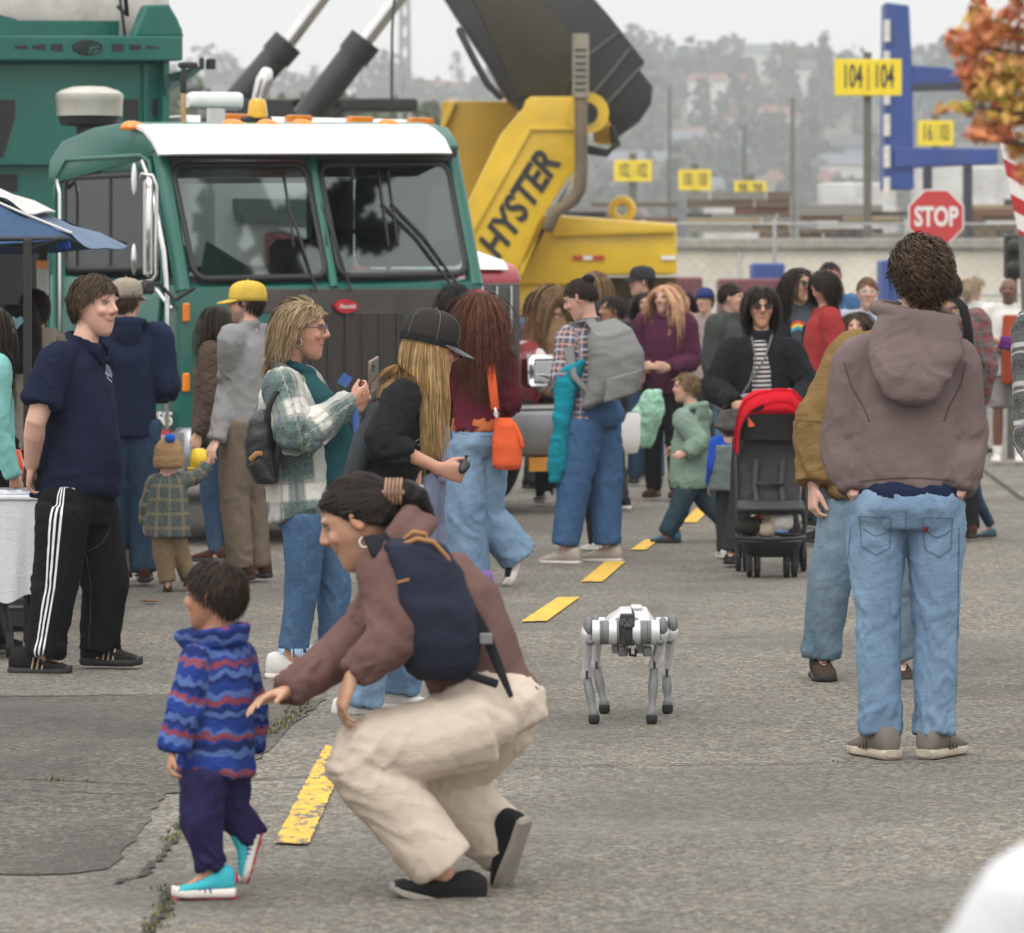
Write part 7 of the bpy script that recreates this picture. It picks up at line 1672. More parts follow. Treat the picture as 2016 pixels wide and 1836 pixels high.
fr = b.n('Fresnel'); fr.inputs[0].default_value = 1.5; mx_ = b.n('MixShader'); f2 = b.math('ADD', b.math('MULTIPLY', fr.outputs[0], 1.2), .035); b.l(f2, mx_.inputs[0]); b.l(tr.outputs[0], mx_.inputs[1]); b.l(gl.outputs[0], mx_.inputs[2]); b.l(mx_.outputs[0], b.out.inputs[0]); GLASS = b.m
TH = rad(30); er = V(math.cos(TH), math.sin(TH), 0); eb = V(-math.sin(TH), math.cos(TH), 0); C0 = P(352, 568, 29.0); C0.z = 0
def T(u, v, z): return C0+er*u+eb*v+V(0, 0, z+u*.018)
RT_ = Matrix((er, eb, V(0, 0, 1))).transposed()
W_ = 2.2
tk = root('refuse_truck', 'teal green cab over refuse truck with a white visor and tall hopper', 'truck', T(1.1, 2.5, 0)*1)
def uprism(poly, u0, u1): # poly in (v, z)
    m_ = MB(); m_.add([T(u0, v, z) for v, z in poly]+[T(u1, v, z) for v, z in poly], [tuple(range(len(poly)))[::-1], tuple(range(len(poly), 2*len(poly)))]+[(i, (i+1) % len(poly), len(poly)+(i+1) % len(poly), len(poly)+i) for i in range(len(poly))]); return m_
zb, zt = 1.63, 2.45; RK = .34          # windscreen foot and head, rake
uprism([(0, .62), (0, zb), (.06, zb+.02), (1.98, 1.72), (1.98, .62), (1.45, .62), (1.40, .95), (1.15, 1.12), (.75, 1.12), (.5, .95), (.45, .62)], 0, W_).build('cab_body', TEALP, tk, smooth='auto', bevel=.035)
uprism([(RK+.02, zt), (RK-.02, zt+.07), (RK+.14, zt+.20), (.8, zt+.24), (1.3, zt+.22), (1.75, zt+.15), (1.96, zt+.03), (1.98, zt-.14), (1.90, zt-.14)], -.015, W_+.015).build('roof', TEALP, tk, smooth='auto', bevel=.05)
def beam(pts, w1, w2, name, mat=TEALP, par=None, side=None):
    m_ = MB(); m_.tube(pts, [(w1, w2)]*len(pts), 10, side=side or er, roundcap=False); return m_.build(name, mat, par or tk, smooth='auto')
for u in (.045, W_-.045): beam([T(u, .03, zb-.03), T(u, RK+.02, zt+.03)], .055, .05, 'pillar')
beam([T(W_/2, .005, zb-.02), T(W_/2, RK-.01, zt+.02)], .034, .03, 'pillar')
for u in (.03, W_-.03): beam([T(u, 1.86, 1.68), T(u, 1.86, zt)], .03, .10, 'pillar'); beam([T(u, .40, zt-.03), T(u, 1.9, zt-.03)], .03, .06, 'window_rail', side=er)
uprism([(1.88, .7), (1.88, zt), (1.96, zt), (1.96, .7)], .03, .75).build('rear_wall', TEALP, tk); uprism([(1.88, .7), (1.88, 1.75), (1.96, 1.75), (1.96, .7)], .75, W_-.03).build('rear_wall', TEALP, tk); uprism([(1.88, .7), (1.88, zt), (1.96, zt), (1.96, .7)], W_-.28, W_-.03).build('rear_wall', TEALP, tk)
# panes with rubber seals
SGL = M('side_glass_dark', (.012, .014, .015), .08, coat=.0)
def pane(c4, name, gm_=None):
    m_ = MB(); n_ = (c4[1]-c4[0]).cross(c4[3]-c4[0]).normalized()
    # rounded corners
    pts = []
    for i in range(4):
        p0, p1, p2 = c4[i-1], c4[i], c4[(i+1) % 4]; a_ = p1+(p0-p1).normalized()*.09; b2 = p1+(p2-p1).normalized()*.09
        for t in (0, .33, .67, 1): pts.append((a_*(1-t)**2+p1*2*t*(1-t)+b2*t*t))
    m_.prism(pts, n_*.006); g = m_.build(name, gm_ or GLASS, tk)
    m2 = MB(); rings = []
    for i, q in enumerate(pts):
        t_ = (pts[(i+1) % 16]-pts[i-1]).normalized(); s_ = t_.cross(n_).normalized(); rings.append((q, s_*.022, n_*.016))
    m2.loft(rings, 8, closed=True); m2.build('window_seal', DARK, g, smooth=True); return g
sl_ = lambda u, t: T(u, RK*t-.012, zb+(zt-zb)*t)
pane([sl_(.12, .06), sl_(W_/2-.05, .06), sl_(W_/2-.05, .94), sl_(.10, .94)], 'windscreen')
pane([sl_(W_/2+.05, .06), sl_(W_-.12, .06), sl_(W_-.10, .94), sl_(W_/2+.05, .94)], 'windscreen')
pane([T(.012, 1.72, 1.75), T(.012, .27, 1.75), T(.012, .46, zt-.10), T(.012, 1.72, zt-.10)], 'side_window', SGL)
pane([T(W_-.012, .27, 1.75), T(W_-.012, 1.72, 1.75), T(W_-.012, 1.72, zt-.10), T(W_-.012, .46, zt-.10)], 'side_window')
beam([T(.01, 1.02, 1.75), T(.01, 1.02, zt-.1)], .015, .018, 'window_divider', DARK)
# door on the near side: outline, handle, trim
m_ = MB(); dp = [(.42, 1.12), (.30, 1.22), (.20, 1.70), (.20, 1.76), (.40, zt-.02), (.52, zt+.02), (1.66, zt+.02), (1.80, zt-.08), (1.84, 2.2), (1.84, .85), (1.70, .72)]
m_.tube([T(-.012, v, z) for v, z in dp], .016, 8); m_.build('door_frame_trim', TEALP, tk, smooth=True)
m_ = MB(); m_.tube([T(-.02, .28, 1.62), T(-.03, .22, 1.60), T(-.03, .05, 1.50)], .018, 8); m_.build('mirror_brace', CHR, tk, smooth=True)
m_ = MB(); m_.tube([T(-.03, 1.75, zt-.16), T(-.06, 1.70, zt-.12), T(-.06, 1.66, zt-.2), T(-.06, 1.66, 1.2), T(-.03, 1.66, 1.1)], .016, 8); m_.build('grab_rail', CHR, tk, smooth=True)
m_ = MB(); m_.tube([T(-.03, .46, zt-.02), T(-.05, .30, zt-.16), T(-.055, .10, 1.85), T(-.055, .05, 1.6), T(-.055, .045, .75)], .017, 8); m_.build('grab_rail', CHR, tk, smooth=True)
m_ = MB(); m_.box(T(-.02, 1.58, 1.55), (.03, .16, .05), RT_, .01); m_.build('door_handle', DARK, tk)
# mirror
mr_ = MB(); mr_.box(P(292, 448, 28.9), (.05, .085, .62), RT_, .02); mo = mr_.build('mirror', CHR, tk, smooth='auto')
m_ = MB(); m_.tube([P(275, 350, 28.85), P(280, 342, 28.8), P(300, 345, 28.8), P(308, 365, 28.8), P(308, 540, 28.8), P(300, 552, 28.8), P(278, 555, 28.85)], .012, 8); m_.build('mirror_bracket', CHR, mo, smooth=True)
m_ = MB(); m_.ell(P(264, 510, 28.8), (.02, .05, .10), None, 12, 8); m_.build('convex_mirror', CHR, mo, smooth=True)
m_ = MB(); m_.ell(P(264, 352, 28.85), (.018, .03, .10), None, 10, 8); m_.build('cap', WHT, mo, smooth=True)
m_ = MB(); m_.tube([P(292, 555, 28.85), P(315, 560, 28.9), P(345, 590, 28.9), P(382, 567, 28.85)], .013, 8); m_.build('mirror_arm', DARK, mo, smooth=True)
m_ = MB(); m_.box(P(290, 565, 28.8), (.09, .07, .09), RT_, .02); m_.build('mirror_motor', DARK, mo, smooth='auto')
# visor
vs_ = [(RK+.12, zt+.215), (RK+.02, zt+.19), (RK-.12, zt+.12), (RK-.22, zt+.02), (RK-.205, zt+.01), (RK-.10, zt+.10), (RK+.02, zt+.165), (RK+.12, zt+.19)]
m_ = MB(); k_ = 14
for i in range(k_+1):
    u = -.05+(W_-.04)*i/k_; e_ = 1 if 0 < i < k_ else .0
    for v, z in vs_: m_.v.append(tuple(T(u if e_ else u+.02*(1 if i == 0 else -1), v+(.10 if not e_ else 0), z-(.0 if e_ else .0))))
nn_ = len(vs_)
for i in range(k_):
    for j in range(nn_): m_.f.append((i*nn_+j, i*nn_+(j+1) % nn_, (i+1)*nn_+(j+1) % nn_, (i+1)*nn_+j)); m_.m.append(0)
m_.f += [tuple(range(nn_))[::-1], tuple(k_*nn_+j for j in range(nn_))]; m_.m += [0, 0]
m_.build('sun_visor', WHT, tk, smooth='auto')
m_ = MB(); m_.box(T(W_/2, RK-.02, zt+.03), (W_-.05, .05, .10), RT_, .01); m_.build('visor_underside_shadow', DARK, tk)  # black bar stands in for the shade beneath the visor
def lamp(u, v, z, s=1.0, lab='marker_light'):
    c = T(u, v, z); m_ = MB(); m_.loft([(c+V(0, 0, -.02*s), V(.085*s, .02, 0), V(-.02, .05*s, 0)), (c+V(0, 0, .005*s), V(.08*s, .02, 0), V(-.02, .045*s, 0)), (c+V(-.01, 0, .028*s), V(.05*s, .01, 0), V(-.01, .03*s, 0)), (c+V(-.015, 0, .037*s), V(.02*s, 0, 0), V(0, .012*s, 0))], 14)
    m_.build(lab, AMB, tk, smooth=True)
for px, py, D in ((-.02, .62, 2.655), (.66, .55, 2.665), (.91, .55, 2.665), (1.16, .55, 2.665), (1.80, .55, 2.665)): lamp(px, py, D)
# front lower face
m_ = MB(); m_.box(T(1.30, -.006, 1.52), (1.75, .012, .15), RT_, .004); m_.build('chrome_strip', M('panel_reflective', (.10, .09, .085), .25, .8, .2), tk)
gm = NB('grille_mesh'); o_ = gm.obj(); vo = gm.n('TexVoronoi'); vo.inputs['Scale'].default_value = 90; vo.inputs['Randomness'].default_value = .1; gm.l(o_, vo.inputs['Vector']); gm.l(gm.mix(gm.rng(vo.outputs['Distance'], .2, .45), (.004, .004, .004), (.035, .030, .027)), gm.b.inputs['Base Color']); gm.b.inputs['Roughness'].default_value = .5; gm.bump(vo.outputs['Distance'], .6, .01)
m_ = MB(); m_.box(T(1.18, -.012, 1.14), (.86, .024, .62), RT_, .01); gr_ = m_.build('grille', gm.m, tk)
for k in range(7):
    m_ = MB(); m_.box(T(.80+.125*k, -.03, 1.14), (.018, .012, .60), RT_, .004); m_.build('grille_bar', M('grille_bar_grey', (.06, .055, .05), .4, .6), gr_)
m_ = MB(); m_.loft([(T(1.17, -.02, 1.485), er*.085, V(0, 0, .048)), (T(1.17, -.045, 1.485), er*.08, V(0, 0, .044))], 20); em = m_.build('emblem', REDE, tk, smooth='auto')
TM = lambda u, v, z, rx=0: Matrix.Translation(T(u, v, z)) @ RT_.to_4x4() @ Matrix.Rotation(PI/2, 4, 'X')
text_mesh('Peterbilt', .042, WHT, 'emblem_text', em, TM(1.17, -.05, 1.485), .001, shear=.3, width=.8)
text_mesh('35', .075, WHT, 'fleet_number', tk, TM(2.02, -.008, 1.56), .002, offset=.002)
Ms = Matrix.Translation(T(-.05, .13, .80)) @ Matrix((-eb, V(0, 0, 1), -er)).transposed().to_4x4()
text_mesh('3505', .115, WHT, 'fleet_number', tk, Ms, .002, offset=.003, width=1.25)
m_ = MB(); m_.loft([(T(-.02, .14, .69), eb*.15, V(0, 0, .045)), (T(-.035, .14, .69), eb*.145, V(0, 0, .042))], 20); em2 = m_.build('emblem', REDE, tk, smooth='auto')
text_mesh('Peterbilt', .05, WHT, 'emblem_text', em2, Matrix.Translation(T(-.04, .14, .69)) @ Matrix((-eb, V(0, 0, 1), -er)).transposed().to_4x4(), .001, shear=.3, width=1.5)
for z in (1.47, 1.03): m_ = MB(); m_.box(T(.045, -.012, z), (.05, .03, .12), RT_, .01); m_.build('side_marker', AMB, tk)
m_ = MB(); m_.box(T(1.1, -.10, .56), (2.3, .22, .34), RT_, .03); m_.build('bumper', STEEL, tk, smooth='auto')
# wipers
for u0, u1 in ((.95, .86), (1.20, 1.10), (1.95, 1.55), (2.0, 1.62)):
    m_ = MB(); m_.tube([T(u0, -.04, zb-.04), sl_((u0+u1)/2, .35)+eb*-.02, sl_(u1, .62)+eb*-.02], .009, 6); wp = m_.build('wiper_arm', DARK, tk, smooth=True)
    m_ = MB(); m_.tube([sl_(u1-.01, .3)+eb*-.012, sl_(u1+.02, .88)+eb*-.012], .008, 6); m_.build('wiper_blade', DARK, wp, smooth=True)
# interior
m_ = MB(); m_.box(T(1.1, .32, 1.60), (2.05, .5, .16), RT_, .05); m_.build('dashboard', INT, tk, smooth='auto')
for u in (.55, 1.65):
    m_ = MB(); m_.box(T(u, 1.5, 1.55), (.5, .14, .75), RT_, .06); m_.build('seat', M('seat_grey', (.10, .11, .115), .9), tk, smooth='auto')
m_ = MB(); m_.ring(T(1.62, .62, 1.78), er*.21, (eb*.08+V(0, 0, .19)), .016, 24, 8); m_.build('steering_wheel', DARK, tk, smooth=True)
m_ = MB(); m_.tube([T(2.06, .42, 2.12), T(2.0, .38, 2.02), T(1.98, .34, 1.88), T(2.04, .36, 1.78)], .018, 8); m_.build('yellow_handle', M('handle_yellow', (.75, .68, .02), .5), tk, smooth=True)
m_ = MB(); m_.prism([T(.20, .12, 1.68), T(.42, .05, 1.67), T(.62, .12, 1.71), T(.32, .26, 1.92)], eb*.004); m_.build('papers', M('paper_pale', (.45, .62, .62), .8), tk)
m_ = MB(); m_.box(T(.9, .2, 1.69), (.35, .2, .01), RT_); m_.build('clipboard', M('paper_pale', (0, 0, 0)), tk)
# wheels and chassis
for u, v in ((.16, .95), (W_-.16, .95), (.16, 5.6), (W_-.16, 5.6), (.16, 6.9), (W_-.16, 6.9)):
    m_ = MB(); rr_ = []
    for t, r1 in ((-.14, .44), (-.13, .50), (-.09, .52), (.09, .52), (.13, .50), (.14, .44)): rr_.append((T(u, v, .52)+er*t, eb*r1, V(0, 0, r1)))
    m_.loft(rr_, 28); wh = m_.build('wheel', TYRE, tk, smooth='auto')
    m_ = MB(); sg = -1 if u < 1 else 1; m_.loft([(T(u, v, .52)+er*sg*.145, eb*.30, V(0, 0, .30)), (T(u, v, .52)+er*sg*.10, eb*.2, V(0, 0, .2))], 20); m_.build('rim', STEEL, wh, smooth='auto')
m_ = MB(); m_.box(T(1.1, 4.2, .75), (.9, 7.6, .3), RT_); m_.build('chassis', DARK, tk)
m_ = MB(); m_.box(T(1.1, .9, .62), (1.5, 1.4, .5), RT_, .05); m_.build('axle_box', DARK, tk)
m_ = MB(); m_.box(T(-.03, .28, .50), (.12, .42, .26), RT_, .02); m_.build('step', M('step_grey', (.10, .11, .11), .6), tk)
# hopper body 4.8 m behind the front
VB = 4.8; HB_D = 29+VB*math.cos(TH)
def hp(px, py, off=0.):  # point of the hopper front plane seen at this pixel
    e = Vector((0, 0, CH)); d = P(px, py, 10)-e; n_ = eb; o_ = T(0, VB, 0); t = (o_-e).dot(n_)/d.dot(n_); return e+d*t-eb*off
def hpanel(poly, th, name, mat, par=tk, off=0., bev=.0):
    m_ = MB(); m_.prism([hp(x, y, off) for x, y in poly], -eb*th); return m_.build(name, mat, par, bevel=bev)
m_ = MB(); q0, q1, q2, q3 = hp(-250, 900), hp(322, 900), hp(322, 118), hp(-250, 118); m_.prism([q0, q1, q2, q3], eb*4.5); m_.build('hopper_body', TEALP, tk, bevel=.03)
hpanel([(-250, 72), (342, 72), (342, 121), (-250, 121)], .16, 'hopper_beam', TEALP, bev=.015)
hpanel([(-250, 35), (258, 38), (256, 74), (-250, 74)], .05, 'hopper_header', TEALP, off=-.25)
hpanel([(250, 74), (276, 10), (320, 9), (338, 40), (350, 74)], .12, 'hopper_fin', TEALP, off=.0, bev=.02)
hpanel([(-60, 72), (-40, 32), (0, 27), (35, 36), (60, 52), (66, 72)], .06, 'hopper_guard', TEALP, off=-.1)
hpanel([(312, 121), (322, 121), (322, 330), (306, 330)], .10, 'hopper_rib', TEALP); hpanel([(-250, 316), (110, 316), (110, 324), (-250, 324)], .08, 'hopper_rib', TEALP)
hpanel([(280, 121), (286, 121), (286, 330), (280, 330)], .03, 'hopper_rib', TEALP)
for poly in ([(12, 92), (36, 90), (36, 98), (12, 96)], [(46, 91), (71, 88), (71, 100), (46, 97)], [(82, 89), (105, 87), (105, 103), (82, 100)], [(203, 87), (226, 89), (225, 102), (202, 103)], [(236, 89), (259, 90), (258, 98), (237, 100)], [(270, 91), (294, 94), (294, 96), (270, 97)]): hpanel(poly, .006, 'slot', DARK, off=.16)
m_ = MB(); c = hp(154, 95, .165); 
m_.ring(c, er*.115, V(0, 0, .052), .007, 28, 6)
for k in range(6): x_ = -.10+.022*k; hh_ = .052*math.sqrt(max(0, 1-(x_/.115)**2)); m_.tube([c+er*(x_-.01)+V(0, 0, -hh_*.85), c+er*(x_+.012)+V(0, 0, hh_*.85)], .007, 5)
m_.tube([c+er*.03+V(0, 0, -.045), c+er*.05+V(0, 0, -.01), c+er*.10+V(0, 0, 0)], .006, 5); m_.tube([c+er*.03+V(0, 0, .02), c+er*.09+V(0, 0, .03)], .006, 5); m_.build('maker_logo', DARK, tk, smooth=True, kind='stuff')
for poly in ([(244, 195), (272, 195), (272, 234), (244, 234)], [(299, 197), (306, 192), (313, 197), (313, 226), (306, 232), (299, 226)], [(-200, 196), (29, 196), (29, 230), (6, 310), (-200, 310)], [(-200, 343), (34, 343), (34, 376), (-200, 376)], [(-200, 440), (90, 440), (90, 640), (-200, 640)]): hpanel(poly, .006, 'opening', DARK, off=.0)
m_ = MB(); m_.tube([hp(331, 58, .1), hp(336, 50, .1), hp(342, 58, .1), hp(343, 72, .1)], .02, 8); m_.build('lifting_eye', TEALP, tk, smooth=True)
m_ = MB(); m_.prism([hp(306, 150, .1), hp(330, 143, .1), hp(362, 132, .3), hp(362, 138, .3), hp(332, 170, .15), hp(312, 190, .1)], -eb*.03); m_.build('wing_plate', M('plate_dark_green', (.01, .05, .045), .5), tk)
m_ = MB(); m_.box(hp(362, 128, .3), (.03, .04, .09), RT_, .01); m_.build('camera_bracket', DARK, tk); m_ = MB(); m_.box(hp(380, 129, .3), (.06, .06, .08), RT_, .01); m_.build('camera', DARK, tk)
# silver tank on top, behind the header
m_ = MB(); c = hp(130, 40, -1.6); m_.loft([(c-er*1.35, eb*1.1, V(0, 0, .75)), (c-er*1.2, eb*1.3, V(0, 0, .95)), (c+er*.95, eb*1.3, V(0, 0, .95)), (c+er*1.1, eb*1.1, V(0, 0, .75))], 28); m_.build('hopper_roof', M('roof_silver', (.42, .40, .38), .4, .3), tk, smooth='auto')
m_ = MB(); m_.tube([hp(245, 12, -.1), hp(262, 30, -.1), hp(255, -40, -.1)], .018, 6); m_.tube([hp(240, -20, -.05), hp(252, 70, -.05)], .012, 6); m_.build('hydraulic_hose', DARK, tk, smooth=True, kind='stuff')
# air intake, beacon, antenna box, broom
D = 32.2; c = P(176, 206, D)
m_ = MB(); m_.loft([(c+V(0, 0, z), V(r1, 0, 0), V(0, r1, 0)) for z, r1 in ((-.085, .215), (-.08, .228), (.02, .232), (.05, .238), (.075, .235), (.10, .20), (.125, .12), (.13, .03))], 28); ai = m_.build('air_intake', M('aluminium_dull', (.50, .49, .44), .4, .7, .1), tk, smooth='auto')
m_ = MB(); m_.loft([(c+V(0, 0, -.36), V(.09, 0, 0), V(0, .09, 0)), (c+V(0, 0, -.15), V(.09, 0, 0), V(0, .09, 0)), (c+V(0, 0, -.14), V(.2, 0, 0), V(0, .2, 0)), (c+V(0, 0, -.09), V(.215, 0, 0), V(0, .215, 0))], 20); m_.build('intake_base', DARK, ai, smooth='auto')
m_ = MB(); c = P(507, 226, 30.4); m_.loft([(c+V(0, 0, z), V(r1, 0, 0), V(0, r1, 0)) for z, r1 in ((-.02, .066), (.0, .068), (.08, .058), (.105, .045), (.11, .02))], 18); m_.build('beacon', M('beacon_amber', (.78, .40, .004), .2, coat=.6), tk, smooth='auto')
m_ = MB(); m_.box(P(505, 236, 30.4), (.2, .1, .05), RT_, .015); m_.build('beacon_base', DARK, tk)
m_ = MB(); c = P(420, 198, 31.6); m_.loft([(c-er*.20+V(0, 0, -.01), eb*.05, V(0, 0, .04)), (c-er*.16, eb*.08, V(0, 0, .058)), (c+er*.17, eb*.09, V(0, 0, .062)), (c+er*.19, eb*.08, V(0, 0, .055))], 16, p=3.5); m_.build('antenna_box', WHT, tk, smooth='auto')
m_ = MB(); m_.box(P(419, 232, 31.6), (.14, .12, .20), RT_, .01); m_.build('antenna_post', CHR, tk)
bm_ = root('broom', 'wooden handled broom standing upright behind the green cab', 'broom', P(361, 240, 31.2)); m_ = MB(); m_.tube([P(361, 300, 31.2), P(361, 178, 31.2)], .018, 8); m_.build('handle', M('wood_pale', (.42, .27, .11), .6), bm_, smooth=True)
m_ = MB(); m_.tube([P(361, 180, 31.2), P(361, 128, 31.2)], [.022, .014], 8); m_.build('socket', DARK, bm_, smooth=True); m_ = MB(); m_.box(P(370, 128, 31.2), (.13, .05, .04), None, .01); m_.build('head', DARK, bm_)

# ------------------------------------------------------------------ red and white truck beside it
D0 = 34.5; rt = root('red_truck', 'red and white bonneted truck with a steel bumper beside the green one', 'truck', P(900, 600, 36.0)*1); rt.location.z = 0
C1 = P(1028, 568, 33.6); C1.z = 0
def U(u, v, z): return C1+er*u+eb*v+V(0, 0, z)
def rprism(poly, u0, u1):
    m_ = MB(); n = len(poly); m_.add([U(u0, v, z) for v, z in poly]+[U(u1, v, z) for v, z in poly], [tuple(range(n))[::-1], tuple(range(n, 2*n))]+[(i, (i+1) % n, n+(i+1) % n, n+i) for i in range(n)]); return m_
rprism([(0, .85), (0, 1.72), (.08, 1.80), (1.5, 2.05), (1.5, .85)], -1.35, 0).build('bonnet', REDP, rt, smooth='auto', bevel=.05)
rprism([(-.01, 1.76), (.06, 1.825), (1.45, 2.075), (1.45, 2.06), (.08, 1.81)], -1.25, -.12).build('bonnet_stripe', WHT, rt, smooth='auto')
rprism([(-.02, .78), (-.02, 1.66), (.02, 1.66), (.02, .78)], -.68, -.03).build('grille', M('grille_dark', (.11, .112, .115), .45, .5), rt, bevel=.01)
for k in range(5): rprism([(-.04, .80), (-.04, 1.64), (-.02, 1.64), (-.02, .80)], -.60+.12*k, -.585+.12*k).build('grille_bar', CHR, rt)
rprism([(1.5, .8), (1.5, 2.3), (1.75, 2.80), (2.1, 2.92), (3.3, 2.92), (3.3, .8)], -1.75, .25).build('cab', WHT, rt, smooth='auto', bevel=.06)
rprism([(1.42, 2.12), (1.68, 2.66), (1.70, 2.66), (1.45, 2.12)], -1.6, .1).build('windscreen', GLASS, rt)
for k in range(4): rprism([(-.001+1.51+.2, 2.84), (1.68, 2.92), (1.78, 2.92), (1.8, 2.84)], -1.55+k*.52, -1.35+k*.52).build('roof_lamp', AMB, rt, smooth='auto', bevel=.02)
m_ = MB(); m_.loft([(U(.22, .15, .95), er*.05, V(0, 0, .16)), (U(.22, .15, 1.0), er*.3, V(0, 0, .16)), ], 4); 
m_ = MB(); m_.loft([(U(-.1, .05, 1.0), er*.05+eb*.05, V(0, 0, .18)), (U(.25, .3, 1.0), er*.12, V(0, 0, .24)), (U(.32, .9, .98), er*.14, V(0, 0, .26)), (U(.25, 1.5, .85), er*.12, V(0, 0, .15))], 18); fd = m_.build('fender', REDP, rt, smooth=True)
m_ = MB(); m_.loft([(U(.30, .25, 1.02), er*.07, V(0, 0, .16)), (U(.40, .8, 1.02), er*.09, V(0, 0, .2)), (U(.36, 1.4, .9), er*.08, V(0, 0, .12))], 14); m_.build('fender_panel', WHT, fd, smooth=True)
m_ = MB(); m_.box(U(.14, .0, 1.02), (.24, .16, .24), RT_, .03); hl_ = m_.build('headlight', CHR, rt, smooth='auto')
m_ = MB(); m_.box(U(.14, -.085, 1.02), (.17, .01, .15), RT_, .004); m_.build('lens', M('lens_pale', (.55, .58, .6), .1), hl_)
rprism([(-.42, .42), (-.46, .52), (-.46, .74), (-.42, .78), (-.10, .78), (-.10, .42)], -1.35, .42).build('bumper', STEEL, rt, smooth='auto', bevel=.03)
rprism([(-.47, .76), (-.47, .785), (-.05, .785), (-.05, .76)], -1.36, .55).build('bumper_top', CHR, rt)
rprism([(-.40, .42), (-.44, .52), (-.44, .72), (-.10, .72), (-.10, .42)], .42, .75).build('bumper_end', WHT, rt, smooth='auto', bevel=.03)
m_ = MB(); m_.box(U(-.08, -.44, .36), (.24, .02, .10), RT_); m_.build('licence_plate', M('plate_orange', (.55, .22, .02), .5), rt)
for u in (-1.2, .12):
    m_ = MB(); m_.loft([(U(u, .9, .52)+er*t, eb*r1, V(0, 0, r1)) for t, r1 in ((-.15, .44), (-.13, .50), (-.08, .52), (.08, .52), (.13, .50), (.15, .44))], 26); m_.build('wheel', TYRE, rt, smooth='auto')
rprism([(.0, .4), (.0, .8), (4, .8), (4, .4)], -1.2, .1).build('chassis', DARK, rt)
m_ = MB(); a_ = P(512, 195, 38); m_.tube([P(508, 260, 38), P(510, 190, 38), P(520, 160, 38), P(524, 145, 38)], [.06, .06, .075, .06], 12); m_.build('exhaust_stack', CHR, rt, smooth=True)

# ------------------------------------------------------------------ yellow reach stacker
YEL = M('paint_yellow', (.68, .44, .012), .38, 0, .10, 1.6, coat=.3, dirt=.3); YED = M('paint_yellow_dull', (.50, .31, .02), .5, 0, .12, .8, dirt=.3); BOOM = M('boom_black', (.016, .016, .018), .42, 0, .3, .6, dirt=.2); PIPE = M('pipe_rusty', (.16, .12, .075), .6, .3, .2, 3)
D = 60.; Y = lambda px, py, d=0.: P(px, py, D+d)
rs = root('reach_stacker', 'yellow reach stacker machine lettered on its arm with a raised black boom', 'machine', tuple(P(1120, 600, D+1.5)[:2])+(0,))
def yp(poly, d0, th, name, mat, par=rs, bev=.04, sm='auto'):
    m_ = MB(); m_.prism([Y(x, y, d0) for x, y in poly], (0, th, 0)); return m_.build(name, mat, par, smooth=sm, bevel=bev)
ym = yp([(1035, 197), (1044, 189), (1160, 189), (1168, 196), (1170, 240), (1150, 258), (1142, 330), (1122, 345), (1060, 440), (1010, 560), (880, 560), (905, 430), (985, 265), (1030, 212)], 0, .5, 'boom_support', YEL)
yp([(1046, 250), (1150, 250), (1146, 256), (1042, 256)], -.05, .05, 'support_flange', YEL, ym, .01)
yp([(1030, 262), (1045, 258), (925, 470), (890, 540), (880, 530)], -.05, .05, 'support_flange', YEL, ym, .01)
yp([(1128, 345), (1138, 338), (1072, 442), (1030, 540), (1018, 540)], -.05, .05, 'support_flange', YEL, ym, .01)
m_ = MB(); m_.loft([(Y(1158, 222, -.06), V(.27, 0, 0), V(0, 0, .27)), (Y(1158, 222, .6), V(.27, 0, 0), V(0, 0, .27))], 24); m_.build('pivot_boss', YEL, ym, smooth='auto')
m_ = MB(); m_.loft([(Y(1156, 222, -.10), V(.14, 0, 0), V(0, 0, .14)), (Y(1156, 222, -.02), V(.14, 0, 0), V(0, 0, .14))], 20); m_.build('pivot_pin', DARK, ym, smooth='auto')
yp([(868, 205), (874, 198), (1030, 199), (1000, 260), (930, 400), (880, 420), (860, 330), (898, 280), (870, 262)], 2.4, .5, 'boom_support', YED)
yp([(885, 200), (898, 200), (868, 270), (852, 280)], 2.3, .1, 'support_flange', YEL, rs, .01)
yp([(1080, 421), (1333, 440), (1333, 540), (1180, 541), (1150, 560), (1020, 560), (1030, 500), (1040, 440), (1062, 421)], .6, 3.0, 'counterweight', YEL, bev=.06)
yp([(1094, 424), (1330, 441), (1332, 458), (1088, 466)], .5, .1, 'counterweight_bevel', YEL, bev=.03)
yp([(1020, 556), (1180, 560), (1160, 900), (1000, 900)], .7, 2.8, 'chassis', YEL)
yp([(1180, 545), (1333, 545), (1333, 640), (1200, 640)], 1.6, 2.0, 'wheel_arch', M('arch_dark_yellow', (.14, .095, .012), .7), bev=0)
for px in (1265, 950):
    m_ = MB(); m_.loft([(Y(px, 700, .9+t), V(r1, 0, 0), V(0, 0, r1)) for t, r1 in ((0, .68), (.06, .8), (.5, .8), (.56, .68))], 26); w1 = m_.build('wheel', TYRE, rs, smooth='auto')
m_ = MB(); m_.ring(Y(1225, 412, 1.5), V(.13, 0, 0), V(0, 0, .13), .06, 18, 8); m_.build('lifting_eye', YEL, rs, smooth=True)
RW = M('reflector_red', (.5, .03, .02), .4); 
for x0, x1, mt, d in ((1128, 1148, RW, .58), (1148, 1166, WHT, .58), (1166, 1190, RW, .58), (1302, 1330, WHT, .58)): yp([(x0, 503), (x1, 503), (x1, 511), (x0, 511)], d-.02, .02, 'reflector', mt, bev=0)
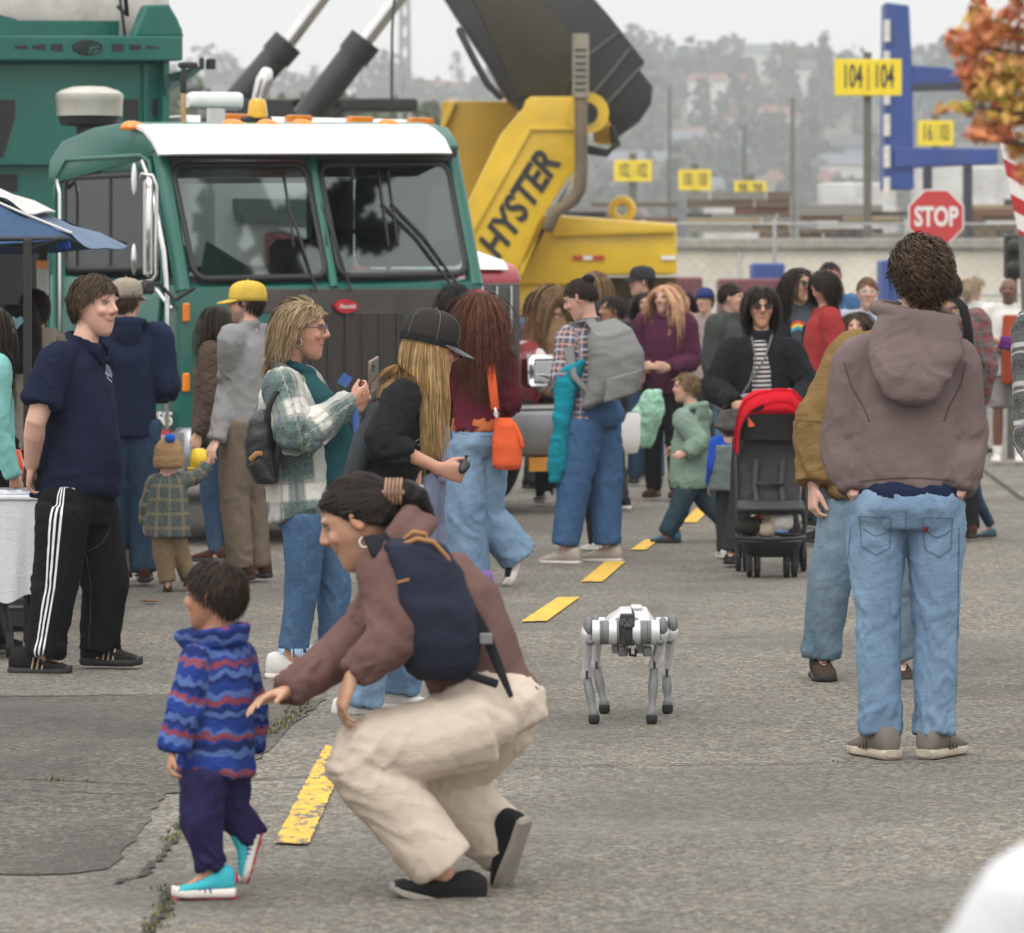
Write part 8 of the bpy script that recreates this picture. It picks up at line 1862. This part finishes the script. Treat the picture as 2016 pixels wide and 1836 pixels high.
# boom
yp([(840, -60), (1120, -60), (1200, 30), (1272, 122), (1256, 132), (1286, 168), (1282, 205), (1262, 235), (1215, 270), (1180, 250), (1165, 215), (1050, 230), (1000, 196), (980, 165), (955, 118), (930, 80)], .7, 1.3, 'boom', BOOM, bev=.05)
yp([(905, -60), (1010, -60), (1150, 90), (1110, 190), (1020, 190)], .66, .05, 'boom_reflection', M('boom_reflection_brown', (.026, .021, .010), .45, dirt=.3), bev=.01)  # brown sheet: yellowish reflection on the boom underside, put in as colour
for a1, b1 in (((1130, 125), (1215, 60)), ((1155, 195), (1240, 90)), ((1180, 215), (1262, 125))): yp([a1, (a1[0]+5, a1[1]+4), (b1[0]+5, b1[1]+4), b1], .66, .04, 'boom_rib', M('boom_edge_grey', (.07, .07, .075), .5), bev=0)
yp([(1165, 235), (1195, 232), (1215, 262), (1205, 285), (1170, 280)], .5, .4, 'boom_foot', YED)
for k in range(4):
    m_ = MB(); m_.tube([Y(1205, 250, .3+.1*k), Y(1218-k*3, 285, .3), Y(1195, 298+k*2, .3), Y(1160, 290+k*3, .3)], .035, 7); m_.build('hose', DARK, rs, smooth=True)
m_ = MB(); m_.tube([Y(905, 60, .6), Y(935, 120, .5), Y(960, 165, .5), Y(985, 190, .5)], .05, 7); m_.build('hose', DARK, rs, smooth=True)
# exhaust pipe
m_ = MB(); m_.tube([Y(1080, 445, -.4), Y(1092, 418, -.4), Y(1130, 392, -.4), Y(1141, 372, -.4), Y(1144, 340, -.4), Y(1144, 190, -.4)], .085, 14); ep = m_.build('exhaust_pipe', PIPE, rs, smooth=True)
m_ = MB(); m_.tube([Y(1143, 192, -.4), Y(1143, 66, -.4)], .11, 16, roundcap=False); m_.build('heat_shield', M('shield_metal', (.30, .27, .21), .45, .6, .2, 3), ep, smooth='auto')
for k in range(7): m_ = MB(); m_.box(Y(1143, 98+k*13, -.515), (.15, .02, .025)); m_.build('shield_slot', DARK, ep)
# lettering
c = Y(1022, 405, -.015); an = math.atan2(505-290, 955-1080)
ang = math.atan2(492-300, 1080-958)
Mt = Matrix.Translation(c) @ Matrix.Rotation(PI/2, 4, 'X') @ Matrix.Rotation(ang, 4, 'Z')
text_mesh('HYSTER', .50, DARK, 'machine_lettering', rs, Mt, .006, offset=.016, shear=.25, width=.86)
# lift cylinders
for i, (a1, b1, c1, d1) in enumerate((((452, 215), (568, 82), (660, -40), .0), ((600, 235), (720, 78), (812, -42), -2.))):
    m_ = MB(); A_, B_, C_ = P(a1[0], a1[1], 56+d1), P(b1[0], b1[1], 56+d1), P(c1[0], c1[1], 56+d1); m_.tube([A_, B_], .175, 18, roundcap=False); cy = m_.build('lift_cylinder', BOOM, rs, smooth='auto')
    m_ = MB(); d_ = (B_-A_).normalized(); m_.tube([B_-d_*.25, B_], .20, 18, roundcap=False); m_.build('gland', DARK, cy, smooth='auto')
    m_ = MB(); m_.tube([B_, C_], .095, 16, roundcap=False); m_.build('piston_rod', CHR, cy, smooth='auto')
m_ = MB(); m_.box(P(700, 207, 56), (1.5, .8, .14), None, .02); m_.box(P(560, 215, 56), (1.4, .8, .22), None, .02); m_.build('cylinder_beam', DARK, rs, kind='stuff')
m_ = MB(); m_.tube([P(771, 220, 50), P(772, 60, 50), P(778, -30, 50)], .015, 6); m_.build('cable', DARK, rs, smooth=True)

# ------------------------------------------------------------------ tent, table, stroller, robot
D = 21.; tn = root('gazebo', 'blue and white pop up canopy over the table at the left edge', 'canopy', P(-200, 600, 23)); tn.location.z = 0
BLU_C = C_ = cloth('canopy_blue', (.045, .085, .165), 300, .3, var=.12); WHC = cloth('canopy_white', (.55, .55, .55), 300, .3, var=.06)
pk = P(-330, 225, 23.2); c1_, c2_, c0_, c3_ = P(141, 463, 21.4), P(252, 480, 24.6), P(-560, 470, 21.2), P(-450, 480, 24.6)
def tri(a_, b_, c_, name, mat, sag=.05, n=10, t0=0., t1=1., par=tn):
    m_ = MB(); g = []
    for i in range(n+1):
        t = t0+(t1-t0)*i/n; row = []
        for j in range(n+1):
            u = j/n; q = a_.lerp(b_.lerp(c_, u), t); q.z -= sag*math.sin(PI*u)*t+sag*.8*math.sin(PI*t)+.012*math.sin(t*31+u*9)*t; row.append(q)
        g.append(row)
    k = len(m_.v)
    for row in g: m_.v += [tuple(q) for q in row]
    for row in g: m_.v += [(q.x, q.y, q.z-.006) for q in row]
    N1 = (n+1)*(n+1)
    for i in range(n):
        for j in range(n):
            a0 = i*(n+1)+j; m_.f += [(a0, a0+1, a0+n+2, a0+n+1), (N1+a0+n+1, N1+a0+n+2, N1+a0+1, N1+a0)]; m_.m += [0, 0]
    return m_.build(name, mat, par, smooth=True, fix=False)
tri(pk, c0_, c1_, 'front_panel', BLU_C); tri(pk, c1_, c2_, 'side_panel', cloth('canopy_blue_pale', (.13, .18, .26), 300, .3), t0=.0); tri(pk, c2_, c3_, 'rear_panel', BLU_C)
tri(pk+V(0, 0, .04), c1_+V(0, 0, .04), c2_+V(0, 0, .04), 'top_cap', WHC, t0=.0, t1=.745)
m_ = MB(); m_.tube([pk.lerp(c1_, t)+V(0, -.01, -.05*.8*math.sin(PI*t)+.012) for t in (.2, .4, .6, .8, 1.0)], .007, 6); m_.build('edge_piping', WHC, tn, smooth=True)
m_ = MB(); cp = P(54, 470, 21.3); m_.box((cp.x, cp.y, cp.z/2), (.036, .036, cp.z), None, .004); m_.build('leg', DARK, tn)
cp = P(85, 478, 24.4); m_ = MB(); m_.box((cp.x, cp.y, cp.z/2), (.04, .04, cp.z), None, .004); m_.build('leg', DARK, tn); m_ = MB(); m_.box(P(84, 552, 24.37), (.06, .05, .16), None, .005); m_.build('weight_label', WHC, tn); m_ = MB(); m_.box(P(84, 521, 24.37), (.062, .052, .05), None, .005); m_.build('label_band', AMB, tn)
for a_, b_ in (((0, 478), (54, 490)), ((54, 490), (120, 468)), ((0, 470), (130, 470))): m_ = MB(); m_.tube([P(*a_, 21.4), P(*b_, 21.4)], .012, 6); m_.build('brace', DARK, tn, smooth=True)
m_ = MB(); rr = random.Random(2)
for k in range(9): m_.tube([P(118+rr.uniform(-6, 6), 468, 21.5), P(122+rr.uniform(-14, 14), 482+rr.uniform(-4, 8), 21.5)], .012, 5)
m_.build('ribbon', M('ribbon_blue', (.01, .06, .35), .6), tn, kind='stuff')
# table
tb_ = root('table', 'folding table under a creased white cloth at the left edge', 'table', P(-60, 1150, 20.4)); tb_.location.z = 0
CL = cloth('tablecloth_white', (.62, .63, .68), 300, .35, var=.03)
D = 20.2; m_ = MB(); n = 60; x0, x1 = P(-330, 975, D).x, P(78, 975, D).x; zt_ = P(0, 976, D).z; zb_ = P(0, 1178, D).z
m_.box(((x0+x1)/2, D+.36, zt_-.01), (x1-x0, .74, .02), None, .006); m_.build('tablecloth_top', CL, tb_, smooth='auto')
m_ = MB(); rows = 10
pts_ = [(x0+(x1-x0)*i/40, D, 0) for i in range(41)]+[(x1, D+.74*i/12, 1) for i in range(1, 13)]
for j in range(rows+1):
    t = j/rows
    for i, (x_, y_, sd_) in enumerate(pts_):
        w_v = .022*t*math.sin(i*.9+2*math.sin(i*.23))+.012*t*math.sin(i*2.1+t*3); zz = zt_+(zb_-zt_+.02*math.sin(i*.7))*t
        m_.v.append((x_+(w_v if sd_ else .0)+.02*t*(1 if sd_ else 0), y_-(w_v+.02*t if not sd_ else 0), zz))
k = len(pts_)
for j in range(rows):
    for i in range(k-1): m_.f.append((j*k+i, j*k+i+1, (j+1)*k+i+1, (j+1)*k+i)); m_.m.append(0)
m_.build('tablecloth_skirt', CL, tb_, smooth=True, fix=False)
for px in (20, 74): m_ = MB(); q = P(px, 976, D+.3); m_.tube([(q.x, D+.35, 0), (q.x-.1, D+.35, zt_-.03)], .018, 8); m_.build('leg', DARK, tb_, smooth=True)
for i, (px, w_l) in enumerate(((18, .16), (48, .14))):
    pr = root('leaflet_stack', ['stack of printed leaflets on the left of the table', 'silver pens and leaflets near the table edge'][i], 'leaflets', (P(px, 970, D+.2).x, D+.2, zt_)); m_ = MB(); m_.box((P(px, 970, D+.2).x, D+.2, zt_+.012), (w_l, .2, .022), Rz(12), .002); m_.build('paper_stack', CL if i else M('paper_white', (0, 0, 0)), pr)
    m_ = MB(); m_.box((P(px, 970, D+.2).x, D+.15, zt_+.026), (w_l*.7, .1, .004), Rz(-20)); m_.build('cover', M('print_grey', (.2, .2, .22), .5), pr)
cr = root('equipment_case', 'black plastic case on the ground under the table', 'case', P(50, 1235, 20.6)); cr.location.z = 0
q = G(42, 1240); m_ = MB(); m_.box((q.x, q.y, .09), (.30, .25, .15), None, .012); m_.build('case_body', DARK, cr, smooth='auto'); m_ = MB(); m_.box((q.x, q.y-.13, .12), (.2, .01, .012)); m_.build('latch', STEEL, cr)
ch_ = root('wheeled_cart', 'black wheeled cart leg at the left edge below the table', 'cart', G(8, 1295)); 
q = G(6, 1295); m_ = MB(); m_.tube([q+V(-.12, .1, .5), q+V(-.02, .02, .3), q+V(.02, 0, .1)], .025, 8); m_.tube([q+V(-.2, .1, .42), q+V(-.06, .02, .28), q+V(-.02, 0, .1)], .02, 8); m_.build('cart_leg', DARK, ch_, smooth=True, kind='stuff')
for dx in (-.04, .03):
    m_ = MB(); m_.tube([q+V(dx-.012, 0, .06), q+V(dx+.012, 0, .06)], .06, 16, roundcap=False); m_.build('caster', TYRE, ch_, smooth='auto')

# stroller
D = 26.2; S_ = lambda px, py, d=0.: P(px, py, D+d)
sr_ = root('stroller', 'black and grey pushchair with a bright red hood and a full basket', 'stroller', G(1512, 1128)); SB = M('stroller_black', (.016, .016, .018), .6); SG = C_ if False else cloth('stroller_grey', (.045, .043, .045), 300, .3); RC = cloth('hood_red', (.50, .006, .018), 300, .4, var=.1)
m_ = MB()
prof = [((1447, 885), -.05), ((1450, 840), -.12), ((1456, 808), -.18), ((1470, 786), -.22), ((1492, 774), -.25), ((1530, 766), -.26), ((1560, 768), -.25), ((1577, 785), -.2), ((1584, 820), -.12), ((1588, 885), -.05)]
g = []
for (q, d1) in prof:
    row = []
    for k in range(8):
        t = k/7; px, py = q; cx_, cy_ = 1517, 830
        p0 = S_(px, py, d1); p1 = S_(px+(cx_-px)*.10, py+22, -.02-.36*(.0)); 
        row.append(S_(px+(cx_-px)*.10*t, py+24*t*(1 if py < 840 else .4), d1-.10*math.sin(t*1.5)))
    g.append(row)
nr, nk_ = len(g), 8
for row in g: m_.v += [tuple(q) for q in row]
for row in g: m_.v += [tuple(q+V(0, .012, -.006)) for q in row]
for i in range(nr-1):
    for j in range(nk_-1): a0 = i*nk_+j; m_.f += [(a0, a0+1, a0+nk_+1, a0+nk_), (nr*nk_+a0+nk_, nr*nk_+a0+nk_+1, nr*nk_+a0+1, nr*nk_+a0)]; m_.m += [0, 0]
hd_ = m_.build('hood', RC, sr_, smooth=True, fix=False)
# hood top going back
m_ = MB(); m_.loft([(S_(1517, 850, -.05), V(.198, 0, 0), V(0, .05, .0)), (S_(1517, 805, .05), V(.18, 0, 0), V(0, .20, 0)), (S_(1517, 780, .08), V(.15, 0, 0), V(0, .18, 0)), (S_(1517, 768, .08), V(.09, 0, 0), V(0, .12, 0))], 22, p=2.8); garment('hood_back', m_, RC, sr_, [([S_(1517, 860), S_(1517, 770)], V(1, 0, 0), 1)], .011, 2, .008, 4, 12)
m_ = MB(); m_.tube([S_(q[0][0], q[0][1]+1, q[1]-.01) for q in prof], .010, 8); m_.build('hood_rim', RC, sr_, smooth=True)
m_ = MB(); m_.loft([(S_(1515, 865, -.10), V(.17, 0, 0), V(0, .03, 0)), (S_(1515, 815, -.12), V(.16, 0, 0), V(0, .03, 0))], 18, p=4); m_.build('seat_top', SB, sr_, smooth='auto')
m_ = MB(); m_.loft([(S_(1517, 1000, -.16), V(.165, 0, 0), V(0, .06, 0)), (S_(1517, 920, -.08), V(.172, 0, 0), V(0, .04, .0)), (S_(1517, 860, -.02), V(.175, 0, 0), V(0, .04, 0))], 20, p=3.5); garment('seat_back', m_, SG, sr_, [([S_(1517, 1000), S_(1517, 860)], V(1, 0, 0), 1)], .010, 2, .012, 4, 8)
for q in (1490, 1542): m_ = MB(); m_.tube([S_(q, 905, -.14), S_(q-4, 950, -.16), S_(q, 985, -.24)], [(.018, .005)]*3, 8, side=V(1, 0, 0)); m_.build('harness_strap', SB, sr_, smooth=True)
m_ = MB(); m_.box(S_(1516, 952, -.19), (.16, .02, .015), None, .004); m_.build('harness_band', SB, sr_)
m_ = MB(); m_.loft([(S_(1517, 1012, -.38), V(.19, 0, 0), V(0, .04, .0)), (S_(1517, 1000, -.36), V(.195, 0, 0), V(0, .10, .0)), (S_(1517, 985, -.28), V(.185, 0, 0), V(0, .12, 0))], 20, p=3); garment('seat_front', m_, SB, sr_, [([S_(1517, 1012, -.3), S_(1517, 985, -.3)], V(1, 0, 0), 1)], .010, 2, .004)
for q in (1449, 1586):
    m_ = MB(); m_.tube([S_(q, 885, -.04), S_(q+2, 985, -.12), S_(q+(6 if q < 1500 else -6), 1095, -.20)], .013, 8); m_.build('frame_tube', SB, sr_, smooth=True)
    m_ = MB(); m_.tube([S_(q+3, 985, -.12), S_(q+(8 if q < 1500 else -8), 1095, .32)], .013, 8); m_.build('frame_tube', SB, sr_, smooth=True)
m_ = MB(); m_.tube([S_(1462, 820, -.20), S_(1470, 806, -.24), S_(1490, 805, -.25), S_(1500, 800, -.25)], .014, 8); m_.build('hood_clip', SB, sr_, smooth=True)
m_ = MB(); m_.prism([S_(1472, 818, -.26), S_(1487, 838, -.27), S_(1474, 840, -.27)], (0, .01, 0)); m_.build('orange_lever', M('lever_orange', (.8, .10, .01), .4), sr_)
m_ = MB(); m_.loft([(S_(1516, 1094, -.18), V(.13, 0, 0), V(0, .14, 0)), (S_(1516, 1075, -.2), V(.165, 0, 0), V(0, .2, 0)), (S_(1516, 1060, -.22), V(.185, 0, 0), V(0, .24, 0))], 20, p=3.5, cap=True); garment('basket', m_, SB, sr_, [([S_(1516, 1094, -.2), S_(1516, 1060, -.2)], V(1, 0, 0), 1)], .010, 2, .006)
m_ = MB(); m_.ring(S_(1516, 1056, -.2), V(.19, 0, 0), V(0, .25, 0), .012, 26, 6); m_.build('basket_rim', SB, sr_, smooth=True)
for i, (px, py, sz, cc, nm, lb) in enumerate(((1476, 1035, (.09, .07, .05), (.03, .028, .025), 'sun_hat', 'dark sun hat at the left of the stroller basket'), (1508, 1040, (.07, .06, .05), (.5, .42, .32), 'cream_pouch', 'cream pouch in the middle of the stroller basket'), (1500, 1022, (.05, .05, .03), (.5, .02, .03), 'red_box', 'red packet behind the cream pouch in the stroller basket'), (1538, 1026, (.07, .07, .06), (.62, .6, .58), 'paper_bag', 'crumpled white bag at the right of the stroller basket'), (1532, 1044, (.06, .05, .02), (.2, .3, .5), 'picture_book', 'colourful booklet at the front of the stroller basket'), (1516, 1016, (.06, .04, .03), (.35, .25, .16), 'snack_bag', 'tan snack bag at the back of the stroller basket'))):
    rr_ = root(nm, lb, nm.replace('_', ' '), S_(px, py, -.3)); m_ = MB(); m_.ell(S_(px, py, -.30 if i != 2 else -.24), sz, None, 12, 8); garment(nm+'_body', m_, cloth('item_'+nm, cc, 300, .4), rr_, [([S_(px, py+5, -.3), S_(px, py-5, -.3)], V(1, 0, 0), 1)], .008, 1, .012, i, 20)
for px, py, d1 in ((1461, 1103, .30), (1483, 1110, -.25), (1556, 1108, -.25), (1574, 1102, .30)):
    for dx in (-.022, .022):
        q = P(px, py, D+d1); q.z = .082; m_ = MB(); m_.loft([(q+V(dx+t, 0, 0), V(0, r1, 0), V(0, 0, r1)) for t, r1 in ((-.016, .070), (-.012, .082), (.012, .082), (.016, .070))], 22); w1 = m_.build('wheel', TYRE, sr_, smooth='auto')
        m_ = MB(); m_.tube([q+V(dx-.014, 0, 0), q+V(dx+.014, 0, 0)], .025, 12, roundcap=False); m_.build('hub', M('hub_grey', (.09, .09, .095), .4), w1, smooth='auto')
    m_ = MB(); m_.tube([q+V(-.022, 0, 0), q+V(-.022, 0, .10)], .015, 8); m_.build('fork', SB, sr_, smooth=True)
m_ = MB(); m_.tube([S_(1452, 840, .25), S_(1458, 815, .38), S_(1510, 812, .42), S_(1575, 815, .38), S_(1584, 840, .25)], .012, 8); m_.build('handlebar', SB, sr_, smooth=True)

# robot dog
DF, DR = 17.2, 17.62; rb = root('robot_dog', 'silver four legged robot standing on the asphalt in the middle', 'robot', P(1236, 1415, 17.4)); rb.location.z = 0
RS = M('robot_silver', (.62, .62, .64), .34, .3, .05, 3); RG = M('robot_grey', (.15, .155, .16), .55, 0, .1); RD = M('robot_dark', (.035, .036, .038), .55); RFt = M('robot_foot_rubber', (.015, .015, .016), .8)
z_ = lambda zx, zy, D_: P(1100+zx*.1634, 1150+zy*.1634, D_)
def ring_x(zx0, zx1, zc, r_z, D_, mat, name, par=rb, r2=None):
    sc_ = .1634/FPX*D_; m_ = MB(); a_, b_ = z_(zx0, zc, D_), z_(zx1, zc, D_); r1 = r_z*sc_; r2 = r2 or r1
    m_.loft([(a_, V(0, r1*.95, 0), V(0, 0, r1*.95)), (a_.lerp(b_, .06), V(0, r1, 0), V(0, 0, r1)), (a_.lerp(b_, .94), V(0, r2, 0), V(0, 0, r2)), (b_, V(0, r2*.95, 0), V(0, 0, r2*.95))], 26); return m_.build(name, mat, par, smooth='auto')
m_ = MB(); c0, c1 = z_(825, 560, DF+.02), z_(880, 530, DR-.02)
m_.loft([(c0+V(0, -.03, 0), V(.045, 0, 0), V(0, 0, .045)), (c0+V(0, .0, 0), V(.055, 0, 0), V(0, 0, .052)), (c0.lerp(c1, .4), V(.070, 0, 0), V(0, 0, .056)), (c0.lerp(c1, .8), V(.070, 0, 0), V(0, 0, .056)), (c1, V(.05, 0, 0), V(0, 0, .045))], 20, p=3.5); m_.build('trunk_shell', RG, rb, smooth='auto')
m_ = MB(); m_.loft([(z_(700, 370, DF+.0), V(.001, 0, 0), V(0, .01, 0))]*2, 4)
m_ = MB(); m_.loft([(z_(860, 425, DF+.20), V(.092, 0, 0), V(0, .20, 0)), (z_(865, 385, DF+.2), V(.082, 0, 0), V(0, .19, 0)), (z_(890, 330, DF+.22), V(.062, 0, 0), V(0, .16, 0)), (z_(900, 290, DF+.24), V(.052, 0, 0), V(0, .12, 0))], 24, p=4); m_.build('top_cover', RS, rb, smooth='auto')
m_ = MB(); m_.box(z_(935, 275, DF+.2), (.042, .14, .012), None, .003); m_.build('top_rail', RS, rb); m_ = MB(); m_.prism([z_(882, 285, DF+.02), z_(925, 372, DF+.01), z_(880, 370, DF+.01)], (0, .03, 0)); m_.build('cable_fin', RD, rb)
m_ = MB(); m_.box(z_(825, 440, DF-.035), (.055, .02, .055), None, .006); m_.build('front_plate', RD, rb)
for zx, zy in ((738, 432), (782, 432), (870, 432), (760, 470), (830, 470), (878, 468), (805, 500), (850, 500)): m_ = MB(); m_.ring(z_(zx, zy, DF-.048), V(.0042, 0, 0), V(0, 0, .0042), .0014, 10, 5); m_.build('bolt_ring', RG, rb, smooth=True)
m_ = MB(); m_.tube([z_(775, 545, DF-.05), z_(800, 620, DF-.055), z_(825, 720, DF-.05)], .0045, 8); m_.tube([z_(855, 560, DF-.05), z_(862, 660, DF-.055), z_(850, 720, DF-.05)], .0045, 8); m_.build('cables', RFt, rb, smooth=True, kind='stuff')
m_ = MB(); m_.box(z_(835, 640, DF-.02), (.05, .04, .06), None, .006); m_.build('sensor_block', RD, rb)
for k in range(7): m_ = MB(); m_.box(z_(735+35*k, 755, DF-.03), (.0025, .03, .018)); m_.build('cooling_fin', RG, rb)
for zx0, zx1, zy in ((640, 720, 790), (715, 830, 830), (1010, 1120, 830), (930, 1010, 790)):
    m_ = MB(); m_.box(z_((zx0+zx1)/2, zy-30, DF+.05), ((zx1-zx0)*.1634/FPX*DF, .10, .036), None, .005); m_.build('underbody_block', RG, rb, smooth='auto')
m_ = MB(); m_.tube([z_(850, 780, DF-.01), z_(862, 850, DF-.01), z_(925, 862, DF-.01), z_(930, 790, DF-.01)], .006, 8); m_.build('belly_loop', RFt, rb, smooth=True)
for Dm, segs in ((DF, 'f'), (DR, 'r')):
    if segs == 'f': rows = ((400, 495, RS), (495, 525, RG), (525, 600, RG), (600, 700, RS), (700, 722, RG), (885, 985, RS), (985, 1070, RG), (1070, 1110, RG), (1110, 1215, RS)); zc = 580
    else: rows = ((430, 560, RS), (560, 640, RG), (1170, 1310, RS), (1120, 1170, RG)); zc = 545
    for a_, b_, mt in rows: ring_x(a_, b_, zc, 150 if mt is RS else 146, Dm, mt, 'hip_motor_ring')
    for a_, b_ in ((305, 410), (1200, 1310)) if segs == 'f' else ((415, 470), (1310, 1440)):
        m_ = MB(); q = z_((a_+b_)/2, zc-40, Dm); m_.ell(q+V(0, 0, .006), (.020, .040, .040), None, 14, 10); m_.build('hip_cap', RG, rb, smooth=True)
for D_, hip, knee, foot, pk_ in ((DF, (340, 575), (342, 1110), (425, 1640), 1), (DF, (1255, 575), (1158, 985), (1120, 1645), 1), (DR, (462, 560), (458, 985), (550, 1590), 1), (DR, (1370, 560), (1308, 1085), (1310, 1568), 1)):
    h_, k_, f_ = z_(*hip, D_), z_(*knee, D_), z_(*foot, D_); h_.y += .0; k_.y += .07; f_.z = .028
    m_ = MB(); P_, R_ = spline([h_, h_.lerp(k_, .45), h_.lerp(k_, .8), k_, k_+(k_-h_)*.14], [(.025, .036), (.0185, .028), (.0165, .024), (.0225, .026), (.018, .022)], 12); m_.tube(P_, R_, 14, side=V(1, 0, 0)); th_ = m_.build('thigh', RS, rb, smooth=True)
    m_ = MB(); m_.box(k_+V(0, -.028, .004), (.010, .012, .032), None, .002); m_.build('knee_slot', RD, th_)
    m_ = MB(); m_.box(k_+(h_-k_).normalized()*.045+V(0, -.0225, 0), (.009, .004, .009), None, .001); m_.build('warning_mark', M('mark_orange', (.75, .12, .02), .5), th_)
    kk = k_+V(0, -.002, -.004); m_ = MB(); P_, R_ = spline([kk, kk.lerp(f_, .22), kk.lerp(f_, .42), kk.lerp(f_, .75), f_+V(0, 0, .012)], [(.0150, .018), (.0165, .02), (.0190, .023), (.0125, .015), (.0185, .018)], 14); m_.tube(P_, R_, 14, side=V(1, 0, 0)); cf = m_.build('calf', RG, rb, smooth=True)
    m_ = MB(); m_.loft([(f_+V(0, 0, -.027), V(.015, 0, 0), V(0, .016, 0)), (f_+V(0, 0, -.018), V(.021, 0, 0), V(0, .022, 0)), (f_+V(0, 0, .002), V(.0215, 0, 0), V(0, .023, 0)), (f_+V(0, 0, .006), V(.019, 0, 0), V(0, .020, 0))], 18); m_.build('foot', RFt, rb, smooth=True)
    m_ = MB(); m_.ell(h_+V(.012 if hip[0] < 800 else -.012, -.02, -.035), (.016, .022, .014), None, 10, 8); m_.build('hip_bracket', RG, rb, smooth=True)
